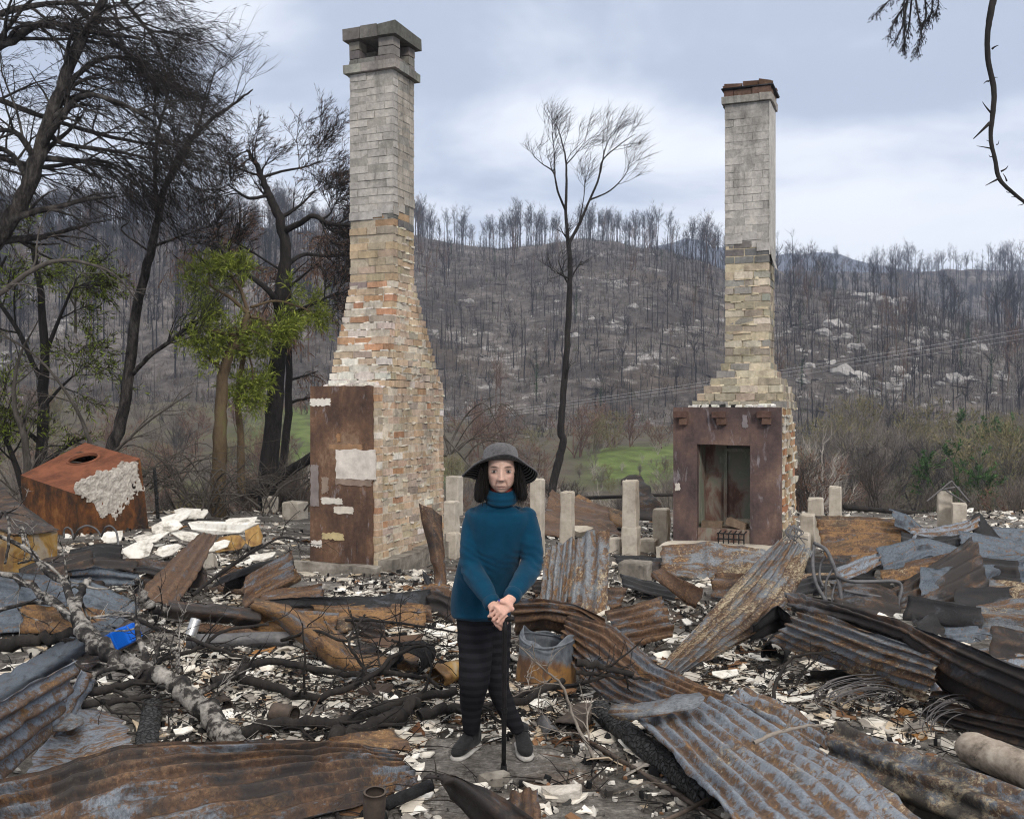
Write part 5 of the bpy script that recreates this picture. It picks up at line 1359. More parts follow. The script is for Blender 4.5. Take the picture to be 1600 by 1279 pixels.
for n_, mats_, xr, yr, lf_, w_, lb_, gp_ in (
    (9, ('iron_black', 'iron_dark'), (1230, 1600), (890, 1010), .14, .7, 'black crumpled fragment of iron wedged in the right hand heap', 'black fragments in the right heap'),
    (3, ('iron_blue_clean', 'iron_blue_clean'), (1430, 1610), (900, 990), .16, .9, 'blue grey fragment of iron wedged in the right hand heap', 'blue grey fragments in the right heap'),
    (5, ('iron_rust', 'iron_ochre', 'iron_rust'), (1300, 1600), (895, 1000), .16, .8, 'rusty fragment of iron wedged in the right hand heap', 'rusty fragments in the right heap'),
    (9, ('iron_dark', 'iron_black'), (20, 380), (890, 1000), .18, .65, 'dark fragment of iron in the rubble left of the chimney', 'dark fragments in the left rubble'),
    (8, ('iron_rust', 'iron_orange', 'iron_brown'), (40, 460), (880, 1010), .18, .6, 'rusty fragment of iron in the rubble left of the chimney', 'rusty fragments in the left rubble'),
    (8, ('iron_dark', 'iron_rust', 'iron_black'), (860, 1190), (885, 960), .10, .5, 'torn dark iron fragment in the rubble before the fireplace', 'iron fragments before the fireplace'),
    (6, ('iron_dark', 'iron_blue'), (1480, 1620), (1040, 1110), .14, .5, 'sooty iron fragment at the right edge under the long ridge', 'sooty fragments at the right edge'),
    (9, ('iron_rust', 'iron_orange', 'iron_dark'), (430, 700), (940, 1080), .07, .35, 'small flat rusty fragment among the white flakes left of the woman', 'rusty fragments among the flakes')):
    k_ = 0
    while k_ < n_:
        fx_, fy_ = rnd.uniform(*xr), rnd.uniform(*yr)
        if 110 < fx_ < 350 and 935 < fy_ < 1020 or 1330 < fx_ < 1440 and fy_ > 900: continue
        frag(fx_, fy_, lf_, w_, rnd.choice(mats_), lb_, gp_); k_ += 1
# ------------------------------------------------------------------ trees round the platform
def path(pts): return np.array([P(a, b, c) for a, b, c in pts])
def tree(name, label, cat, trunks, bark, levels, twig=None, leaf=None, group=None, twig_mat=None, k=7, crown_col=(0.03, 0.027, 0.026)):
    """trunks: list of (points, r0, r1); levels grow limbs; twig=(per metre, length, angle, bias, radius); leaf=(per metre, length, angle, bias, width, colours)"""
    base = np.array(trunks[0][0][0])
    if cat in ('tree',):
        base = base - np.array([0, 0, 1.3]); trunks = [(np.concatenate([[base], trunks[0][0]]), trunks[0][1] * 1.15, trunks[0][2])] + list(trunks[1:])
    root = thing(name, base, label, cat, group)
    limbs = []
    for pts, r0, r1 in trunks:
        n = max(8, len(pts) * 4); p = crom(pts, n)
        p[1:-1] += rg.normal(0, r0 * 0.06, p[1:-1].shape)
        limbs.append((p, np.linspace(r0, r1, n)))
    mb = MB(); limbs_to(mb, limbs, k, wob=0.05)
    allb = [limbs]; cur = limbs
    for lv in levels:
        src = cur if not lv.get('all') else sum(allb, [])
        cur = grow(src, lv['n'], lv.get('f0', 0.3), lv.get('f1', 1), lv.get('ang', 40), lv['L'], lv.get('rf', 0.5), lv.get('bias', (0, 0, 0.3)), lv.get('seg', 6), lv.get('wob', 0.12), lv.get('minr', 0.003), lv.get('shrink', 0.4))
        allb.append(cur); limbs_to(mb, cur, 5 if lv['L'] > 1.0 else 4)
    mb.build('trunk', bark, root, smooth=True)
    cr = MB(); any_ = False
    tips = sum(allb[max(1, len(allb) - 2):], []) if len(allb) > 1 else limbs
    if twig:
        a, b = sample_twigs(tips, twig[0], twig[1], twig[2], twig[3]); mid = (a + b) / 2 + rg.normal(0, twig[1] * 0.07, a.shape)
        cr.twigs(a, b, twig[4] * rg.uniform(0.6, 1.2, len(a)), np.array(crown_col) * rg.uniform(0.7, 1.4, (len(a), 1)), mid=mid); any_ = True
        if leaf and leaf[0] > 0:
            # leaves sit along the twigs too
            tw = [(np.array([x, m_, y]), np.array([1, 1, 1])) for x, m_, y in zip(a, mid, b)]
            la, lb = sample_twigs(tw, leaf[0], leaf[1], leaf[2], leaf[3], 0.1)
            lc = np.array(leaf[5])[rg.integers(0, len(leaf[5]), len(la))] * rg.uniform(0.65, 1.35, (len(la), 1))
            cr.blades(la, lb, leaf[4] * rg.uniform(0.7, 1.3, len(la)), lc)
    if any_: cr.build('crown', twig_mat or M['twig'], root)
    return root
SC = [(0.022, 0.019, 0.018), (0.034, 0.026, 0.022), (0.016, 0.015, 0.015)]
BR = [(0.15, 0.092, 0.068), (0.11, 0.07, 0.054), (0.19, 0.125, 0.095)]
GR = [(0.125, 0.155, 0.024), (0.17, 0.20, 0.032), (0.085, 0.11, 0.02), (0.22, 0.25, 0.05)]

# tall scorched she-oak at the left edge
Y0 = 14.0
tree('scorched_tree', 'tall leaning tree with dense scorched dark needles at the upper left corner', 'tree',
     [(path([(-190, 640, Y0), (-70, 450, Y0), (0, 365, Y0), (38, 305, Y0), (66, 225, Y0), (95, 140, Y0), (118, 85, Y0), (150, 20, Y0), (200, -60, Y0)]), 0.15, 0.045),
      (path([(62, 235, Y0), (95, 185, Y0 - .3), (130, 150, Y0 - .5), (185, 160, Y0 - .6), (240, 190, Y0 - .4)]), 0.055, 0.02),
      (path([(80, 175, Y0), (120, 118, Y0 + .5), (170, 90, Y0 + .8), (235, 100, Y0 + .8)]), 0.05, 0.02),
      (path([(-60, 250, Y0), (-20, 95, Y0), (20, 62, Y0), (70, 36, Y0), (140, 50, Y0), (220, 60, Y0)]), 0.09, 0.02),
      (path([(-60, 60, Y0 + 1), (0, 22, Y0 + 1), (90, 5, Y0 + 1), (180, 10, Y0 + 1)]), 0.07, 0.02),
      (path([(58, 250, Y0), (20, 205, Y0 - .3), (-40, 215, Y0 - .4)]), 0.05, 0.02),
      (path([(72, 205, Y0), (100, 225, Y0 + .2), (170, 235, Y0 + .2), (250, 250, Y0 + .4)]), 0.045, 0.015),
      (path([(48, 285, Y0), (10, 235, Y0 + .6), (-50, 228, Y0 + .6)]), 0.05, 0.02)],
     M['bark_dark'],
     [dict(n=11, f0=0.22, L=1.5, ang=48, rf=0.5, bias=(0.45, 0, -0.15), seg=7, minr=0.006), dict(n=6, f0=0.2, L=0.85, ang=40, rf=0.5, bias=(0.45, 0, -0.40), seg=5, minr=0.0035)],
     (7.5, 0.50, 42, (0.4, 0, -0.5), 0.0036), (10, 0.14, 28, (0.3, 0, -0.45), 0.0042, SC))
tree('scorched_tree', 'thick scorched needle canopy hanging over the top left corner', 'tree',
     [(path([(-330, 700, 15.5), (-250, 300, 15.5), (-150, -50, 15.5), (-20, -110, 15.5), (110, -60, 15.5), (200, 0, 15.5)]), 0.24, 0.04),
      (path([(-60, -90, 15.5), (60, -40, 15.3), (150, 40, 15.2), (215, 100, 15.1), (255, 150, 15.0)]), 0.06, 0.02),
      (path([(60, -80, 15.5), (160, -30, 15.8), (225, 40, 15.8), (240, 60, 15.8)]), 0.05, 0.02),
      (path([(-150, 100, 15.5), (-40, 140, 15.3), (90, 190, 15.2), (200, 220, 15.1), (270, 225, 15.0)]), 0.06, 0.015),
      (path([(-200, 200, 15.5), (-60, 230, 15.8), (60, 260, 15.8), (150, 250, 15.8), (215, 275, 15.8)]), 0.06, 0.015)],
     M['bark_black'],
     [dict(n=11, f0=0.3, L=1.4, ang=45, rf=0.5, bias=(0.40, 0, -0.2), seg=6, minr=0.006), dict(n=7, f0=0.2, L=0.8, ang=42, rf=0.5, bias=(0.4, 0, -0.45), seg=5, minr=0.0035)],
     (8.5, 0.48, 42, (0.35, 0, -0.55), 0.0038), (12, 0.14, 28, (0.25, 0, -0.5), 0.0046, SC))
# slender bare tree with wind-swept top
Y1 = 17.0
tree('bare_tree', 'slender bare grey tree with wind-blown top left of the green tree', 'tree',
     [(path([(172, 720, Y1), (192, 650, Y1), (204, 560, Y1), (214, 480, Y1), (232, 410, Y1), (247, 345, Y1), (255, 300, Y1), (275, 255, Y1), (300, 215, Y1), (340, 180, Y1), (375, 155, Y1), (395, 140, Y1)]), 0.105, 0.012),
      (path([(247, 345, Y1), (243, 290, Y1 + .3), (245, 220, Y1 + .5), (262, 150, Y1 + .5), (275, 85, Y1 + .5)]), 0.05, 0.008),
      (path([(255, 300, Y1), (290, 240, Y1 - .4), (315, 180, Y1 - .6), (335, 110, Y1 - .6)]), 0.04, 0.008),
      (path([(207, 585, Y1), (235, 555, Y1 - .4), (270, 530, Y1 - .6), (300, 503, Y1 - .8)]), 0.042, 0.03),
      (path([(238, 385, Y1), (280, 370, Y1 + .5), (330, 352, Y1 + .8)]), 0.03, 0.008), (path([(236, 395, Y1), (190, 360, Y1), (200, 345, Y1), (150, 330, Y1)]), 0.02, 0.006)],
     M['bark_dark'],
     [dict(n=9, f0=0.5, L=1.0, ang=34, rf=0.4, bias=(0.4, 0, 0.6), seg=6, minr=0.0045), dict(n=5, f0=0.3, L=0.7, ang=30, rf=0.45, bias=(0.5, 0, 0.5), seg=5, minr=0.003)],
     (6, 0.38, 30, (0.4, 0, 0.45), 0.0030), None, crown_col=(0.045, 0.041, 0.039))
# black pine-like tree beside the chimney
Y2 = 18.0
tree('burnt_pine', 'black burnt pine with sparse dark crown left of the tall chimney', 'tree',
     [(path([(418, 760, Y2), (425, 690, Y2), (432, 600, Y2), (438, 520, Y2), (443, 450, Y2), (446, 400, Y2), (440, 350, Y2), (425, 315, Y2), (412, 285, Y2), (400, 255, Y2), (385, 235, Y2)]), 0.17, 0.03),
      (path([(443, 362, Y2), (470, 348, Y2 - .3), (490, 337, Y2 - .5), (515, 350, Y2 - .7), (550, 352, Y2 - .9)]), 0.06, 0.03),
      (path([(446, 415, Y2), (475, 398, Y2 + .4), (510, 400, Y2 + .6), (548, 398, Y2 + .8)]), 0.045, 0.02),
      (path([(436, 490, Y2), (425, 460, Y2 - .4), (402, 440, Y2 - .5), (370, 415, Y2 - .6), (335, 380, Y2 - .6)]), 0.065, 0.025),
      (path([(420, 305, Y2), (390, 310, Y2 - .3), (372, 300, Y2 - .4), (355, 288, Y2 - .5)]), 0.035, 0.012),
      (path([(408, 278, Y2), (440, 268, Y2 + .3), (480, 260, Y2 + .4), (505, 250, Y2 + .5)]), 0.03, 0.01),
      (path([(438, 520, Y2), (460, 490, Y2 - .3), (500, 470, Y2 - .5), (530, 455, Y2 - .5)]), 0.05, 0.015),
      (path([(500, 345, Y2 - .5), (515, 335, Y2 - .5), (520, 325, Y2 - .5)]), 0.025, 0.01)],
     M['bark_black'],
     [dict(n=8, f0=0.55, L=1.0, ang=55, rf=0.45, bias=(0.2, 0, 0.12), seg=6, minr=0.006), dict(n=4, f0=0.25, L=0.55, ang=42, rf=0.5, bias=(0.25, 0, 0.15), seg=4, minr=0.004)],
     (19, 0.34, 42, (0.35, 0, 0.15), 0.0042), (20, 0.13, 30, (0.25, 0, 0.1), 0.0052, SC + BR[1:2]))
tree('brown_tree', 'tree with russet dead foliage around the burnt pine', 'tree',
     [(path([(440, 770, 19.5), (450, 640, 19.5), (452, 500, 19.5), (450, 430, 19.5), (452, 380, 19.5)]), 0.09, 0.03),
      (path([(450, 450, 19.5), (480, 425, 19.3), (505, 405, 19.2)]), 0.03, 0.01), (path([(451, 430, 19.5), (420, 410, 19.7), (370, 380, 19.8), (310, 360, 19.8)]), 0.03, 0.01),
      (path([(451, 440, 19.5), (430, 455, 19.2), (410, 490, 19.0)]), 0.025, 0.01)],
     M['bark_black'],
     [dict(n=6, f0=0.35, L=1.0, ang=50, rf=0.45, bias=(0.1, 0, -0.2), seg=6, minr=0.005), dict(n=3, f0=0.3, L=0.5, ang=42, rf=0.5, bias=(0, 0, -0.5), seg=4, minr=0.0035)],
     (16, 0.34, 42, (0.1, 0, -0.6), 0.0036), (20, 0.12, 30, (0, 0, -0.6), 0.008, BR), crown_col=(0.085, 0.057, 0.044))
# bright green regrowth on a tan trunk
Y3 = 16.5
tree('regrowing_tree', 'tan mossy trunk with bright green tufts of new leaves', 'tree',
     [(path([(342, 770, Y3), (344, 700, Y3), (346, 640, Y3), (350, 580, Y3), (362, 545, Y3), (378, 515, Y3), (388, 490, Y3)]), 0.125, 0.05),
      (path([(378, 770, Y3 + .5), (376, 690, Y3 + .5), (372, 620, Y3 + .5), (380, 560, Y3 + .5), (392, 500, Y3 + .5)]), 0.075, 0.03),
      (path([(388, 490, Y3), (360, 465, Y3), (335, 450, Y3), (322, 440, Y3)]), 0.035, 0.02), (path([(388, 490, Y3), (375, 450, Y3 + .3), (360, 430, Y3 + .3)]), 0.035, 0.02),
      (path([(372, 525, Y3), (340, 518, Y3 - .2), (312, 515, Y3 - .2)]), 0.03, 0.015), (path([(390, 495, Y3), (410, 500, Y3 + .3), (425, 520, Y3 + .3)]), 0.03, 0.015),
      (path([(385, 540, Y3 + .4), (395, 585, Y3 + .4), (385, 620, Y3 + .4)]), 0.02, 0.01), (path([(392, 480, Y3 + .5), (430, 470, Y3 + .8), (470, 480, Y3 + .9), (490, 490, Y3 + 1)]), 0.025, 0.012)],
     M['bark_tan'],
     [dict(n=7, f0=0.42, L=0.52, ang=60, rf=0.5, bias=(0, 0, 0.05), seg=4, minr=0.004), dict(n=3, f0=0.3, L=0.28, ang=60, rf=0.6, bias=(0, 0, 0.1), seg=3, minr=0.003)],
     (30, 0.26, 60, (0.1, 0, 0.02), 0.004), (44, 0.11, 45, (0.1, 0, 0.0), 0.0075, GR), crown_col=(0.07, 0.09, 0.02))
tree('green_tree', 'dark leafy tree with yellow green clumps at the left edge behind the rusty tank', 'tree',
     [(path([(60, 780, 17.5), (66, 680, 17.5), (70, 560, 17.5), (62, 450, 17.5), (50, 380, 17.5)]), 0.12, 0.04),
      (path([(66, 600, 17.5), (30, 520, 17.3), (-10, 450, 17.2), (10, 400, 17.2)]), 0.05, 0.02), (path([(68, 560, 17.5), (100, 480, 17.5), (120, 435, 17.4)]), 0.04, 0.015),
      (path([(64, 660, 17.5), (10, 640, 17.3), (-40, 600, 17.2)]), 0.04, 0.015), (path([(64, 640, 17.5), (100, 600, 17.4), (125, 580, 17.3)]), 0.035, 0.012), (path([(40, 780, 17.2), (15, 700, 17), (-20, 640, 17)]), 0.06, 0.02)],
     M['bark_black'],
     [dict(n=6, f0=0.3, L=0.95, ang=45, rf=0.5, bias=(0, 0, -0.1), seg=5, minr=0.005), dict(n=3, f0=0.3, L=0.5, ang=40, rf=0.5, bias=(0, 0, -0.2), seg=4, minr=0.004)],
     (16, 0.36, 45, (0, 0, -0.15), 0.004), (34, 0.12, 40, (0, 0, -0.1), 0.0085, [(0.035, 0.035, 0.016), (0.05, 0.055, 0.018), (0.05, 0.04, 0.028), (0.15, 0.20, 0.022), (0.17, 0.23, 0.03)]), crown_col=(0.04, 0.035, 0.028))
tree('green_tree', 'small bright green bush behind the bare branch at the far left', 'shrub',
     [(path([(118, 520, 19), (118, 470, 19), (122, 440, 19)]), 0.03, 0.01), (path([(118, 480, 19), (95, 440, 19), (85, 425, 19)]), 0.02, 0.01), (path([(118, 470, 19), (140, 440, 19), (148, 430, 19)]), 0.02, 0.01)],
     M['bark_grey'], [dict(n=7, f0=0.4, L=0.4, ang=55, rf=0.5, seg=4)], (24, 0.26, 55, (0.1, 0, 0.05), 0.004), (44, 0.11, 45, (0.1, 0, 0.05), 0.0075, GR), crown_col=(0.07, 0.09, 0.02))
# pale dead branches arching in from the left
for lb, tr, r in (('long pale dead branch arching in from the left edge', [(-80, 500, 12.5), (0, 458, 12.5), (40, 428, 12.5), (85, 408, 12.6), (130, 410, 12.8), (180, 430, 13.0), (215, 470, 13.2)], 0.045),
                  ('thin bare sapling bending left of the slender tree', [(150, 720, 15.5), (120, 640, 15.5), (60, 560, 15.3), (-20, 510, 15)], 0.035),
                  ('grey bare sapling trunk at the far left behind the tank', [(42, 760, 16), (40, 690, 16), (22, 630, 16), (30, 560, 16), (60, 500, 16)], 0.07),
                  ('low bare branch sweeping right above the rusty tank', [(90, 745, 15.5), (160, 720, 15.5), (230, 660, 15.3), (300, 612, 15.2)], 0.035)):
    tree('bare_branch', lb, 'branch', [(path(tr), r, 0.008)], M['bark_grey'], [dict(n=7, f0=0.2, L=0.8, ang=42, rf=0.5, bias=(0.1, 0, -0.15), seg=6), dict(n=3, f0=0.3, L=0.45, ang=42, rf=0.5, bias=(0.1, 0, -0.2), seg=5)], (3, 0.3, 40, (0.1, 0, -0.2), 0.004), None, crown_col=(0.12, 0.108, 0.097))
# lone slender gum in the middle
Y4 = 27.0
tree('lone_gum', 'tall lone burnt gum with bare windswept crown between the chimneys', 'tree',
     [(path([(862, 768, Y4), (873, 720, Y4), (880, 690, Y4), (876, 670, Y4), (880, 620, Y4), (886, 540, Y4), (890, 450, Y4), (890, 400, Y4), (888, 375, Y4)]), 0.108, 0.062),
      (path([(888, 378, Y4), (884, 335, Y4), (885, 290, Y4), (884, 250, Y4), (876, 215, Y4), (868, 190, Y4)]), 0.052, 0.007),
      (path([(889, 380, Y4), (905, 350, Y4), (918, 320, Y4), (935, 280, Y4), (942, 250, Y4), (970, 225, Y4), (992, 210, Y4)]), 0.048, 0.007),
      (path([(884, 330, Y4), (872, 300, Y4 - .5), (865, 270, Y4 - .6), (850, 258, Y4 - .6), (834, 245, Y4 - .6)]), 0.035, 0.008),
      (path([(867, 275, Y4 - .5), (866, 240, Y4 - .4), (862, 205, Y4 - .4)]), 0.022, 0.006),
      (path([(922, 312, Y4), (950, 300, Y4 + .5), (972, 280, Y4 + .6), (985, 258, Y4 + .6)]), 0.028, 0.007), (path([(938, 270, Y4), (945, 235, Y4 + .3), (955, 210, Y4 + .3)]), 0.025, 0.006),
      (path([(905, 350, Y4), (912, 310, Y4 + .5), (915, 280, Y4 + .5)]), 0.02, 0.006), (path([(884, 258, Y4), (900, 240, Y4 + .3), (915, 220, Y4 + .3)]), 0.02, 0.006),
      (path([(889, 435, Y4), (878, 430, Y4 - .4), (870, 425, Y4 - .5)]), 0.03, 0.012)],
     M['bark_black'],
     [dict(n=7, f0=0.5, L=0.95, ang=36, rf=0.42, bias=(0.25, 0, 0.6), seg=6, minr=0.005, wob=0.12), dict(n=5, f0=0.25, L=0.55, ang=34, rf=0.5, bias=(0.4, 0, 0.35), seg=5, minr=0.0035, wob=0.12)],
     (8, 0.42, 32, (0.5, 0, 0.35), 0.0036), None, crown_col=(0.05, 0.047, 0.05))

# branches hanging into the top right corner
def tube_thing(name, label, cat, pts, r, mat, k=8, stubs=(), wob=0.05):
    mb = MB(); p = crom(pts, len(pts) * 5)
    mb.tube(p, np.interp(np.linspace(0, 1, len(p)), np.linspace(0, 1, len(r)), r), k, wob=wob)
    for a, b, r0 in stubs: mb.tube(crom([a, (np.array(a) + np.array(b)) / 2 + rg.normal(0, 0.004, 3), b], 5), np.linspace(r0, r0 * 0.25, 5), 5)
    return tag(mb.build(name, mat, smooth=True), label, cat)
YB = 5.6
stubs = []
for a, b, r in (((1550, 77), (1560, 71), .007), ((1552, 121), (1559, 121), .005), ((1545, 127), (1537, 131), .006), ((1548, 176), (1535, 159), .006), ((1547, 192), (1521, 217), .011), ((1549, 232), (1526, 228), .005),
                ((1550, 226), (1541, 219), .004), ((1557, 226), (1561, 219), .004), ((1552, 244), (1545, 242), .004), ((1564, 268), (1575, 259), .006), ((1561, 279), (1540, 290), .007), ((1573, 283), (1567, 271), .005),
                ((1584, 300), (1572, 299), .004), ((1592, 309), (1580, 308), .004), ((1600, 316), (1590, 321), .004)):
    stubs.append((P(a[0], a[1], YB), P(b[0], b[1], YB - 0.01), r))
tube_thing('hanging_branch', 'thick thorny black branch hanging down at the top right edge', 'branch', [P(1562, -70, YB), P(1556, -20, YB), P(1549, 15, YB), P(1543, 55, YB), P(1544, 95, YB), P(1553, 140, YB), P(1551, 180, YB), P(1548, 215, YB), P(1555, 250, YB), P(1562, 280, YB), P(1585, 303, YB), P(1612, 322, YB), P(1660, 340, YB)],
           [.020, .020, .019, .016, .015, .016, .014, .012, .012, .012, .010, .009, .008], M['bark_black'], 8, stubs)
nb = thing('needle_branch', P(1420, -40, 6.0), 'dark needle sprays hanging from above at the top right', 'branch')
mb = MB(); br = []
for a in ([(1440, -60), (1412, -20), (1385, 5), (1364, 26)], [(1430, -60), (1418, 0), (1400, 28), (1388, 58)], [(1420, -50), (1412, 10), (1414, 50), (1411, 78)], [(1425, -60), (1432, 10), (1440, 50), (1431, 84)],
          [(1455, -60), (1458, -10), (1455, 20), (1450, 32)], [(1460, -50), (1466, 0), (1462, 22)], [(1418, 0), (1410, 40), (1398, 66)], [(1425, -10), (1420, 40), (1412, 70)], [(1440, -40), (1447, 20), (1440, 45)]):
    p = crom([P(x, y, 6.0 + rnd.uniform(-.1, .1)) for x, y in a], 12); br.append((p, np.linspace(0.007, 0.002, 12)))
limbs_to(mb, br, 5); mb.build('stem', M['bark_black'], nb, smooth=True)
cr = MB(); a, b = sample_twigs(br, 110, 0.06, 40, (0, 0, -0.5), 0.2); cr.twigs(a, b, 0.0016, np.array(SC[2])); tw = [(np.array([x, y]), np.array([1, 1])) for x, y in zip(a, b)]
la, lb = sample_twigs(tw, 120, 0.018, 40, (0, 0, -0.4), 0); cr.blades(la, lb, 0.0022, np.array(SC[2])); cr.build('needles', M['leaf'], nb)

# scrub and bare trees in the valley
def shrub_shape(seed, kind):
    global rg
    keep = rg; rg = np.random.default_rng(seed)
    mb = MB()
    col = {'grey': (0.15, 0.13, 0.115), 'brown': (0.155, 0.10, 0.078), 'olive': (0.17, 0.15, 0.085), 'pale': (0.30, 0.27, 0.24), 'green': (0.06, 0.095, 0.035), 'dark': (0.07, 0.062, 0.058)}[kind]
    st = []
    ns_ = {'pale': 4, 'green': 3}.get(kind, 6)
    for _ in range(ns_):
        d = np.array([rg.normal(0, 0.32), rg.normal(0, 0.32), 1.0]); d /= np.linalg.norm(d)
        p = [np.array([rg.normal(0, 0.25), rg.normal(0, 0.25), 0.0])]
        for s in range(6):
            d = unit(d + rg.normal(0, 0.10, 3) + np.array([0, 0, 0.06])); p.append(p[-1] + d * 0.62)
        st.append((np.array(p), np.linspace(0.06, 0.02, 7)))
    l1 = grow(st, 7, 0.25, 1, 38, 1.5, 0.5, (0, 0, 0.35), 5, 0.14, 0.012); l2 = grow(l1, 4, 0.25, 1, 38, 0.8, 0.55, (0, 0, 0.25), 4, 0.15, 0.008)
    for p_, r_ in st + l1: mb.tube(p_, r_, 4, np.array(col) * (1.15 if kind == 'pale' else 0.85), cap=False)
    for p_, r_ in l2: mb.tube(p_, r_, 3, col, cap=False)
    a, b = sample_twigs(l1 + l2, 5, 0.6, 38, (0, 0, 0.25)); mb.twigs(a, b, rg.uniform(0.006, 0.012, len(a)), np.array(col) * rg.uniform(0.7, 1.35, (len(a), 1)))
    if kind in ('olive', 'green', 'brown'):
        a, b = sample_twigs(l2, {'olive': 9, 'green': 38, 'brown': 6}[kind], 0.16, 50, (0, 0, 0.1))
        cc = {'olive': [(0.16, 0.15, 0.07), (0.17, 0.14, 0.085)], 'green': [(0.035, 0.08, 0.025), (0.055, 0.11, 0.035)], 'brown': [(0.13, 0.075, 0.05), (0.10, 0.06, 0.045)]}[kind]
        mb.blades(a, b, 0.028, np.array(cc)[rg.integers(0, 2, len(a))] * rg.uniform(0.7, 1.3, (len(a), 1)))
    rg = keep
    return mb
KINDS = ['grey', 'brown', 'olive', 'pale', 'green', 'dark', 'grey', 'olive', 'brown']
SHR = [shrub_shape(300 + i, k_) for i, k_ in enumerate(KINDS)]
LB2 = {'grey': ('grey bare scrub tree in the valley below the hill', 'grey scrub in the valley'), 'brown': ('reddish brown scrub tree in the valley', 'reddish brown scrub in the valley'),
       'olive': ('olive tinged scrub tree in the valley', 'olive scrub in the valley'), 'pale': ('pale leafless sapling among the valley scrub', 'pale saplings in the valley'),
       'green': ('green leafed tree in the valley scrub', 'green trees in the valley'), 'dark': ('dark scorched scrub in the valley', 'dark scrub in the valley')}
firsts = {}
def shrub(px, Yq, h, k_):
    if k_ not in firsts: o = SHR[k_].build('scrub_tree', M['twig'], loc=(0, 0, 0)); firsts[k_] = o
    else: o = firsts[k_].copy(); C.objects.link(o)
    s = h / 4.6
    if Yq < 32: k_ = k_
    o.scale = (s * rg.uniform(0.9, 1.3), s * rg.uniform(0.9, 1.3), s); o.rotation_euler = (0, 0, rg.uniform(0, 6.28))
    o.location = ((px - 800) / FPX * Yq, Yq, land(px, Yq) - 0.15 * min(1, h / 2))
    lb, gp = LB2[KINDS[k_]]; tag(o, lb, 'scrub tree', gp)
# right-hand mass
for i in range(62):
    px = rg.uniform(1225, 1660); Yq = rg.uniform(62, 118)
    shrub(px, Yq, rg.uniform(4.2, 8.0) * (1.15 if 1300 < px < 1480 else 0.95), rg.choice([0, 6, 2, 7, 1, 5], p=[.24, .24, .24, .18, .05, .05]))
for px, Yq, h, k_ in ((1300, 55, 6.5, 3), (1290, 60, 5.5, 1), (1505, 62, 6.6, 4), (1525, 95, 8.5, 4), (1480, 70, 5.5, 5), (1580, 60, 6.0, 5), (1375, 75, 5, 4), (1560, 75, 6, 6), (1245, 70, 4.5, 4)): shrub(px, Yq, h, k_)
# middle
for px, Yq, h, k_ in ((745, 120, 6.5, 1), (765, 126, 7, 8), (790, 118, 6, 1), (712, 95, 4, 7), (728, 80, 3.6, 0), (705, 60, 3.6, 0), (760, 70, 3.8, 0), (815, 85, 4.6, 0), (840, 75, 4.4, 8), (830, 100, 4.6, 8), (855, 60, 4.0, 3), (905, 115, 6, 8),
                      (930, 118, 5, 7), (940, 128, 6.5, 8), (905, 70, 3.2, 0), (945, 62, 3.4, 3), (975, 75, 3.4, 0), (925, 48, 2.6, 6), (880, 50, 2.8, 0), (1010, 64, 3.0, 3), (1040, 60, 3.6, 0), (1060, 80, 4.0, 6), (960, 52, 2.2, 3), (985, 122, 4.2, 1), (960, 120, 4.6, 2), (820, 50, 2.6, 5), (790, 45, 2.2, 0), (1030, 120, 3.5, 8)): shrub(px, Yq, h, k_)
# left, between the near trees
for i in range(34):
    shrub(rg.uniform(-40, 500), rg.uniform(40, 110), rg.uniform(2.5, 5.5), rg.choice([0, 6, 1, 5, 8, 3], p=[.26, .22, .2, .12, .15, .05]))
for px, Yq, h, k_ in ((305, 34, 1.6, 4), (250, 36, 1.7, 2), (330, 40, 1.6, 4), (470, 30, 1.6, 0), (410, 32, 1.4, 2), (285, 30, 1.5, 2)): shrub(px, Yq, h, k_)

# low growth along the edge of the platform
for i in range(26): shrub(rg.uniform(1230, 1650), rg.uniform(17.6, 24), rg.uniform(.7, 1.5), rg.choice([5, 0, 6, 8]))
for i in range(22): shrub(rg.uniform(700, 1060), rg.uniform(18, 30), rg.uniform(.5, 1.1), rg.choice([0, 6, 5, 7, 8]))
for i in range(26): shrub(rg.uniform(230, 500), rg.uniform(17.6, 24), rg.uniform(.7, 1.6), rg.choice([0, 6, 5, 8, 2]))

for i in range(36): shrub(rg.uniform(880, 1080), rg.uniform(84, 126), rg.uniform(.8, 2.2), rg.choice([0, 6, 1, 2, 3]))
for i in range(24): shrub(rg.uniform(380, 520), rg.uniform(84, 140), rg.uniform(.8, 2.4), rg.choice([0, 6, 1, 2, 5]))

for i in range(46): shrub(rg.uniform(-60, 440), rg.uniform(84, 150), rg.uniform(1.6, 4.8), rg.choice([0, 6, 1, 5, 8, 2]))
for i in range(14): shrub(rg.uniform(690, 900), rg.uniform(84, 130), rg.uniform(1.4, 3.6), rg.choice([0, 6, 1, 8, 7]))
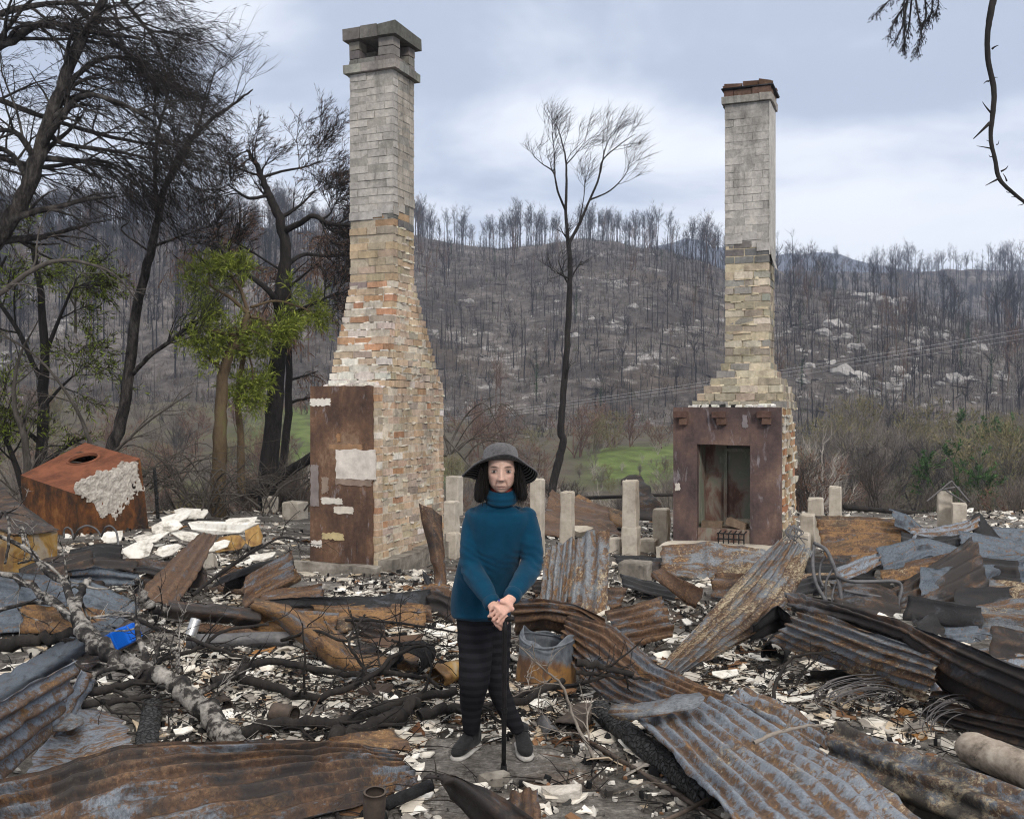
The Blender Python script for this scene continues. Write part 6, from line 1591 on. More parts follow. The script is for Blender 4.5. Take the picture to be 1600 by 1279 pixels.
# ------------------------------------------------------------------ stumps, tank, drum and the rest
def bev_box(mb, c, ux, uy, h, r=0.012, rough_=0.004, top_r=0.02, col=None):
    """upright post with slightly rounded arrises; ux, uy half vectors"""
    rings = []
    hs = [0, h * 0.25, h * 0.5, h * 0.75, h - top_r, h - top_r * 0.3, h]
    ins = [0, 0, 0, 0, 0, 0.35, 1.0]
    lx, ly = np.linalg.norm(ux), np.linalg.norm(uy); ex, ey = ux / lx, uy / ly
    for z, q in zip(hs, ins):
        a, b = lx - q * top_r * 0.8, ly - q * top_r * 0.8
        ring = [(-a + r, -b), (0, -b), (a - r, -b), (a, -b + r), (a, 0), (a, b - r), (a - r, b), (0, b), (-a + r, b), (-a, b - r), (-a, 0), (-a, -b + r)]
        rings.append([c + ex * x + ey * y + np.array([0, 0, z]) + rg.normal(0, rough_, 3) for x, y in ring])
    n = 12; v = np.array(rings).reshape(-1, 3); f = []
    for j in range(len(hs) - 1):
        for i in range(n): f.append((j * n + i, j * n + (i + 1) % n, (j + 1) * n + (i + 1) % n, (j + 1) * n + i))
    f.append(tuple((len(hs) - 1) * n + i for i in range(n)))
    mb.add(v, f, col)
def stump(px0, px1, py0, py1, Yq, label, mat='concrete', rot=0.0, depth=None, name='concrete_stump', joint=None):
    c = P((px0 + px1) / 2, py1, Yq); top = P((px0 + px1) / 2, py0, Yq)
    w = (px1 - px0) / FPX * Yq / 2 * 0.88
    ca, sa = math.cos(TH + rot), math.sin(TH + rot)
    ux = np.array([ca, -sa, 0]) * w; uy = np.array([sa, ca, 0]) * (depth or w)
    mb = MB(); z0 = min(c[2], gz(c[0], c[1]) - 0.03); c[2] = z0
    c[1] += w * 0.5
    if joint:
        zj = P(0, joint, Yq)[2]; bev_box(mb, c, ux * 1.12, uy * 1.12, zj - z0); bev_box(mb, np.array([c[0], c[1], zj - 0.03]), ux, uy, top[2] - zj + 0.03)
    else: bev_box(mb, c, ux, uy, top[2] - z0)
    return tag(mb.build(name, M[mat], smooth=False), label, 'stump', 'concrete stumps that carried the house floor')
for a in ((829, 851, 748, 885, 11.9, 'concrete stump close behind the woman\'s shoulder at the right'),
          (876, 898, 768, 850, 12.6, 'slim concrete stump standing behind the upright corrugated sheet'),
          (974, 999, 750, 880, 12.0, 'tallest concrete stump, two stacked blocks, left of the fireplace', 'concrete', 0, None, 'concrete_stump', 822),
          (1021, 1048, 795, 842, 12.4, 'short wide concrete stump next to the left edge of the fireplace'),
          (952, 973, 840, 880, 12.2, 'low concrete stump at the left foot of the tallest stump'),
          (1000, 1030, 842, 880, 12.3, 'long low concrete block between the tallest stump and the hearth', 'concrete', 0, None, 'concrete_block'),
          (698, 722, 744, 800, 16.5, 'concrete stump behind the woman at her left, half hidden by twigs'),
          (694, 716, 783, 830, 14.0, 'low pale stump touching the edge of the brick chimney'),
          (697, 718, 832, 885, 11.8, 'pale stump at the foot of the brick chimney behind the woman'),
          (1263, 1289, 778, 808, 12.8, 'concrete stump just right of the fireplace side'),
          (1296, 1317, 760, 800, 14.2, 'slim concrete stump standing highest right of the fireplace'),
          (1251, 1276, 803, 850, 11.8, 'concrete stump against the left end of the orange sheet'),
          (1245, 1268, 833, 895, 11.0, 'pale stump in front of the ragged fireplace bricks'),
          (1466, 1490, 768, 812, 13.0, 'taller one of the paired stumps behind the blue sheets'),
          (1489, 1513, 786, 812, 12.7, 'shorter one of the paired stumps behind the blue sheets'),
          (1506, 1531, 813, 832, 11.6, 'stump mostly hidden behind the black folded sheet'),
          (1555, 1597, 884, 925, 9.3, 'wide pale block standing near the right edge'),
          (411, 432, 776, 805, 17.0, 'weathered stump behind the brush left of the tall chimney'),
          (443, 476, 784, 812, 16.0, 'broad weathered block left of the tall chimney')):
    stump(*a)
stump(970, 1017, 878, 938, 9.6, 'sooty square grey block in front of the low stumps', 'concrete_sooty', 0.15, None, 'concrete_block')

# rusty tank at the left
def quad_box(mb, b, t, mi=(0, 0, 0, 0, 0)):
    """box from four bottom and four top corners; faces: 4 sides, top"""
    n = 10
    def face(p00, p10, p11, p01, m):
        g = np.zeros((n, n, 3))
        for j in range(n):
            for i in range(n):
                u, v = i / (n - 1), j / (n - 1)
                p = (p00 * (1 - u) + p10 * u) * (1 - v) + (p01 * (1 - u) + p11 * u) * v
                g[j, i] = p + (0.010 * fbm(p[0] * 3, p[1] * 3, p[2] * 3, 2) * min(1, 8 * min(u, 1 - u, v, 1 - v)))
        i = np.arange(n - 1)[None]; j = np.arange(n - 1)[:, None] * n
        mb.add(g.reshape(-1, 3), np.stack([i + j, i + j + 1, i + j + n + 1, i + j + n], -1).reshape(-1, 4), None, m)
    for k_ in range(4): face(b[k_], b[(k_ + 1) % 4], t[(k_ + 1) % 4], t[k_], mi[k_])
    face(t[0], t[1], t[2], t[3], mi[4])
Ytk = 13.2
near = P(119, 772, Ytk); lf = P(32, 742, 14.0); rt = P(219, 716, 14.3); bk = lf + rt - near
tt = [lf, near, rt, bk]
tb_ = [P(40, 840, 14.0), P(124, 858, Ytk), P(233, 822, 14.3)]; tb_.append(tb_[0] + tb_[2] - tb_[1])
tank = thing('rusty_tank', (near + rt) / 2 * (1, 1, 0), 'big rusty steel box with a round hole on top and pale crusted side', 'tank')
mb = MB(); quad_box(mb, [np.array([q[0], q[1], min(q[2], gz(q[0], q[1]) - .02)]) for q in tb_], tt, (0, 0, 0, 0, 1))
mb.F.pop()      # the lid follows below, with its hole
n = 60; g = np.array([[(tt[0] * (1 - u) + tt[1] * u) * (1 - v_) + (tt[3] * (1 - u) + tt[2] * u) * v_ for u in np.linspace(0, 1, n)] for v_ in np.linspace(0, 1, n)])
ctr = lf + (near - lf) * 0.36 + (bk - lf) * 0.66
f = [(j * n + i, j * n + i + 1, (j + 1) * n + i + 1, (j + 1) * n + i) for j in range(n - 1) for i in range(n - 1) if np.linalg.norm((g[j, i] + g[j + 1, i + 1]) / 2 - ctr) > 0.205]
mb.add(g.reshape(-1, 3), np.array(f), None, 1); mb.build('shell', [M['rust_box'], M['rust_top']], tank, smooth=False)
# hole with a dark well under it
ctr = P(156, 719, 14.35); nz = unit(np.cross(near - lf, bk - lf)); nz = nz if nz[2] > 0 else -nz
ctr = lf + (near - lf) * 0.36 + (bk - lf) * 0.66
e1 = unit(near - lf); e2 = np.cross(nz, e1)
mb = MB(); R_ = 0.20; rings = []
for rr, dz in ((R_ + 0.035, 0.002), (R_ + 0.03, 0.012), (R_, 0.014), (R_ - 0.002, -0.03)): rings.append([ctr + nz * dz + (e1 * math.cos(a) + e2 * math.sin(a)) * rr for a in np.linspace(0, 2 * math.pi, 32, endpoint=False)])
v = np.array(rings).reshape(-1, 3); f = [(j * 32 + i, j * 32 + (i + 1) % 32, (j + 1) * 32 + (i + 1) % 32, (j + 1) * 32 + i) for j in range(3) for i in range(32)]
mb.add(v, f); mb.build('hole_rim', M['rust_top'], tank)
# pale crust: outline in the plane of the right side
def plane_pt(px, py, p0, pa, pb):
    n_ = np.cross(pa - p0, pb - p0); d = P(px, py, 1.0) - np.array([0, 0, EYE]); t = n_.dot(p0 - np.array([0, 0, EYE])) / n_.dot(d)
    return np.array([0, 0, EYE]) + d * t
crust = [(119, 755), (140, 745), (165, 733), (172, 738), (190, 724), (212, 721), (215, 745), (220, 760), (226, 765), (208, 782), (192, 790), (187, 805), (180, 811), (168, 801), (158, 810), (150, 793), (143, 783), (128, 778), (121, 770)]
pl = [plane_pt(x, y, near, rt, tb_[1]) for x, y in crust]
pc = np.mean(pl, 0); outn = unit(np.cross(rt - near, tb_[1] - near)); outn = outn if outn[1] < 0 else -outn
ax1 = unit(rt - near); ax2 = unit(np.cross(outn, ax1)); U2 = np.array([[(p - pc).dot(ax1), (p - pc).dot(ax2)] for p in pl])
def inside(x, y):
    c_ = False
    for a in range(len(U2)):
        (x0, y0), (x1, y1) = U2[a], U2[a - 1]
        if (y0 > y) != (y1 > y) and x < (x1 - x0) * (y - y0) / (y1 - y0) + x0: c_ = not c_
    return c_
mb = MB(); st_ = 0.014; lo, hi = U2.min(0) - .05, U2.max(0) + .05; nx_, ny_ = int((hi[0] - lo[0]) / st_), int((hi[1] - lo[1]) / st_); v = []
for b in range(ny_ + 1):
    for a in range(nx_ + 1):
        x, y = lo[0] + a * st_, lo[1] + b * st_
        v.append(pc + ax1 * x + ax2 * y + outn * (0.022 + 0.016 * fbm(x * 9, y * 9, 1, 3) + 0.010 * fbm(x * 30, y * 30, 4, 2)))
f = []
for b in range(ny_):
    for a in range(nx_):
        x, y = lo[0] + (a + .5) * st_, lo[1] + (b + .5) * st_
        if inside(x + .045 * fbm(x * 14, y * 14, 5, 3), y + .045 * fbm(x * 14, y * 14, 9, 3)): q = b * (nx_ + 1) + a; f.append((q, q + 1, q + nx_ + 2, q + nx_ + 1))
v = np.array(v); f = np.array(f); used = np.unique(f); mp_ = np.full(len(v), -1); mp_[used] = np.arange(len(used)); v = v[used]; f = mp_[f]
from collections import Counter
ec = Counter(); 
for q in f:
    for a in range(4): ec[(q[a], q[(a + 1) % 4])] += 1
bd_ = [e for e in ec if (e[1], e[0]) not in ec]; N = len(v); vb = v - outn * 0.05
mb.add(np.concatenate([v, vb]), np.concatenate([f, np.array([(b, a, a + N, b + N) for a, b in bd_])]))
mb.build('crust', M['lime_scale'], tank)

# dented golden cabinet at the left edge
cab = thing('steel_cabinet', G(40, 905), 'dented steel cabinet with golden rusted front and dark sloping lid at the left edge', 'cabinet')
mb = MB(); b4 = [P(-60, 890, 10.9), P(20, 905, 10.0), P(89, 897, 10.3), P(10, 880, 11.2)]; t4 = [P(-60, 812, 10.9), P(22, 838, 10.0), P(90, 830, 10.3), P(10, 800, 11.2)]
b4 = [np.array([q[0], q[1], gz(q[0], q[1]) - .02]) for q in b4]
k = NT('gold heat tint', 0.42, 0.35, 0.4); v_ = k.coord('Object', (1, 1, 1), False); n_ = k.noise(v_, 4, 5, 0.6, 0.5)
k.color(k.ramp(n_, (0.30, (0.05, 0.035, 0.025)), (0.44, (0.19, 0.10, 0.035)), (0.54, (0.33, 0.20, 0.06)), (0.64, (0.34, 0.29, 0.22)), (0.8, (0.17, 0.10, 0.06)))); k.bump(n_, 0.3, 0.02); M['gold'] = k.m
quad_box(mb, b4, t4); mb.build('case', M['gold'], cab)
sheet_rows = [[(-70, 770, None, 11.0), (-40, 800, None, 10.8), (20, 836, None, 9.97)], [(0, 757, None, 11.2), (30, 790, None, 10.8), (60, 834, None, 10.1)], [(3, 762, None, 11.15), (45, 795, None, 10.7), (92, 829, None, 10.28)]]
sheet_mesh(sheet_rows, 0, 0, 0.02, 0.01).build('lid', M['iron_dark'], cab, smooth=True)

# drum
Yq = 6.35
dr = thing('metal_drum', P(853, 1083, Yq) * (1, 1, 0) + (0, 0, gz(0.2, Yq)), 'rusted metal drum with a crumpled blue grey rim beside the woman', 'drum')
bc = G(853, 1078); bc[1] += 0.12; tp = P(858, 992, bc[1])
mb = MB(); nA_, nH = 64, 26; hgt = tp[2] - bc[2]; g = []; gi = []
for j in range(nH):
    s = j / (nH - 1)
    for i in range(nA_):
        a = 2 * math.pi * i / nA_
        r = lerp(48, 44, s) / FPX * bc[1] * (1.0 + 0.015 * fbm(math.cos(a) * 2, math.sin(a) * 2, s * 3, 2))
        r *= 1 + (0.035 if 0.86 < s < 0.93 else 0) - (0.10 * max(0, s - 0.9) * 10 * (0.5 + 0.5 * math.sin(a * 2 + 0.6)))
        zz_ = hgt * s + (0.035 * math.sin(a * 2 + 2.2) + 0.018 * math.sin(a * 5)) * max(0, s - 0.55) / 0.45
        c_ = bc * (1 - s) + np.array([tp[0], tp[1], bc[2]]) * s
        p = np.array([c_[0] + r * math.cos(a), c_[1] + r * math.sin(a), bc[2] + zz_]); g.append(p)
        gi.append(p - np.array([math.cos(a), math.sin(a), 0]) * 0.004)
V = np.array(g + gi); N = nA_ * nH
ii = np.arange(nA_)[None]; jj = np.arange(nH - 1)[:, None] * nA_; i2 = (ii + 1) % nA_
f1 = np.stack([ii + jj, i2 + jj, i2 + jj + nA_, ii + jj + nA_], -1).reshape(-1, 4)
f = np.concatenate([f1, f1[:, ::-1] + N, np.array([((nH - 1) * nA_ + i, (nH - 1) * nA_ + (i + 1) % nA_, (nH - 1) * nA_ + (i + 1) % nA_ + N, (nH - 1) * nA_ + i + N) for i in range(nA_)])])
mb.add(V, f)
k = NT('burnt drum steel', 0.6, 0.1, 0.4); tc_ = k.n('ShaderNodeTexCoord'); sp_ = k.n('ShaderNodeSeparateXYZ'); k.l(tc_.outputs['Object'], sp_.inputs[0])
v_ = k.coord('Object', (1, 1, 0.5), False); n_ = k.noise(v_, 6, 6, 0.65, 0.4); fn_ = k.noise(v_, 30, 5, 0.7)
hh = k.math('ADD', sp_.outputs[2], k.math('MULTIPLY', k.math('SUBTRACT', n_, 0.5), 0.30))
low = k.ramp(n_, (0.3, (0.05, 0.028, 0.018)), (0.46, (0.11, 0.055, 0.028)), (0.56, (0.25, 0.13, 0.04)), (0.7, (0.13, 0.065, 0.03))); upc = k.ramp(fn_, (0.3, (0.055, 0.062, 0.075)), (0.7, (0.15, 0.165, 0.185)))
k.color(k.mix(k.ramp(hh, (hgt * 0.50, 0.0), (hgt * 0.62, 1.0)), low, upc)); k.bump(fn_, 0.25, 0.006); M['drum'] = k.m
mb.build('wall', M['drum'], dr, smooth=True)
mb = MB(); a = np.linspace(0, 2 * math.pi, 49); rt_ = 45.5 / FPX * bc[1]
mb.tube(np.array([[tp[0] + rt_ * math.cos(t) * 0.985, tp[1] + rt_ * math.sin(t) * 0.985, bc[2] + hgt * 0.93 + 0.02 * math.sin(t * 2 + 2.2)] for t in a]), 0.008, 8, cap=False); mb.build('rim', M['drum'], dr, smooth=True)
mb = MB(); mb.add(np.array([[bc[0] + 0.17 * math.cos(t), bc[1] + 0.17 * math.sin(t), bc[2] + 0.04] for t in np.linspace(0, 2 * math.pi, 24, endpoint=False)]), [tuple(range(24))]); mb.build('ash_fill', M['char'], dr)

# crushed tin, pipes, posts
def hollow(label, name, cat, A, B, r0, r1, mat, squash=1.0, dent=0.06, k=28):
    A, B = np.array(A, float), np.array(B, float); d = unit(B - A); u = unit(np.cross(d, (0, 0, 1))); w = np.cross(u, d)
    n = 14; p = []; q = []
    for i in range(n):
        s = i / (n - 1); r = lerp(r0, r1, s)
        for j in range(k):
            a = 2 * math.pi * j / k; rr = r * (1 + dent * fbm(math.cos(a) + 5 * A[0], math.sin(a), s * 2, 2))
            c_ = A + (B - A) * s; o_ = u * math.cos(a) * rr + w * math.sin(a) * rr * squash
            p.append(c_ + o_); q.append(c_ + o_ * (1 - 0.008 / r))
    N = n * k; jj = np.arange(k)[None]; ii = np.arange(n - 1)[:, None] * k; j2 = (jj + 1) % k
    f1 = np.stack([ii + jj, ii + j2, ii + k + j2, ii + k + jj], -1).reshape(-1, 4)
    e = [(j, (j + 1) % k, (j + 1) % k + N, j + N) for j in range(k)] + [((n - 1) * k + j, (n - 1) * k + (j + 1) % k, (n - 1) * k + (j + 1) % k + N, (n - 1) * k + j + N) for j in range(k)]
    mb = MB(); mb.add(np.array(p + q), np.concatenate([f1, f1[:, ::-1] + N, np.array(e)]))
    return tag(mb.build(name, M[mat], smooth=True), label, cat)
hollow('squashed brown tin lying open towards the woman\'s shoes', 'crushed_tin', 'tin', G(884, 1140, .05), G(915, 1108, .06), .090, .075, 'pipe', 0.55, 0.3)
hollow('short grey pipe piece with its mouth towards the camera', 'pipe_piece', 'pipe', G(864, 1150, .03), G(848, 1126, .035), .042, .036, 'tube_steel')
hollow('rusted flared pipe end standing in the bottom centre foreground', 'pipe_end', 'pipe', P(586, 1236, 3.55), P(582, 1340, 3.6), .041, .031, 'pipe', 0.9, 0.08)
hollow('black round pipe mouth by the ochre sheet at the right', 'pipe_piece', 'pipe', G(1208, 1022, .06), G(1222, 1004, .07), .085, .085, 'char')
hollow('dark round pipe lying under the dark channel', 'pipe_piece', 'pipe', G(292, 1003, .06), G(452, 998, .06), .062, .055, 'iron_dark' if False else 'tube_steel', 1.0, 0.15)
hollow('purple brown tin between the burnt branches', 'tin_can', 'tin', G(460, 1118, .05), G(428, 1112, .06), .055, .055, 'pipe', 1, 0.08)
hollow('dark hollow tin box behind the burnt branches', 'tin_can', 'tin', G(634, 1040, .10), G(655, 1020, .10), .12, .12, 'char', 0.8, 0.3)
hollow('crumpled orange tin left of the woman\'s knee', 'crushed_tin', 'tin', G(680, 1060, .07), G(716, 1045, .09), .085, .075, 'gold', 0.8, 0.4)
hollow('thin rusty bar lying from the tin to the bottom edge', 'steel_bar', 'bar', G(878, 1132, .02), G(1140, 1290, .02), .013, .013, 'pipe', 1, 0.02, 10)
hollow('short tin half hidden at the foot of the fallen branch', 'tin_can', 'tin', G(352, 1105, .04), G(340, 1092, .05), .05, .05, 'pipe')
mb = MB(); A = G(1092, 1288, .03); mb.tube(crom([G(1020, 1290, .04), G(1080, 1262, .06), G(1120, 1240, .05)], 10), .010, 8); tag(mb.build('steel_bar', M['pipe'], smooth=True), 'short dark rod crossing the charred beam at the bottom', 'bar')
# charred beam
def log(label, name, cat, A, B, r, mat, k=22, rough_=0.12, n=40, flat=0.85, endr=0.0):
    A, B = np.array(A, float), np.array(B, float); mb = MB(); d = unit(B - A); u = unit(np.cross(d, (0, 0, 1))); w = np.cross(u, d); v = []
    for i in range(n):
        s = i / (n - 1); e = 1.0
        if endr: e = min(1.0, math.sqrt(max(0.02, 1 - max(0, 1 - s * n / endr) ** 2)))
        for j in range(k):
            a = 2 * math.pi * j / k
            rr = r * e * (1 + rough_ * fbm(math.cos(a) * 1.5, math.sin(a) * 1.5, s * 7 + A[0], 3) + rough_ * 0.5 * fbm(math.cos(a) * 7, math.sin(a) * 7, s * 40, 2))
            v.append(A + (B - A) * s + u * math.cos(a) * rr + w * math.sin(a) * rr * flat)
    f = [(i * k + j, i * k + (j + 1) % k, (i + 1) * k + (j + 1) % k, (i + 1) * k + j) for i in range(n - 1) for j in range(k)] + [tuple(range(k))[::-1], tuple((n - 1) * k + j for j in range(k))]
    mb.add(np.array(v), f); return tag(mb.build(name, M[mat], smooth=True), label, cat)
k = NT('alligator char', 0.62, 0, 0.4); v_ = k.coord('Object', (1, 1, 1), False); vo = k.voro(v_, 34, 'DISTANCE_TO_EDGE'); nn = k.noise(v_, 20, 5, 0.7)
k.color(k.ramp(vo, (0.02, (0.003, 0.003, 0.003)), (0.12, (0.020, 0.020, 0.021)), (0.4, (0.042, 0.042, 0.045)))); k.bump(k.math('ADD', k.ramp(vo, (0.0, 0.0), (0.15, 1.0)), nn), 1.0, 0.02); M['gator'] = k.m
log('thick charred beam lying along the large foreground sheet', 'charred_beam', 'beam', G(934, 1108, .07), G(1108, 1245, .06), .062, 'gator', 24, 0.14, 60)
log('charred timber stub under the dark foreground sheet at the left', 'charred_beam', 'beam', G(238, 1100, .06), G(225, 1185, .04), .055, 'gator')
log('smooth tan stripped log at the right edge', 'stripped_log', 'log', G(1500, 1160, .10), G(1680, 1235, .10), .090, 'wood_tan', 26, 0.06, 40, 0.9, 6)
log('short dark pipe leaning by the black curled foreground sheet', 'burnt_pole', 'pole', G(602, 1256, .05), G(672, 1226, .06), .030, 'char', 14)
log('black burnt post standing behind the white sheets', 'burnt_post', 'post', P(247, 810, 15), P(241, 731, 15), .030, 'gator', 12)
log('long black burnt trunk lying behind the stumps at the right', 'burnt_log', 'log', P(1320, 792, 16), P(1480, 806, 17), .05, 'bark_black', 12)
log('black pole lying behind the brown burnt sheet', 'burnt_log', 'log', P(905, 778, 16.5), P(1060, 772, 17.5), .035, 'bark_black', 10)
log('dark log lying left of the tall chimney behind the brush', 'burnt_log', 'log', P(395, 772, 17.5), P(490, 712, 17.2), .10, 'bark_black', 14)

# wire coils, chair frame, arched tubes
def wires(label, name, cat, paths, r, mat, n=26, jit=0.0):
    mb = MB()
    for p in paths: mb.tube(crom(p, n), r, 5, cap=False)
    return tag(mb.build(name, M[mat], smooth=True), label, cat)
def coil(cx, cy, w, h, n, dz, loops=1.0):
    ps = []
    for _ in range(n):
        a0 = rnd.uniform(2.4, 4.0); a1 = a0 + rnd.uniform(2.2, 4.4); s = rnd.uniform(0.55, 1.05); ox, oy = rnd.gauss(0, w * 0.10), rnd.gauss(0, h * 0.10)
        base = G(cx + ox, cy + oy + h * 0.4, 0)
        sc_ = base[1] / FPX
        ps.append([base + np.array([math.cos(a) * w * s * 0.5 * sc_, math.cos(a * 0.7 + s) * 0.10, dz * 0.3 + max(-0.0, (-math.sin(a)) * 0.5 + 0.35) * h * s * sc_]) for a in np.linspace(a0, a1, 8)])
    return ps
wires('tangle of grey wire loops on the ash between the right hand sheets', 'wire_tangle', 'wire', coil(1350, 1085, 150, 60, 26, .04), .0028, 'wire')
wires('arched loops of grey wire before the stripped log', 'wire_tangle', 'wire', coil(1480, 1120, 95, 60, 12, .03), .0028, 'wire')
wires('loose rusty wires hanging at the foot of the fireplace corner', 'wire_tangle', 'wire', [[P(1238 + rnd.uniform(-6, 6), 820, 10.9), P(1240 + rnd.uniform(-16, 18), 832, 10.8), P(1240 + rnd.uniform(-26, 30), 846 + rnd.uniform(-4, 8), 10.7)] for _ in range(14)], .006, 'tube_steel')
wires('three arched steel tubes in front of the rusty tank', 'bent_tube', 'tube', [[P(100, 840, 11.2), P(100, 828, 11.2), P(106, 824, 11.2), P(112, 829, 11.2), P(115, 842, 11.2)], [P(115, 842, 11.2), P(122, 828, 11.1), P(135, 821, 11.1), P(150, 826, 11.1), P(158, 838, 11.1)],
      [P(158, 838, 11.1), P(165, 824, 11.0), P(174, 822, 11.0), P(182, 832, 11.0), P(185, 852, 10.9), P(186, 880, 10.8)]], .012, 'tube_steel')
Yc = 8.7
ch = thing('chair_frame', G(1300, 945), 'bent burnt metal chair frame with curved bars standing in the right heap', 'chair frame')
def bar(pts, r, name): mb = MB(); mb.tube(crom([P(x, y, d) for x, y, d in pts], 22), r, 8); mb.build(name, M['tube_steel'], ch, smooth=True)
bar([(1272, 850, Yc + .4), (1270, 880, Yc + .3), (1275, 910, Yc + .1), (1290, 938, Yc - .2)], .016, 'leg')
bar([(1272, 848, Yc + .4), (1290, 858, Yc + .3), (1302, 882, Yc + .2), (1310, 905, Yc), (1317, 950, Yc - .2)], .018, 'leg')
bar([(1290, 868, Yc + .3), (1282, 882, Yc + .3), (1281, 902, Yc + .2), (1286, 915, Yc)], .010, 'rail')
bar([(1302, 888, Yc + .2), (1292, 905, Yc + .1), (1290, 925, Yc), (1292, 940, Yc - .1)], .010, 'rail')
bar([(1312, 905, Yc), (1303, 920, Yc), (1300, 938, Yc - .1), (1304, 946, Yc - .2)], .010, 'rail')
bar([(1308, 900, Yc), (1330, 908, Yc - .1), (1370, 908, Yc - .1), (1400, 908, Yc - .1), (1409, 918, Yc - .1), (1404, 940, Yc - .2)], .016, 'arm')
bar([(1318, 922, Yc - .1), (1350, 928, Yc - .1), (1405, 936, Yc - .2)], .013, 'rail')
bar([(1404, 936, Yc - .2), (1404, 968, Yc - .3)], .013, 'leg')
wires('bent steel rods sticking up over the paired stumps', 'bent_rods', 'rods', [[P(1448, 783, 12.8), P(1470, 765, 12.8), P(1486, 752, 12.8), P(1490, 756, 12.8), P(1515, 784, 12.8)], [P(1470, 765, 12.9), P(1495, 761, 12.9), P(1500, 766, 12.9), P(1514, 785, 12.9)], [P(1478, 766, 12.8), P(1508, 785, 12.8)]], .012, 'wire')

# blue crate, can, white sheets
bx = MB(); A = P(190, 996, 6.75); ex = unit(np.array([0.86, -0.25, 0.42])); ey = unit(np.array([0.25, 0.95, 0.10])); ez = np.cross(ex, ey)
def rbox(mb, c, hx, hy, hz, ex, ey, ez, r=0.02, n=5):
    prof = [(-hz, 1 - r / hx), (-hz + r * 0.4, 1.0), (hz - r * 0.4, 1.0), (hz, 1 - r / hx)]
    v = []; k = 0
    ring = []
    for (sx_, sy_) in ((1, 1), (-1, 1), (-1, -1), (1, -1)):
        a0 = {(1, 1): 0, (-1, 1): 90, (-1, -1): 180, (1, -1): 270}[(sx_, sy_)]
        for q in range(n): a = math.radians(a0 + 90 * q / (n - 1)); ring.append((sx_ * (hx - r) + r * math.cos(a), sy_ * (hy - r) + r * math.sin(a)))
    m = len(ring)
    for z, s in prof:
        for x, y in ring: v.append(c + ex * x * s + ey * y * s + ez * z)
    f = [(j * m + i, j * m + (i + 1) % m, (j + 1) * m + (i + 1) % m, (j + 1) * m + i) for j in range(3) for i in range(m)] + [tuple(range(m))[::-1], tuple(3 * m + i for i in range(m))]
    mb.add(np.array(v), f)
blue = thing('plastic_container', A, 'bright blue plastic container lying tilted under the branches at the left', 'container')
rbox(bx, A, 0.106, 0.070, 0.063, ex, ey, ez, 0.022); bx.build('tub', M['plastic_blue'], blue, smooth=False)
bx = MB(); rbox(bx, A - ex * 0.012 + ez * 0.004, 0.012, 0.073, 0.066, ex, ey, ez, 0.01); bx.build('rib', M['plastic_blue'], blue)
bx = MB(); rbox(bx, A + ex * 0.109, 0.006, 0.058, 0.050, ex, ey, ez, 0.004); bx.build('end_panel', M['plastic_blue'], blue)
can = thing('tin_can', P(298, 992, 7.4), 'shiny silver can standing tilted among the ash at the left', 'can')
cA, cB = P(297, 994, 7.0), P(306, 968, 7.05)
mb = MB(); mb.tube([cA, cA + (cB - cA) * .05, cA + (cB - cA) * .95, cB], [.036, .038, .038, .036], 24); mb.build('body', M['tin'], can)
mb = MB(); d = unit(cB - cA); mb.tube([cB + d * .0005, cB + d * .005], [.038, .037], 24); mb.build('rim', M['tin'], can)
def plate(label, c, w, h, yaw, tilt, roll, mat='white_sheet', name='cement_sheet', cat='cement sheet', th=0.008, n=None):
    n = n or rnd.randint(6, 9); mb = MB()
    e1_ = np.array([math.cos(yaw), math.sin(yaw), 0]); e2_ = np.array([-math.sin(yaw), math.cos(yaw), 0]); up = np.array([0, 0, 1.0])
    e2_ = e2_ * math.cos(tilt) + up * math.sin(tilt); e1_ = e1_ * math.cos(roll) + np.cross(e2_, e1_) * -math.sin(roll); nn = np.cross(e1_, e2_)
    ang = sorted(rnd.uniform(0, 6.283) for _ in range(n)); ang = [6.283 * (i + rnd.uniform(-.3, .3)) / n for i in range(n)]
    ring = []
    for a in ang:
        r = rnd.uniform(0.75, 1.1); sq = 1 / max(abs(math.cos(a)), abs(math.sin(a))) ** 0.6
        ring.append(np.asarray(c) + e1_ * math.cos(a) * w / 2 * r * sq + e2_ * math.sin(a) * h / 2 * r * sq + nn * 0.05 * w * math.cos(a * 2))
    v = [p + nn * th / 2 for p in ring] + [p - nn * th / 2 for p in ring]
    mb.add(np.array(v), [tuple(range(n)), tuple(range(2 * n - 1, n - 1, -1))] + [(i, i + n, (i + 1) % n + n, (i + 1) % n) for i in range(n)])
    return tag(mb.build(name, M[mat]), label, cat)
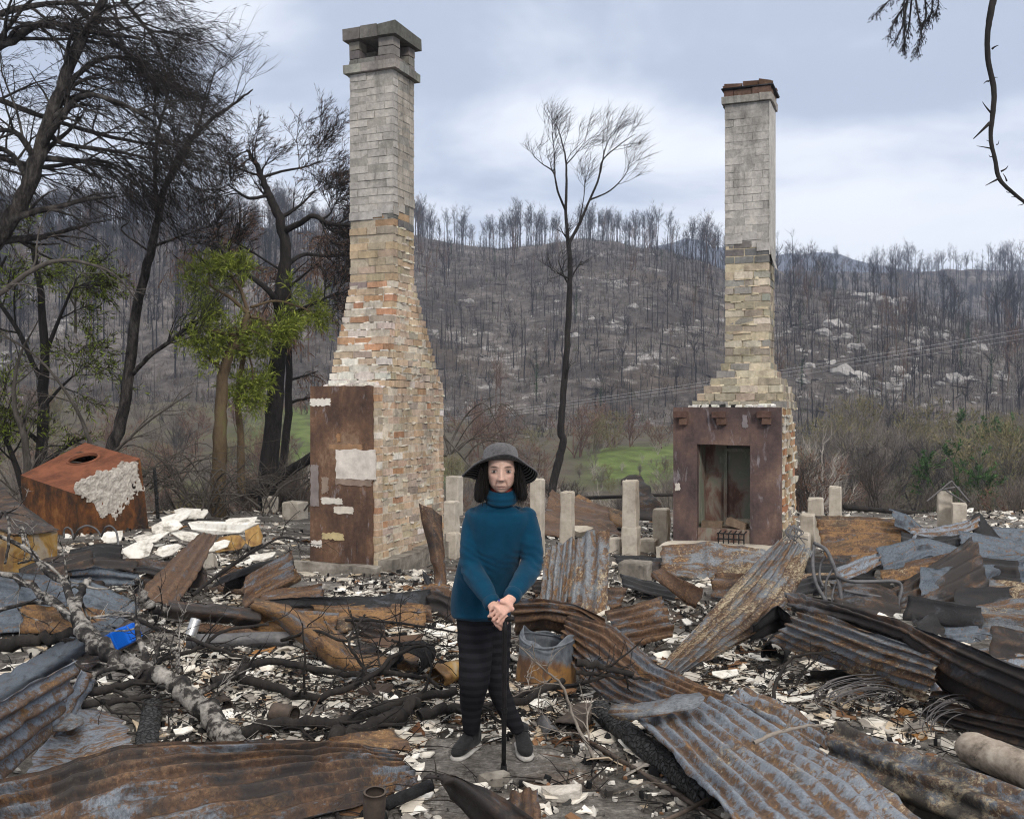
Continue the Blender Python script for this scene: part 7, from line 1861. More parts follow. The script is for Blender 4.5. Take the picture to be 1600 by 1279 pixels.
for px, py, dz, w, h, yw, tl, rl, lb in ((262, 822, .26, .42, .30, .2, .75, .1, 'upright white cement sheet among the white pieces left of the chimney'), (235, 838, .16, .5, .35, .3, .3, .2, 'white cement sheet sloping below the rusty tank'), (300, 838, .14, .55, .3, -.1, .35, -.2, 'broad white cement sheet beside the brown plank-like sheet'),
         (175, 838, .2, .35, .25, .1, .7, .2, 'grey white sheet standing behind the arched tubes'), (135, 872, .14, .45, .22, -.1, .25, -.2, 'white flat sheet below the arched tubes'), (200, 905, .12, .4, .2, .1, .2, .2, 'white sheet end lying by the curved blue sheet'), (226, 882, .12, .5, .25, -.3, .3, .1, 'white sheet left of the brown plank-like sheet'),
         (275, 808, .24, .5, .35, .1, .5, .3, 'white cement sheet in front of the burnt black post'), (1130, 1052, .05, .22, .13, .3, .2, .1, 'largest white flake on the ash right of the diagonal sheet'), (1240, 1090, .04, .26, .12, -.1, .1, .05, 'flat white sheet below the ochre sheet'),
         (285, 1140, .05, .14, .07, .1, .25, .1, 'pale flake beside the fallen branch foot'), (300, 800, .22, .6, .3, -.25, .5, -.1, 'white sheet with bluish edge at the back of the white pieces'), (330, 852, .12, .5, .3, .3, .3, .15, 'white sheet half under the brown plank-like sheet'), (160, 892, .10, .4, .2, .2, .25, .1, 'white sheet behind the small curved blue sheet'), (262, 858, .14, .45, .3, -.2, .5, .2, 'cream white sheet right of the arched tubes'), (380, 812, .22, .5, .25, .1, .3, .1, 'white sheet under the long pale blue sheet'), (410, 868, .14, .35, .2, .1, .3, .1, 'white sheet near the round orange lid'), (215, 860, .18, .4, .3, .5, .9, .3, 'steeply tilted white sheet among the white pieces')):
    plate(lb, G(px, py, dz), w * .85, h * .85, yw, tl, rl)
plate('long pale blue sheet lying behind the white pieces', P(350, 822, 12.6), 1.1, .26, -.28, .5, .0, 'white_sheet', n=8)
plate('orange scorched panel propped left of the chimney', P(358, 848, 11.6), .42, .26, .1, .8, .15, 'gold', 'scorched_board', 'board')
plate('round orange scorched lid left of the chimney', P(396, 838, 11.8), .22, .30, .2, 1.0, .2, 'gold', 'scorched_board', 'board')
plate('dark round rock like lump behind the brown plank-like sheet', P(325, 880, 10.8), .24, .22, .2, 1.0, .2, 'concrete', 'concrete_lump', 'lump', .14)
plate('pale block lying behind the upright sheet', P(905, 828, 13.4), .42, .12, .1, .8, 0, 'concrete', 'concrete_block', 'block', .10)
plate('grey lump of ash crust on the bare ground at the bottom', G(878, 1240, .02), .22, .10, .1, .1, 0, 'lime_scale', 'ash_lump', 'lump', .05)
plate('small grey lump of ash crust near the cane tip', G(770, 1218, .02), .16, .09, .3, .1, 0, 'concrete_sooty', 'ash_lump', 'lump', .05)
plate('ochre flattened tin plate among the burnt branches', G(560, 1052, .06), .34, .16, .2, .15, .1, 'iron_ochre', 'iron_plate', 'iron plate', .01)
plate('ochre round plate under the burnt branches', G(590, 1076, .05), .22, .14, -.1, .1, .1, 'iron_ochre', 'iron_plate', 'iron plate', .03)
plate('rusty plate before the tall chimney', G(620, 1000, .06), .5, .2, .1, .15, .1, 'iron_orange', 'iron_plate', 'iron plate', .01)
plate('white sheet fragment by the woman\'s hip at the left', G(690, 985, .05), .30, .18, .1, .15, .1)

# timber and branches
def branch(label, pts, r0, r1, mat='bark_black', forks=(), n=5, L=0.45, twn=10, name='burnt_branch', cat='branch', bias=(0, 0, 0.1), k=9):
    p = crom([Q(q) for q in pts], max(14, len(pts) * 5)); p[1:-1] += rg.normal(0, r0 * 0.22, p[1:-1].shape)
    limbs = [(p, np.linspace(r0, r1, len(p)) * (1 + 0.06 * np.sin(np.arange(len(p)) * 1.7)))]
    for fk, a, b in forks:
        q = crom([Q(x) for x in fk], 16); q[1:-1] += rg.normal(0, a * 0.3, q[1:-1].shape); limbs.append((q, np.linspace(a, b, 16)))
    mb = MB(); limbs_to(mb, limbs, k, wob=0.05)
    l1 = grow(limbs, n, 0.15, 1.0, 45, L, 0.45, bias, 6, 0.22, 0.0035); l2 = grow(l1, 3, 0.2, 1, 42, L * 0.5, 0.5, bias, 5, 0.22, 0.0022)
    limbs_to(mb, l1, 5); limbs_to(mb, l2, 4)
    a, b = sample_twigs(l1 + l2, twn * 0.4, 0.12, 45, bias); mb.twigs(a, b, 0.0016)
    return tag(mb.build(name, M[mat], smooth=True), label, cat)
branch('big forked fallen branch with peeling grey bark in the left foreground', [(378, 1172, .03), (345, 1140, .08), (312, 1100, .12), (275, 1072, .15), (235, 1050, .19), (190, 1032, .23), (155, 1012, .28), (132, 985, .34), (118, 955, .40)], .062, .042, 'ash_wood',
       [([(150, 1010, .28), (128, 970, .37), (108, 925, .46), (92, 905, .50), (58, 878, .56), (30, 850, .62), (-30, 828, .70)], .036, .014), ([(150, 1008, .29), (110, 960, .34), (60, 920, .40), (0, 895, .46), (-60, 880, .5)], .034, .018),
        ([(236, 1048, .20), (222, 1015, .28), (214, 975, .36), (206, 958, .40)], .024, .010), ([(262, 1062, .16), (278, 1050, .20), (272, 1018, .24), (256, 1000, .28), (236, 990, .30)], .016, .008), ([(228, 1050, .2), (245, 1020, .26), (240, 1000, .30)], .020, .008),
        ([(118, 955, .40), (128, 920, .46), (140, 905, .48)], .030, .018), ([(300, 1095, .12), (325, 1105, .12), (345, 1130, .08)], .022, .012)], 4, .45, 8)
branch('curved grey stub leaning over the brown plank-like sheet', [(258, 956, .14), (238, 948, .20), (222, 930, .30), (216, 905, .42)], .042, .030, 'ash_wood', (), 1, .2, 4)
branch('twiggy grey branch in front of the golden cabinet', [(-30, 860, .62), (5, 800, .80), (15, 830, .70), (8, 880, .5)], .018, .010, 'ash_wood', [([(40, 860, .55), (32, 820, .66), (50, 870, .5), (28, 880, .46)], .012, .008)], 3, .3, 6)
branch('long burnt branch lying across the white flakes left of the woman', [(330, 1066, .10), (375, 1050, .12), (420, 1032, .16), (470, 1040, .14), (530, 1052, .12), (600, 1052, .12), (660, 1055, .10), (690, 1075, .06)], .030, .012, 'bark_black', [([(375, 1060, .08), (430, 1072, .08), (478, 1086, .07), (530, 1078, .10), (580, 1052, .16), (618, 1022, .24), (665, 1008, .26)], .030, .010), ([(600, 1050, .12), (630, 1012, .24), (612, 998, .30)], .014, .007)], 6, .45, 10)
branch('thick burnt branch in front of the purple brown tin', [(365, 1150, .04), (420, 1132, .06), (480, 1130, .07), (520, 1130, .07), (560, 1118, .07), (605, 1102, .08), (655, 1090, .09), (712, 1078, .10)], .034, .026, 'bark_black', [([(508, 1160, .04), (560, 1142, .05), (610, 1122, .06), (650, 1098, .08)], .045, .038)], 4, .4, 8)
branch('thick burnt limb lying behind the woman\'s feet', [(655, 1118, .06), (700, 1108, .08), (760, 1105, .10), (820, 1092, .12), (880, 1062, .16)], .034, .018, 'bark_black', [([(790, 1100, .10), (840, 1075, .14), (900, 1070, .14), (955, 1052, .2)], .020, .010)], 4, .4, 8)
branch('straight black pole lying on the rust brown sheet', [(900, 1034, .36), (945, 1042, .34), (990, 1054, .28)], .022, .016, 'bark_black', [([(900, 1050, .30), (960, 1056, .28), (1015, 1062, .22)], .012, .006)], 2, .3, 6)
branch('thin forked dry twig bent in front of the drum', [(930, 1185, .02), (900, 1130, .10), (880, 1075, .28), (850, 1045, .40), (812, 1010, .52)], .010, .004, 'wood_grey', [([(920, 1160, .04), (918, 1120, .12), (925, 1090, .16)], .006, .003), ([(862, 1060, .34), (840, 1075, .24), (808, 1080, .18)], .005, .003)], 5, .30, 14)
branch('long thin black branch reaching towards the woman from the left', [(540, 968, .22), (600, 970, .26), (660, 978, .28), (715, 988, .3)], .012, .006, 'bark_black', [([(610, 1010, .2), (660, 1005, .24), (712, 1010, .26)], .008, .004)], 5, .4, 10)
branch('thin dry twig on the large foreground sheet', [(1178, 1160, .26), (1220, 1142, .30), (1260, 1134, .30), (1292, 1132, .28)], .010, .005, 'wood_grey', [], 2, .2, 4)
branch('twisted black vine standing by the ochre sheet', [(1208, 1100, .04), (1215, 1060, .14), (1235, 1030, .22), (1262, 1022, .26), (1290, 1018, .26)], .012, .006, 'bark_black', [([(1240, 1075, .06), (1255, 1050, .14), (1275, 1030, .2)], .008, .005)], 3, .25, 6)
branch('black pole lying across the rubble left of the tall chimney', [(398, 925, .12), (425, 890, .26), (452, 862, .36)], .020, .016, 'bark_black', (), 1, .2, 4)
for lb, ps, r, m in (('thin burnt limb lying over the curved grey stub', [(190, 960, .2), (260, 985, .22), (330, 1010, .18), (390, 1030, .12)], .018, 'bark_black'), ('crooked burnt limb beside the silver can', [(250, 1030, .08), (310, 1012, .16), (350, 985, .24), (420, 975, .26)], .016, 'bark_black'), ('thin crooked branch across the blue sheet at the left', [(-20, 960, .35), (60, 940, .42), (130, 965, .38), (190, 955, .34)], .015, 'ash_wood'), ('burnt branch leaning in front of the dark trough', [(300, 930, .25), (350, 890, .38), (410, 850, .50)], .016, 'bark_black'), ('crooked burnt branch between the rusty channel and the chimney', [(340, 900, .2), (390, 865, .38), (440, 840, .50), (480, 850, .48)], .014, 'bark_black'), ('dark timber lying at the left edge under the grey gutters', [(-40, 1010, .10), (60, 1000, .16), (130, 985, .22)], .05, 'bark_black'), ('broken dark branch under the fallen branch', [(130, 1085, .10), (190, 1070, .14), (255, 1060, .14)], .028, 'bark_black'), ('second broken dark branch under the fallen branch', [(128, 1100, .08), (200, 1092, .10), (258, 1086, .10)], .020, 'bark_black'),
                      ('burnt twiggy branch before the rust strip', [(440, 1000, .10), (490, 985, .2), (540, 1000, .22), (580, 975, .3)], .014, 'bark_black'), ('knotted branch rising out of the white flakes', [(585, 1075, .08), (560, 1030, .22), (545, 1000, .32), (570, 960, .42)], .012, 'bark_black')):
    branch(lb, ps, r, r * .55, m, (), 5, .4, 10)
# brush piles behind
for lb, a, n in (('heap of grey brush behind the white sheets at the left', [(270, 800, 15.5), (330, 790, 16), (400, 790, 16.5), (480, 782, 16)], 26), ('arching dead canes before the tan trunk', [(300, 790, 15.5), (350, 770, 16), (420, 780, 16)], 16), ('tangle of thin branches left of the rusty tank', [(-40, 790, 15.5), (20, 760, 15.5), (60, 745, 15.5)], 14), ('thin dead branches reaching right of the brick chimney', [(690, 700, 16), (715, 690, 16), (740, 720, 16)], 14), ('dry twigs around the rusty tank back', [(200, 760, 16), (260, 740, 16), (300, 760, 16)], 14)):
    limbs = []
    for _ in range(n):
        i = rnd.randint(0, len(a) - 2); t = rnd.random(); x = lerp(a[i][0], a[i + 1][0], t); y = lerp(a[i][1], a[i + 1][1], t); d = a[i][2] + rnd.uniform(-.9, .9)
        w = rnd.uniform(40, 150) * rnd.choice((-1, 1)); h = rnd.uniform(5, 70)
        limbs.append((crom([P(x, y + 15, d), P(x + w * .3, y - h * .6, d + rnd.uniform(-.3, .3)), P(x + w * .7, y - h, d + rnd.uniform(-.4, .4)), P(x + w, y - h * rnd.uniform(.2, 1.0), d)], 12), np.linspace(rnd.uniform(.008, .024), .004, 12)))
    mb = MB(); limbs_to(mb, limbs, 5); l1 = grow(limbs, 4, .2, 1, 40, .8, .5, (0, 0, 0.0), 6, .15, .004); limbs_to(mb, l1, 4)
    s_, e_ = sample_twigs(l1, 4, .35, 40); mb.twigs(s_, e_, .003)
    tag(mb.build('brush_heap', M['bark_grey'], smooth=True), lb, 'brush')

# power lines over the valley
for py0, py1, lb in ((641, 512, 'upper power line crossing the valley'), (644, 519, 'lower power line crossing the valley'), (648, 527, 'faint third power line below the other two')):
    mb = MB(); A = P(560, py0 + 28, 150.0); B = P(1760, py1 - 26, 100.0); pts = []
    for s in np.linspace(0, 1, 40): p = A * (1 - s) + B * s; p[2] -= 3.2 * 4 * s * (1 - s) * 0.25; pts.append(p)
    mb.tube(pts, 0.015 if 'third' not in lb else 0.010, 5, cap=False); tag(mb.build('power_line', M['cable'], smooth=True), lb, 'cable')

# ------------------------------------------------------------------ loose litter of the fire
gx = np.arange(-14, 14.01, 0.07); gy = np.arange(2.5, 24, 0.07)
GZ = np.array([[gz(x, y) for x in gx] for y in gy])
def gzv(x, y):
    i = np.clip((x + 14) / 0.07, 0, len(gx) - 1.001); j = np.clip((y - 2.5) / 0.07, 0, len(gy) - 1.001)
    i0 = i.astype(int); j0 = j.astype(int); a = i - i0; b = j - j0
    return (GZ[j0, i0] * (1 - a) + GZ[j0, i0 + 1] * a) * (1 - b) + (GZ[j0 + 1, i0] * (1 - a) + GZ[j0 + 1, i0 + 1] * a) * b
# where it lies, in patches of the platform: (photo x, photo y, spread x, spread y, weight)
PAT = [(560, 1000, 130, 45, 1.6), (480, 1060, 130, 28, 1.5), (640, 1080, 90, 40, 1.4), (420, 1110, 90, 25, 1.0), (680, 980, 40, 40, 1.2), (600, 1120, 120, 25, 0.9), (660, 940, 60, 25, 0.6),
       (230, 850, 110, 35, 1.5), (400, 880, 60, 45, 0.9), (330, 960, 100, 40, 0.6), (300, 1010, 120, 40, 0.9), (60, 1080, 60, 50, 0.4), (860, 870, 50, 40, 0.7), (960, 850, 90, 30, 0.6), (1130, 835, 60, 14, 1.2),
       (1140, 1040, 70, 35, 1.3), (1230, 1090, 80, 30, 1.3), (1380, 1110, 90, 30, 0.6), (1500, 1110, 80, 35, 0.5), (900, 1130, 90, 40, 0.8), (930, 1235, 110, 40, 0.3), (720, 1150, 60, 40, 0.6), (1010, 920, 60, 40, 0.7), (1250, 880, 60, 50, 0.3), (1400, 900, 150, 60, 0.2), (820, 1080, 40, 30, 0.8), (550, 930, 160, 30, 0.5), (800, 930, 500, 120, 1.0), (640, 1245, 60, 30, 0.5), (1560, 815, 70, 12, 0.5), (1380, 812, 60, 10, 0.2), (560, 820, 300, 25, 0.4), (1780, 980, 120, 80, 0.6), (-150, 980, 100, 80, 0.5)]
wts = np.array([p[4] for p in PAT]); wts /= wts.sum()
def scatter(n, spread=1.0):
    k_ = rg.choice(len(PAT), n, p=wts); pa = np.array(PAT)[k_]
    px = pa[:, 0] + rg.normal(0, 1, n) * pa[:, 2] * spread; py = np.clip(pa[:, 1] + rg.normal(0, 1, n) * pa[:, 3] * spread, 800, 1330)
    z = np.zeros(n)
    for _ in range(6):
        Yv = (EYE - z) * FPX / (py - 639.5); x = (px - 800) / FPX * Yv; z = 0.5 * z + 0.5 * gzv(x, Yv)
    p = np.stack([x, Yv, gzv(x, Yv)], 1)
    bad = ((np.abs(x + 0.10) < 0.36) & (np.abs(Yv - 5.02) < 0.30)) | ((px > 690) & (px < 1000) & (py > 1165) & (rg.random(n) < 0.72 * spread ** -3))
    cl_ = np.array([fbm(a * 1.4, b * 1.4, 3.3, 3) for a, b in zip(p[:, 0], p[:, 1])]) + 0.5 * np.array([fbm(a * 5, b * 5, 8.3, 2) for a, b in zip(p[:, 0], p[:, 1])])
    return p[~bad & (rg.random(n) < np.clip(0.55 + 1.5 * cl_, 0.10, 1))]
def litter(name, label, n, smin, smax, cols, probs, thick, tilt, mat, spread=1.0, cat='litter', elong=1.9, power=2.2, k=8):
    c = scatter(n, spread); n = len(c); s = smin + (smax - smin) * rg.random(n) ** power
    a0 = rg.uniform(0, 6.283, n); tx, ty = rg.normal(0, tilt, n), rg.normal(0, tilt, n)
    e1_ = np.stack([np.cos(a0), np.sin(a0), tx], 1); e2_ = np.stack([-np.sin(a0), np.cos(a0), ty], 1); nn = np.cross(e1_, e2_); nn /= np.linalg.norm(nn, axis=1)[:, None]
    el = rg.uniform(1, elong, n); rr = rg.uniform(0.5, 1.2, (n, k)); aa = (np.arange(k)[None] + rg.uniform(-.32, .32, (n, k))) * 6.283 / k
    ring = c[:, None] + (e1_[:, None] * (np.cos(aa) * rr * (s * el)[:, None])[..., None] + e2_[:, None] * (np.sin(aa) * rr * s[:, None])[..., None]) * 0.5
    warp = (np.cos(2 * aa + a0[:, None]) * (s * 0.10)[:, None])[..., None] * nn[:, None]
    up = (s * tilt * 0.30 + thick * 0.6)[:, None, None] * np.array([0, 0, 1.0]); th = (thick * rg.uniform(0.6, 1.5, n))[:, None, None] * nn[:, None]
    top = ring + warp + up + th; bot = ring + warp + up - th
    V = np.concatenate([top, bot], 1).reshape(-1, 3); b = np.arange(n)[:, None] * 2 * k
    ft = b + np.arange(k)[None]; i = np.arange(k); fs = (b[:, :, None] + np.stack([i, i + k, (i + 1) % k + k, (i + 1) % k], -1)[None]).reshape(-1, 4)
    cc = np.array(cols)[rg.choice(len(cols), n, p=probs)] * rg.uniform(0.78, 1.18, (n, 1))
    mb = MB(); mb.add(V, ft, cc); mb.F.append((fs, np.repeat(cc, k, 0), 0, None))
    o = mb.build(name, mat, loc=(0, 8, 0)); o['kind'] = 'stuff'
    return tag(o, label, cat)
litter('white_flakes', 'white and cream flakes of cement sheet and paint strewn over the ash', 15000, .012, .165, [(0.66, 0.62, 0.555), (0.72, 0.695, 0.65), (0.55, 0.50, 0.43), (0.42, 0.39, 0.35), (0.26, 0.235, 0.21), (0.20, 0.11, 0.06), (0.46, 0.37, 0.27)], [.30, .18, .19, .12, .09, .05, .07], .004, .20, M['bits'], power=2.6)
litter('ash_crumbs', 'small grey and white crumbs all over the ground', 26000, .006, .040, [(0.60, 0.57, 0.53), (0.38, 0.36, 0.33), (0.18, 0.165, 0.15), (0.05, 0.048, 0.046), (0.17, 0.09, 0.05)], [.26, .26, .2, .2, .08], .006, .3, M['bits'], 1.5)
litter('charcoal', 'black lumps of charcoal lying among the flakes', 5200, .008, .045, [(0.012, 0.012, 0.013), (0.025, 0.024, 0.024), (0.05, 0.046, 0.043)], [.5, .35, .15], .018, .3, M['bits'], 1.2)
litter('iron_scraps', 'small bits of rusted iron among the flakes', 520, .03, .13, [(0.13, 0.06, 0.03), (0.22, 0.11, 0.04), (0.10, 0.10, 0.11), (0.05, 0.035, 0.03)], [.35, .25, .2, .2], .003, .35, M['bits'], 1.3)
# charred sticks
c = scatter(12000, 1.2); n = len(c); a = rg.uniform(0, 6.283, n); L = rg.uniform(.06, .5, n) ** 1.0 * rg.choice([.5, 1.0], n)
e = c + np.stack([np.cos(a) * L, np.sin(a) * L, rg.uniform(0.0, 0.25, n) * L], 1); c[:, 2] += .012; e[:, 2] = np.maximum(e[:, 2], gzv(e[:, 0], e[:, 1]) + .01)
mid = (c + e) / 2 + rg.normal(0, .02, (n, 3)) * (1, 1, .6); mid[:, 2] += .015
mb = MB(); mb.twigs(c, e, rg.uniform(.0018, .006, n), np.array([(.018, .016, .016), (.04, .034, .03), (.10, .085, .07), (.07, .04, .025)])[rg.choice(4, n, p=[.5, .25, .15, .1])], mid=mid)
o = mb.build('charred_sticks', M['twig'], loc=(0, 8, 0)); o['kind'] = 'stuff'; tag(o, 'charred sticks and twigs strewn through the rubble', 'litter')
# ------------------------------------------------------------------ the woman
def ell(mb, pts, rx, ry, side=(1, 0, 0), k=24, n=None, col=None, pw=2.0):
    """closed tube with an elliptical (rx sideways, ry across) section that changes along its path"""
    pts = np.asarray(pts, float)
    if n:
        t0 = np.linspace(0, 1, len(pts)); t1 = np.linspace(0, 1, n)
        rx = crom(np.stack([np.broadcast_to(rx, len(pts)), np.broadcast_to(ry, len(pts)), 0 * t0], 1), n); ry = rx[:, 1]; rx = rx[:, 0]
        pts = crom(pts, n)
    m = len(pts); rx = np.broadcast_to(rx, m); ry = np.broadcast_to(ry, m)
    t = np.gradient(pts, axis=0); t /= np.linalg.norm(t, axis=1)[:, None] + 1e-9
    s_ = np.asarray(side, float)[None] - t * (t @ np.asarray(side, float))[:, None]; s_ /= np.linalg.norm(s_, axis=1)[:, None] + 1e-9
    w = np.cross(t, s_)
    a = np.arange(k) * 2 * math.pi / k
    ca = np.sign(np.cos(a)) * np.abs(np.cos(a)) ** (2 / pw); sa = np.sign(np.sin(a)) * np.abs(np.sin(a)) ** (2 / pw)
    v = pts[:, None] + s_[:, None] * (rx[:, None] * ca[None])[..., None] + w[:, None] * (ry[:, None] * sa[None])[..., None]
    # rounded ends
    e0 = pts[0] - t[0] * min(rx[0], ry[0]) * 0.6; e1 = pts[-1] + t[-1] * min(rx[-1], ry[-1]) * 0.6
    v = np.concatenate([v.reshape(-1, 3), [e0, e1]])
    i = np.arange(m - 1)[:, None] * k; j = np.arange(k)[None]; j2 = (j + 1) % k
    f = [tuple(q) for q in np.stack([i + j, i + j2, i + k + j2, i + k + j], -1).reshape(-1, 4)]
    f += [((x + 1) % k, x, m * k) for x in range(k)] + [((m - 1) * k + x, (m - 1) * k + (x + 1) % k, m * k + 1) for x in range(k)]
    mb.add(v, f, col)
def ball(mb, c, r, k=20, col=None):
    c = np.asarray(c, float); r = np.broadcast_to(np.asarray(r, float), 3)
    nv = k // 2; v = []; f = []
    for j in range(1, nv):
        th = math.pi * j / nv
        for i in range(k):
            ph = 2 * math.pi * i / k
            v.append(c + r * np.array([math.sin(th) * math.cos(ph), math.sin(th) * math.sin(ph), math.cos(th)]))
    v += [c + r * np.array([0, 0, 1.0]), c - r * np.array([0, 0, 1.0])]
    for j in range(nv - 2):
        for i in range(k): f.append((j * k + i, (j + 1) * k + i, (j + 1) * k + (i + 1) % k, j * k + (i + 1) % k))
    top, bot = len(v) - 2, len(v) - 1
    for i in range(k): f += [(top, i, (i + 1) % k), (bot, (nv - 2) * k + (i + 1) % k, (nv - 2) * k + i)]
    mb.add(np.array(v), f, col)
def fuse(mb, voxel, smooth=4, fac=0.5):
    """one continuous skin over overlapping solids -> (vertices, polygons)"""
    me = bpy.data.meshes.new('tmp'); V = np.concatenate(mb.V)
    me.from_pydata(V.tolist(), [], [tuple(int(x) for x in q) for f, *_ in mb.F for q in f]); me.update()
    ob = bpy.data.objects.new('tmp', me); C.objects.link(ob)
    r = ob.modifiers.new('r', 'REMESH'); r.mode = 'VOXEL'; r.voxel_size = voxel
    if smooth:
        s = ob.modifiers.new('s', 'SMOOTH'); s.factor = fac; s.iterations = smooth
    dg = bpy.context.evaluated_depsgraph_get(); dg.update()
    m2 = bpy.data.meshes.new_from_object(ob.evaluated_get(dg))
    v = np.zeros(len(m2.vertices) * 3); m2.vertices.foreach_get('co', v)
    f = [tuple(p.vertices) for p in m2.polygons]
    bpy.data.objects.remove(ob); bpy.data.meshes.remove(me); bpy.data.meshes.remove(m2)
    return v.reshape(-1, 3), f
def build_vc(name, v, f, cols, mat, parent):
    mb = MB(); mb.add(v, f)
    o = mb.build(name, mat, parent, smooth=True)
    if cols is not None:
        at = o.data.attributes.new('Col', 'FLOAT_COLOR', 'POINT')
        at.data.foreach_set('color', np.concatenate([cols, np.ones((len(cols), 1))], 1).ravel())
    return o

def cloth(name, c0, c1, scale, bump, knit=None, rough=0.95):
    k = NT(name, rough, 0, 0.1)
    k.b.inputs['Sheen Weight'].default_value = 0.08
    v = k.coord('Object', (1, 1, 1), False)
    n = k.noise(v, scale, 5, 0.6)
    k.color(k.ramp(n, (0.3, c0), (0.7, c1)))
    h = k.noise(v, 60, 3, 0.6)
    if knit:
        w = k.n('ShaderNodeTexWave', wave_type='BANDS', bands_direction='X'); w.inputs['Scale'].default_value = knit; w.inputs['Distortion'].default_value = 1.2; w.inputs['Detail'].default_value = 2
        k.l(v, w.inputs['Vector']); h = k.math('ADD', h, k.math('MULTIPLY', w.outputs['Fac'], 0.8))
    k.bump(h, bump, 0.004)
    return k.m
M['sweater'] = cloth('teal knit', (0.002, 0.031, 0.063), (0.003, 0.047, 0.092), 9, 0.35, 70)
k = NT('striped leggings', 0.95, 0, 0.1); v_ = k.coord('Object', (1, 1, 1), False)
w_ = k.n('ShaderNodeTexWave', wave_type='BANDS', bands_direction='Z'); w_.inputs['Scale'].default_value = 7.2; w_.inputs['Distortion'].default_value = 0.5
k.l(v_, w_.inputs['Vector'])
k.color(k.ramp(w_.outputs['Fac'], (0.38, (0.0095, 0.0095, 0.0115)), (0.62, (0.0155, 0.015, 0.018))))
k.bump(k.noise(v_, 26, 4, 0.6), 0.3, 0.006); M['leggings'] = k.m
k = NT('skin', 0.55, 0, 0.35); k.b.inputs['Subsurface Weight'].default_value = 0.12; k.b.inputs['Subsurface Radius'].default_value = (0.02, 0.008, 0.005); k.b.inputs['Subsurface Scale'].default_value = 0.4
v_ = k.coord('Object', (1, 1, 1), False); n_ = k.noise(v_, 60, 4, 0.6)
k.color(k.mix(1.0, k.attr(), k.ramp(n_, (0.3, (0.86, 0.84, 0.83)), (0.7, (1.12, 1.1, 1.1))), 'MULTIPLY')); k.bump(k.noise(v_, 120, 4, 0.65), 0.25, 0.002); M['skin'] = k.m
M['hair'] = plain('dark hair', [(0.3, (0.004, 0.0035, 0.003)), (0.7, (0.014, 0.011, 0.009))], (3, 3, 0.4), 30, 0.65, bump=0.5, spec=0.15)
M['hat_top'] = cloth('grey woven straw', (0.085, 0.082, 0.086), (0.165, 0.16, 0.165), 80, 0.8, 90, 0.8)
k = NT('striped hat lining', 0.9, 0, 0.1)
tc_ = k.n('ShaderNodeTexCoord'); sx_ = k.n('ShaderNodeSeparateXYZ'); k.l(tc_.outputs['UV'], sx_.inputs[0])
k.color(k.ramp(k.math('SINE', k.math('MULTIPLY', sx_.outputs[1], 6.283 * 9)), (0.45, (0.014, 0.014, 0.015)), (0.95, (0.24, 0.23, 0.22)))); M['hat_under'] = k.m
M['shoe'] = cloth('black shoe mesh', (0.010, 0.010, 0.011), (0.024, 0.024, 0.026), 60, 0.5, None, 0.8)
M['sole'] = plain('white foam sole', [(0.3, (0.28, 0.265, 0.25)), (0.7, (0.52, 0.50, 0.47))], ns=20, rough=0.8, bump=0.1)
M['red'] = plain('red knit', [(0.3, (0.14, 0.022, 0.018)), (0.7, (0.22, 0.04, 0.03))], ns=50)
M['nail'] = plain('blue nail polish', [(0.3, (0.03, 0.03, 0.25)), (0.7, (0.05, 0.05, 0.35))], ns=9, rough=0.3, bump=0)
M['black_metal'] = plain('black painted cane', [(0.3, (0.008, 0.008, 0.009)), (0.7, (0.024, 0.022, 0.022))], ns=12, rough=0.45, bump=0.15)
M['steel'] = plain('watch steel', [(0.3, (0.25, 0.24, 0.22)), (0.7, (0.45, 0.43, 0.40))], ns=30, rough=0.35, metal=0.8, bump=0.05)

woman = thing('person', (-0.13, 5.06, gz(-0.13, 5.06)), 'woman in a teal turtleneck and wide grey hat, leaning with both hands on a cane', 'person')
HC = P(783.5, 735, 4.84)                       # centre of the head, at eye height
SKIN = np.array([0.56, 0.37, 0.29])
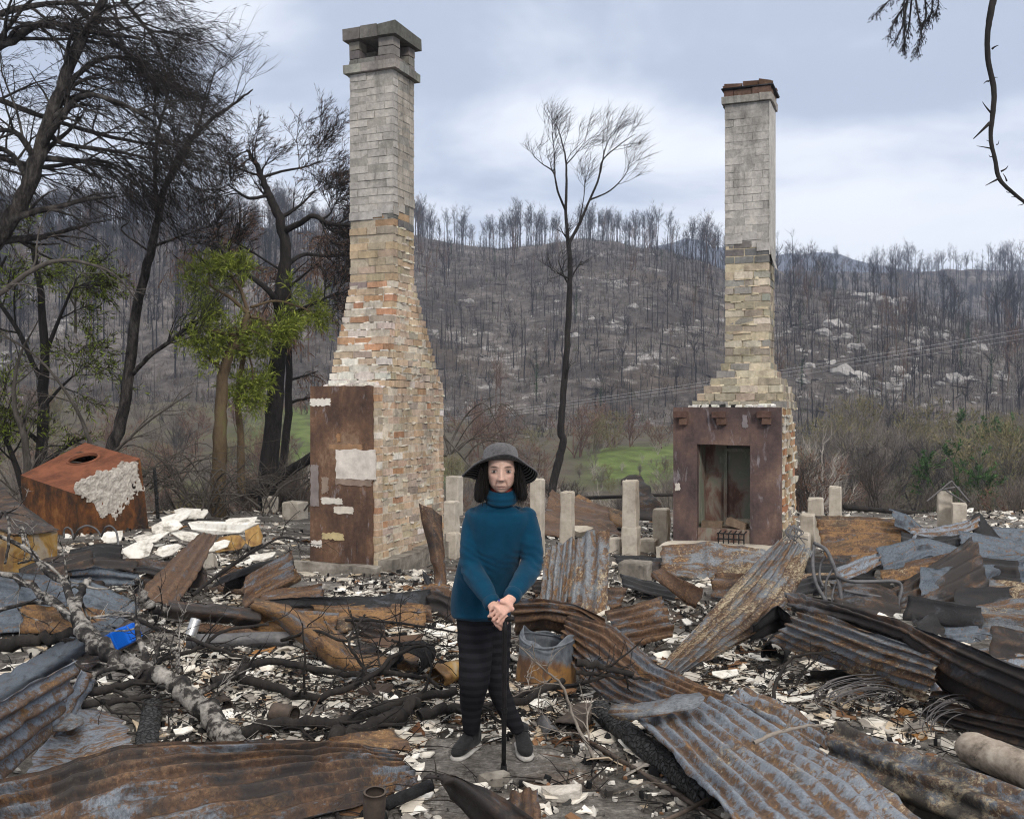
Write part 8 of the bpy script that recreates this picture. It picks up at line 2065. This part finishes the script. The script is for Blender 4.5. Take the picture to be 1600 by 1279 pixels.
# --- head
def head_mesh(mb):
    nu, nv = 150, 120
    v = []
    def ga(x, s): return math.exp(-(x / s) ** 2)
    for j in range(nv + 1):
        th = math.pi * j / nv
        for i in range(nu):
            ph = 2 * math.pi * i / nu
            d = np.array([math.sin(th) * math.cos(ph), math.sin(th) * math.sin(ph), math.cos(th)])    # y = forward
            x, y, z = d * np.array([0.0715, 0.094, 0.110])
            zc_ = z
            if z < 0:
                q = min(1, -z / 0.110)
                x *= 1 - 0.26 * q ** 2.2 + 0.09 * ga(z + 0.078, 0.028)
                if y > 0: y *= 1 + 0.10 * q
                else: y *= 1 - 0.35 * q
                if d[2] > -0.995 and y > 0: z *= 1.0
            x *= 1.0 if z < 0.03 else 1 + 0.06 * min(1, (z - 0.03) / 0.06)
            if y > 0.01:
                f = min(1, (y - 0.01) / 0.03)
                ax = abs(x)
                dy = -0.007 * ga(ax, 0.05) * ga(z + 0.01, 0.045)                       # flatten the front
                dy += -0.012 * ga(ax - 0.034, 0.016) * ga(z - 0.002, 0.013)            # sockets
                dy += 0.006 * ga(ax - 0.026, 0.022) * ga(z - 0.022, 0.009)             # brow
                nt_ = min(1, max(0, (0.016 - z) / 0.052)) if z > -0.040 else max(0, 1 - (-0.040 - z) / 0.010)
                dy += (0.007 + 0.021 * nt_ ** 1.1) * ga(x, 0.0095 + 0.005 * nt_) * (1 if -0.052 < z < 0.02 else 0.0 if z < -0.052 else ga(z - 0.02, 0.012))
                dy += 0.009 * ga(ax - 0.013, 0.008) * ga(z + 0.039, 0.008)             # wings of the nose
                dy += 0.006 * ga(ax - 0.045, 0.020) * ga(z + 0.022, 0.018)             # cheekbones
                dy += -0.0075 * ga(ax - (0.019 + 0.35 * max(0, -0.04 - z)), 0.0055) * ga(z + 0.058, 0.020)   # folds beside the mouth
                dy += -0.003 * ga(ax - 0.034, 0.016) * ga(z + 0.0155, 0.0045)          # under the eyes
                dy += 0.0045 * ga(x, 0.027) * ga(z + 0.069, 0.0050) + 0.0045 * ga(x, 0.023) * ga(z + 0.0805, 0.0050)
                dy += 0.004 * ga(ax - 0.040, 0.012) * ga(z + 0.075, 0.016) - 0.004 * ga(ax - 0.030, 0.006) * ga(z + 0.088, 0.012)
                dy += -0.0055 * ga(x, 0.027) * ga(z + 0.0750, 0.0028)
                dy += -0.003 * ga(x, 0.03) * ga(z + 0.089, 0.006)
                dy += 0.008 * ga(x, 0.022) * ga(z + 0.103, 0.012)
                y += f * dy
            v.append((x, y, z))
    f = []
    for j in range(nv):
        for i in range(nu):
            f.append((j * nu + i, (j + 1) * nu + i, (j + 1) * nu + (i + 1) % nu, j * nu + (i + 1) % nu))
    v = np.array(v)
    w = np.stack([v[:, 0], -v[:, 1], v[:, 2]], 1) + HC
    mb.add(w, f)
body = MB()
head_mesh(body)
neckB = P(783, 788, 4.89)
ell(body, [HC + (0, 0.035, -0.06), (HC + neckB) / 2 + (0, 0.035, -0.02), neckB + (0, 0.02, -0.03)], [0.050, 0.046, 0.052], [0.052, 0.048, 0.052], n=8)
for sx_i in (-1, 1): ell(body, [HC + (sx_i * 0.070, 0.012, 0.022), HC + (sx_i * 0.073, 0.010, -0.028)], [0.006, 0.005], [0.016, 0.012], n=4, k=10)
pelvis = P(752, 950, 5.10); waist = P(758, 900, 5.03); chest = P(773, 842, 4.95); upper = P(781, 806, 4.91)
ell(body, [pelvis + (0, 0, -0.08), pelvis, waist, chest, upper, neckB], [0.11, 0.135, 0.115, 0.13, 0.125, 0.05], [0.08, 0.095, 0.085, 0.09, 0.075, 0.05], n=20)
ARM = {'a': [P(738, 806, 4.93), P(736, 884, 4.89), P(773, 949, 4.69)], 'b': [P(826, 806, 4.93), P(831, 880, 4.89), P(797, 936, 4.665)]}
LEG = {'a': [P(741, 955, 5.09), P(743, 1005, 5.06), P(741, 1062, 5.0), P(737, 1100, 5.07), P(736, 1140, 5.13)],
       'b': [P(774, 957, 5.12), P(777, 1010, 5.14), P(778, 1068, 5.13), P(792, 1106, 5.15), P(810, 1140, 5.18)]}
for key in 'ab':
    A = ARM[key]
    ell(body, [A[0], A[1], A[2]], [0.042, 0.038, 0.024], [0.042, 0.036, 0.019], n=12, k=16)
    Lg = LEG[key]
    ell(body, Lg, [0.055, 0.050, 0.040, 0.036, 0.026], [0.055, 0.050, 0.040, 0.036, 0.026], n=18, k=16)
NAILS = []
def hand(mb, wrist, dirv, back, sidesign, curls, spread=0.0, thumb_dir=None, scale=1.0):
    d = unit(dirv); n_ = unit(back - d * np.dot(back, d)); s_ = np.cross(d, n_) * sidesign      # s: towards the thumb side
    S_ = scale
    kn = wrist + d * 0.088 * S_
    ell(mb, [wrist - d * 0.02, wrist + d * 0.02 * S_, wrist + d * 0.055 * S_, kn], [0.023, 0.028 * S_, 0.038 * S_, 0.037 * S_], [0.017, 0.016, 0.0155, 0.011], side=s_, n=10, k=18)
    ell(mb, [wrist + d * 0.015 * S_ + s_ * 0.018, wrist + d * 0.05 * S_ + s_ * 0.030 - n_ * 0.008], [0.014, 0.013], [0.014, 0.012], side=s_, n=5, k=12)
    lens = ((0.043, 0.027, 0.021), (0.047, 0.030, 0.022), (0.043, 0.028, 0.021), (0.034, 0.022, 0.018))
    for i in range(4):
        off = (0.0285 - 0.0190 * i) * S_
        p = kn + s_ * off - d * (0.004 * abs(i - 1.2)) - n_ * 0.001
        dd = unit(d + s_ * (0.08 - 0.05 * i) * (1 + spread)); pts = [p - dd * 0.012, p + n_ * 0.002]; rad = [0.0080, 0.0092]
        ang = 0
        for sgi, L in enumerate(lens[i]):
            ang += math.radians(curls[sgi] * (1 + 0.08 * (i - 1.5)))
            q = dd * math.cos(ang) - n_ * math.sin(ang)
            pts.append(pts[-1] + q * L * S_ * 0.55); rad.append((0.0078, 0.0072, 0.0066)[sgi])
            pts.append(pts[-1] + q * L * S_ * 0.45); rad.append((0.0084, 0.0076, 0.0058)[sgi])
        sc_ = 0.86 if i == 3 else 1.0
        mb.tube(np.array(pts), np.array(rad) * sc_, 10)
        ball(mb, pts[-1], rad[-1] * sc_ * 1.0, 10)
        qn = unit(n_ * math.cos(ang) + dd * math.sin(ang))
        NAILS.append((pts[-1] + qn * 0.0052 * sc_ - q * 0.001, q, qn))
    tb = wrist + d * 0.03 * S_ + s_ * 0.030
    td = unit(thumb_dir if thumb_dir is not None else d * 0.8 + s_ * 0.5 - n_ * 0.3)
    tp = [tb - td * 0.015, tb + td * 0.018, tb + td * 0.040, tb + td * 0.055 + (d - s_ * 0.3) * 0.006, tb + td * 0.066 + (d - s_ * 0.4) * 0.014]
    mb.tube(np.array(tp), [0.0125, 0.0115, 0.0092, 0.0095, 0.0070], 10); ball(mb, tp[-1], 0.0068, 10)
    NAILS.append((tp[-1] + n_ * 0.006, unit(tp[-1] - tp[-2]), n_))
# lower hand (her right) closed round the cane handle, upper hand (her left) folded over it
wr_a = P(771, 948, 4.675); wr_b = P(797, 936, 4.66)
hand(body, wr_a, P(788, 978, 4.610) - wr_a, np.array([-0.25, -1.0, 0.25]), 1, (84, 72, 46), thumb_dir=np.array([0.55, -0.45, 0.45]))
hand(body, wr_b, P(768, 965, 4.575) - wr_b, np.array([0.10, -1.0, 0.35]), -1, (48, 66, 42), thumb_dir=np.array([-0.55, -0.35, 0.55]))
for hx, tx in ((G(739, 1170), G(709, 1190)), (G(814, 1168), G(823, 1189))):
    ell(body, [hx + (0, 0, 0.055), hx * .6 + tx * .4 + (0, 0, 0.045), hx * .35 + tx * .65 + (0, 0, 0.032)], [0.024, 0.026, 0.022], [0.028, 0.022, 0.012], side=np.cross(tx - hx, (0, 0, 1)), n=8, k=14)
v, f = fuse(body, 0.0031, 3, 0.45)
# lips, brows, lids, knuckles tinted; shade painted into folds, eye bags, wrinkles, nostrils
q = v - HC; x, z, fw = q[:, 0], q[:, 2], -q[:, 1]
front = np.clip((fw - 0.03) / 0.03, 0, 1)
cols = np.tile(SKIN, (len(v), 1)) * (1 + 0.05 * np.sin(v[:, :1] * 91) * np.sin(v[:, 2:] * 83))
def paint(w, c):
    global cols
    w = np.clip(w, 0, 1)[:, None]; cols = cols * (1 - w) + np.array(c) * w
ax = np.abs(x)
paint(front * np.exp(-((ax - 0.048) / 0.018) ** 2 - ((z + 0.030) / 0.02) ** 2) * 0.35, (0.46, 0.21, 0.165))
paint(front * np.exp(-(x / 0.014) ** 2 - ((z + 0.038) / 0.012) ** 2) * 0.35, (0.46, 0.22, 0.17))
bz = 0.0185 + 0.004 * np.cos((ax - 0.034) / 0.02 * 1.3)
paint(front * 1.1 * np.exp(-((ax - 0.033) / 0.0185) ** 4 - ((z - bz) / 0.0042) ** 2), (0.075, 0.05, 0.04))
paint(front * 0.75 * np.exp(-((ax - 0.0345) / 0.017) ** 4 - ((z - 0.0055) / 0.0042) ** 2), (0.10, 0.06, 0.05))
paint(front * 0.7 * np.exp(-((ax - 0.033) / 0.017) ** 2 - ((z + 0.009) / 0.006) ** 2), (0.25, 0.135, 0.105))  # painted shade of the bags under the eyes
paint(front * 0.75 * np.exp(-(x / 0.024) ** 4 - ((z + 0.0765) / 0.0062) ** 2), (0.40, 0.20, 0.17))
paint(front * 0.5 * np.exp(-((ax - 0.029) / 0.004) ** 2 - ((z + 0.087) / 0.010) ** 2), (0.28, 0.15, 0.115))  # painted crease shade below the mouth corners
paint(front * 0.4 * np.exp(-((ax - 0.055) / 0.008) ** 2) * (0.5 + 0.5 * np.sin(z * 900)) * np.exp(-((z + 0.002) / 0.014) ** 2), (0.28, 0.15, 0.115))  # crow's feet drawn as dark painted creases
paint(front * 0.35 * np.exp(-((ax - 0.046) / 0.010) ** 2) * (0.5 + 0.5 * np.sin(z * 500 + ax * 600)) * np.exp(-((z + 0.055) / 0.02) ** 2), (0.32, 0.18, 0.14))  # cheek wrinkles, their shade put into the colour
paint(front * 0.9 * np.exp(-(x / 0.025) ** 4 - ((z + 0.0750) / 0.0020) ** 2), (0.13, 0.055, 0.05))  # painted shade in the gap between the lips
paint(front * 0.8 * np.exp(-((ax - (0.019 + 0.35 * np.clip(-0.04 - z, 0, 1))) / 0.004) ** 2 - ((z + 0.058) / 0.018) ** 2), (0.25, 0.13, 0.10))  # shade painted into the folds from nose to mouth
paint(front * 0.8 * np.exp(-((ax - 0.008) / 0.004) ** 2 - ((z + 0.0465) / 0.0025) ** 2), (0.10, 0.05, 0.04))  # nostril hollows darkened in the colour
hd = np.linalg.norm(v - P(782, 962, 4.62), axis=1) < 0.14
cols[hd] = cols[hd] * np.array([1.02, 0.93, 0.93])
build_vc('body', v, f, cols, M['skin'], woman)
# eyes
for sx_i in (-1, 1):
    e = MB(); c = HC + np.array([sx_i * 0.0345, -0.0755, 0.000])
    ball(e, c, (0.0135, 0.0095, 0.0050), 24)
    vv = np.concatenate(e.V); qq = vv - c
    cc = np.where(((qq[:, 0] + sx_i * 0.0005) ** 2 + qq[:, 2] ** 2)[:, None] < 0.0058 ** 2, (0.012, 0.009, 0.008), (0.30, 0.27, 0.25))
    build_vc('eye', vv, [tuple(q) for f_, *_ in e.F for q in f_], cc, M['skin'], woman)
for i, (c, d, n_) in enumerate(NAILS):
    if i in (4, 9, 5, 6, 7, 0, 1, 2):
        s_ = np.cross(d, n_); nb_ = MB(); ring = [c + d * 0.006 * math.cos(t) + s_ * 0.0042 * math.sin(t) + n_ * 0.001 for t in np.linspace(0, 2 * math.pi, 10, endpoint=False)]
        nb_.add(np.array(ring + [p - n_ * 0.003 for p in ring]), [tuple(range(10))] + [(a, a + 10, (a + 1) % 10 + 10, (a + 1) % 10) for a in range(10)])
        nb_.build('fingernail', M['nail'], woman)
# --- sweater
sw = MB()
hem = P(752, 958, 5.085)
ell(sw, [hem + (0, 0, -0.012), hem + (0, 0, 0.05), waist + (0.002, 0, 0), chest, upper + (0, 0, 0.0), P(782, 794, 4.90), neckB + (0, 0.012, 0.0)],
    [0.150, 0.158, 0.150, 0.150, 0.158, 0.115, 0.066], [0.118, 0.122, 0.112, 0.112, 0.098, 0.080, 0.066], n=34, k=44, pw=2.3)
for key in 'ab':
    A = ARM[key]; sgn = 1 if key == 'a' else -1
    e1 = A[1] + (A[1] - A[0]) * 0.02
    ell(sw, [A[0] + (0.022 * sgn, 0, 0.004), A[0] * 0.55 + e1 * 0.45, e1, e1 * 0.45 + A[2] * 0.55, A[2] * 0.93 + e1 * 0.07], [0.060, 0.058, 0.054, 0.049, 0.038], [0.060, 0.058, 0.055, 0.048, 0.036], n=26, k=24)
    ball(sw, A[0] + (0.014 * sgn, 0, -0.010), 0.057)
v, f = fuse(sw, 0.006, 5)
# soft folds: at the elbows, under the arms and along the hem
nrm_ = np.zeros_like(v); tri = np.array([q[:3] for q in f]); fn = np.cross(v[tri[:, 1]] - v[tri[:, 0]], v[tri[:, 2]] - v[tri[:, 0]])
for c_ in range(3): np.add.at(nrm_, tri[:, c_], fn)
nrm_ /= np.linalg.norm(nrm_, axis=1)[:, None] + 1e-12
fold = np.zeros(len(v))
for i, p in enumerate(v):
    el = math.exp(-(min(np.linalg.norm(p - ARM['a'][1]), np.linalg.norm(p - ARM['b'][1])) / 0.11) ** 2)
    fold[i] = 0.0030 * el * math.sin(p[2] * 150 + p[0] * 70 + 5 * fbm(p[0] * 8, p[1] * 8, p[2] * 8, 2)) + 0.005 * fbm(p[0] * 9, p[1] * 9, p[2] * 5, 3) + 0.004 * math.sin(p[0] * 70 + 3 * p[2]) * max(0, 1 - abs(p[2] - 0.80) / 0.12) + 0.0035 * math.sin((p[2] - 1.27) * 160) * math.exp(-(((p[0] + 0.055) / 0.10) ** 2 + ((p[2] - 1.27) / 0.03) ** 2))
v = v + nrm_ * fold[:, None]
swo = build_vc('sweater', v, f, None, M['sweater'], woman)
for nm_, A_, B_, ra_ in (('cuff', ARM['a'][2] * 0.94 + ARM['a'][1] * 0.06, ARM['a'][2] * 0.82 + ARM['a'][1] * 0.18, .0405), ('cuff', ARM['b'][2] * 0.94 + ARM['b'][1] * 0.06, ARM['b'][2] * 0.82 + ARM['b'][1] * 0.18, .0405)):
    cf_ = MB(); ell(cf_, [A_, (A_ + B_) / 2, B_], [ra_, ra_ + .002, ra_ + .001], [ra_, ra_ + .002, ra_ + .001], n=6, k=28); cf_.build(nm_, M['sweater'], swo, smooth=True)
cl = MB()
c0 = HC + np.array([0, 0.030, -0.112])
for r_, z_, t_ in ((0.066, -0.030, 0.015), (0.069, -0.008, 0.016), (0.064, 0.012, 0.014)):
    a = np.linspace(0, 2 * math.pi, 40, endpoint=False)
    cl.tube(np.stack([c0[0] + r_ * np.cos(a), c0[1] + r_ * np.sin(a) * 1.0, c0[2] + z_ + 0.018 * np.sin(a)], 1)[list(range(40)) + [0]], t_, 12, cap=False)
v, f = fuse(cl, 0.0045, 3)
build_vc('turtleneck_collar', v, f, None, M['sweater'], swo)
rc = MB(); a = np.linspace(0, 2 * math.pi, 33)
rc.tube(np.stack([c0[0] + 0.050 * np.cos(a), c0[1] + 0.050 * np.sin(a), c0[2] + 0.024 + 0.014 * np.sin(a)], 1), 0.008, 8, cap=False)
rc.build('red_collar', M['red'], woman, smooth=True)
# --- leggings
lg = MB()
ell(lg, [pelvis + (0.004, 0, 0.05), pelvis + (0.004, 0, -0.06)], [0.135, 0.128], [0.10, 0.10], n=6, k=24)
for key in 'ab':
    Lg = LEG[key]
    rr = [0.093, 0.090, 0.077, 0.058, 0.042] if key == 'a' else [0.080, 0.070, 0.057, 0.050, 0.036]
    ell(lg, Lg, rr, rr, n=24, k=24)
v, f = fuse(lg, 0.006, 4)
fold = np.array([0.006 * fbm(p[0] * 8, p[1] * 8, p[2] * 14, 3) for p in v])
cen = v.copy(); nrm_ = np.zeros_like(v); tri = np.array([q[:3] for q in f]); fn = np.cross(v[tri[:, 1]] - v[tri[:, 0]], v[tri[:, 2]] - v[tri[:, 0]])
for c_ in range(3): np.add.at(nrm_, tri[:, c_], fn)
nrm_ /= np.linalg.norm(nrm_, axis=1)[:, None] + 1e-12
build_vc('leggings', v + nrm_ * fold[:, None], f, None, M['leggings'], woman)
# --- shoes
for hx, tx in ((G(741, 1168), G(707, 1190)), (G(814, 1166), G(823, 1190))):
    d = unit((tx - hx) * (1, 1, 0)); s_ = np.cross(d, (0, 0, 1)); L = 0.245; heel = hx - d * 0.03
    up = MB(); so = MB()
    prof = [(0.0, 0.030, 0.085), (0.06, 0.034, 0.095), (0.10, 0.036, 0.088), (0.15, 0.041, 0.066), (0.20, 0.041, 0.046), (0.235, 0.030, 0.033), (0.25, 0.016, 0.026)]
    pp = [heel + d * a + (0, 0, 0.022 + h_ * 0.42) for a, w, h_ in prof]
    ell(up, pp, [w for a, w, h_ in prof], [h_ * 0.55 for a, w, h_ in prof], side=s_, n=18, k=22, pw=2.4)
    top = heel + d * 0.05 + np.array([0, 0, 0.105])
    ell(up, [top + (0, 0, -0.045), top + (0, 0, 0.015)], [0.036, 0.040], [0.044, 0.050], side=s_, n=5, k=20)
    v, f = fuse(up, 0.0045, 4)
    v[:, 2] = np.maximum(v[:, 2], hx[2] + 0.012)
    sh_o = build_vc('shoe', v, f, None, M['shoe'], woman)
    ell(so, [heel + d * a + (0, 0, 0.010) for a, w, h_ in prof], [w + 0.004 for a, w, h_ in prof], [0.0105 + 0.003 * (a > 0.2) for a, w, h_ in prof], side=s_, n=18, k=22, pw=3)
    v, f = fuse(so, 0.004, 2)
    build_vc('sole', v, f, None, M['sole'], sh_o)
    la = MB()
    for k_ in range(4):
        b_ = heel + d * (0.10 + 0.024 * k_) + np.array([0, 0, 0.108 - 0.017 * k_])
        la.tube([b_ - s_ * 0.026 + (0, 0, -0.012), b_ + d * 0.006 + (0, 0, 0.004), b_ + s_ * 0.026 + d * 0.012 + (0, 0, -0.012)], 0.0028, 6)
    la.tube([top + d * 0.05 + s_ * 0.005, top + d * 0.07 + s_ * 0.03 + (0, 0, 0.005), top + d * 0.06 + s_ * 0.04 + (0, 0, -0.03)], 0.0025, 6)
    la.tube([top + d * 0.05 - s_ * 0.005, top + d * 0.07 - s_ * 0.03 + (0, 0, 0.005), top + d * 0.06 - s_ * 0.04 + (0, 0, -0.03)], 0.0025, 6)
    la.build('laces', M['shoe'], sh_o)
# --- hair
hr = MB()
for i in range(24):       # cap of hair over the skull, open at the face
    a = math.radians(-200 + i * (220) / 23)
ball(hr, HC + (0, 0.022, 0.012), (0.084, 0.082, 0.108))
ell(hr, [P(760, 716, 4.86), P(755, 740, 4.845), P(751, 765, 4.835), P(749, 781, 4.84)], [0.020, 0.026, 0.031, 0.026], [0.045, 0.05, 0.05, 0.04], n=12, k=18)
ell(hr, [P(808, 716, 4.86), P(812, 740, 4.845), P(815, 765, 4.835), P(817, 779, 4.84)], [0.017, 0.021, 0.026, 0.022], [0.045, 0.05, 0.05, 0.04], n=12, k=18)
ell(hr, [HC + (0, 0.07, 0.03), HC + (0, 0.075, -0.08), HC + (0, 0.07, -0.15)], [0.08, 0.095, 0.085], [0.05, 0.05, 0.035], n=10, k=24)
v, f = fuse(hr, 0.006, 3)
# open the face window
q = v - HC
keep_ = np.array([[not (-q[i][1] > 0.035 and abs(q[i][0] - 0.002) < 0.062 and q[i][2] < 0.055) for i in fa] for fa in [fc if len(fc) == 4 else fc + (fc[0],) for fc in f]]).all(1)
f = [fc for fc, k_ in zip(f, keep_) if k_]
o_h = build_vc('hair', v, f, None, M['hair'], woman)
sts = {-1: MB(), 1: MB()}
for _ in range(460):
    sd = rnd.choice((-1, 1)); st = sts[sd]; sx0 = HC[0] + sd * rnd.uniform(0.060, 0.098); y0 = HC[1] + rnd.uniform(-0.055, 0.06)
    p0 = np.array([sx0, y0, HC[2] + rnd.uniform(-0.02, 0.05)]); out_ = sd * rnd.uniform(-0.004, 0.035)
    p1 = p0 + np.array([out_ * 0.6, rnd.uniform(-0.015, 0.015), -rnd.uniform(0.05, 0.09)]); p2 = p1 + np.array([out_ * 0.6, rnd.uniform(-0.012, 0.012), -rnd.uniform(0.04, 0.09)])
    st.tube(crom([p0, p1, p2], 6), np.linspace(0.0022, 0.0006, 6), 4, cap=False)
for sd in (-1, 1): sts[sd].build('hair_strands', M['hair'], o_h)
# --- hat
ht = MB(); und = MB()
hb = P(782, 716, 4.85)            # centre of the crown base
nA = 96
def brim(a, t):
    """a: 0 at the front, t: 0 crown .. 1 edge"""
    c = math.cos(a)
    drop = 0.006 + 0.050 * (1 - c) ** 1.2 - 0.014 * max(0, c)
    r = 0.090 + (0.088 + 0.006 * math.sin(3 * a + 1)) * t * (0.62 + 0.38 * (1 - max(0, c)))
    z = -drop * (t ** 1.25) - 0.006 * t + 0.010 * math.exp(-((t - 1) / 0.25) ** 2) * (0.5 + 0.5 * c) + (0.004 * math.sin(5 * a) + 0.011 * math.sin(2 * a + 0.9) + 0.007 * math.sin(3 * a + 2)) * t
    z += -0.022 * (1 - c) / 2 * 1.0
    return np.array([r * math.sin(a) * 1.02, -r * math.cos(a), z]) + hb
prof = [(0.0, 0.079), (0.030, 0.079), (0.055, 0.075), (0.072, 0.066), (0.081, 0.050), (0.086, 0.028), (0.090, 0.0)]
v = []; 
for r, z in prof:
    for i in range(nA):
        a = 2 * math.pi * i / nA; c = math.cos(a)
        v.append(hb + np.array([r * math.sin(a), -r * c * 1.03, z * (1 - 0.06 * (1 - c) / 2) - 0.022 * (1 - c) / 2 + 0.002 * math.sin(4 * a + z * 60)]))
for j in range(1, 11):
    for i in range(nA): v.append(brim(2 * math.pi * i / nA, j / 10))
v = np.array(v); rows = len(prof) + 10
f = np.array([(j * nA + i, j * nA + (i + 1) % nA, (j + 1) * nA + (i + 1) % nA, (j + 1) * nA + i) for j in range(rows - 1) for i in range(nA)])
ht.add(v, f)
hat = ht.build('hat', M['hat_top'], woman, smooth=True)
v = []; uv = []
for j in range(0, 11):
    for i in range(nA + 1):
        v.append(brim(2 * math.pi * i / nA, j / 10) + np.array([0, 0, -0.004]) * (1 if j < 10 else 0.2)); uv.append((i / nA, j / 10))
v = np.array(v); uv = np.array(uv)
f = np.array([(j * (nA + 1) + i, (j + 1) * (nA + 1) + i, (j + 1) * (nA + 1) + i + 1, j * (nA + 1) + i + 1) for j in range(10) for i in range(nA)])
und.add(v, f, None, 0, uv)
und.build('lining', M['hat_under'], hat, smooth=True)
bd = MB(); a = np.linspace(0, 2 * math.pi, 65)
bd.tube(np.array([hb + np.array([0.0915 * math.sin(t), -0.0935 * math.cos(t), 0.006 - 0.022 * (1 - math.cos(t)) / 2]) for t in a]), 0.0035, 8, cap=False)
bd.build('hat_band', M['hair'], hat, smooth=True)
eg = MB()
eg.tube(np.array([brim(t, 1.0) for t in a]), 0.0035, 8, cap=False)
eg.build('brim_edge', M['hat_top'], hat, smooth=True)
# --- watch
wt = MB(); wc = wr_b * 0.86 + ARM['b'][1] * 0.14; ad = unit(wr_b - ARM['b'][1]); u1 = unit(np.cross(ad, (0, 1, 0))); u2 = np.cross(ad, u1)
wt.tube(np.array([wc + u1 * 0.031 * math.cos(t) + u2 * 0.026 * math.sin(t) for t in np.linspace(0, 2 * math.pi, 33)]), 0.0065, 8, cap=False)
tw = wc - np.array([0, 0.028, 0]) + u1 * 0.004
wt.tube([tw + (0, 0.004, 0), tw - (0, 0.004, 0)], 0.0135, 16)
wt.build('watch', M['steel'], woman, smooth=False)
# --- cane
cn = MB()
tip = G(787, 1207); topc = P(789, 969, 4.628)
cane = thing('walking_cane', tip, 'black walking cane held under the woman\'s folded hands, its tip on the ash', 'cane')
cn.tube(np.linspace(topc, tip + (0, 0, 0.03), 12), 0.0112, 12)
cn.build('shaft', M['black_metal'], cane, smooth=True)
cn = MB(); cn.tube(crom([P(763, 966, 4.66), P(778, 965, 4.645), P(789, 967, 4.63), P(803, 966, 4.615)], 10), [0.009, 0.011, 0.0125, 0.013, 0.013, 0.013, 0.013, 0.013, 0.012, 0.010], 10); cn.build('handle', M['black_metal'], cane, smooth=True)
cn = MB(); cn.tube([tip + (0, 0, 0.045), tip + (0, 0, 0.015), tip + (0, 0, 0.0)], [0.014, 0.016, 0.018], 12); cn.build('rubber_tip', M['char'], cane)
cn = MB(); m_ = topc * 0.42 + tip * 0.58; cn.tube([m_ + (0, 0, 0.012), m_ - (0, 0, 0.012)], 0.0148, 12); cn.build('collar', M['black_metal'], cane)
# ------------------------------------------------------------------ smoky air
hz = MB()
hz.box((-1500, -12, -14), (3000, 0, 0), (0, 1530, 0), (0, 0, 290))
hm = bpy.data.materials.new('smoky air'); hm.use_nodes = True
t_ = hm.node_tree; t_.nodes.clear()
o_ = t_.nodes.new('ShaderNodeOutputMaterial'); pv = t_.nodes.new('ShaderNodeVolumePrincipled')
pv.inputs['Color'].default_value = (0.66, 0.75, 0.95, 1)
pv.inputs['Density'].default_value = 0.00036
pv.inputs['Anisotropy'].default_value = 0.2
t_.links.new(pv.outputs[0], o_.inputs['Volume'])
h_o = hz.build('haze', hm, loc=(0, 600, -14))
h_o['kind'] = 'stuff'
tag(h_o, 'thin blue smoke haze over the valley', 'haze')
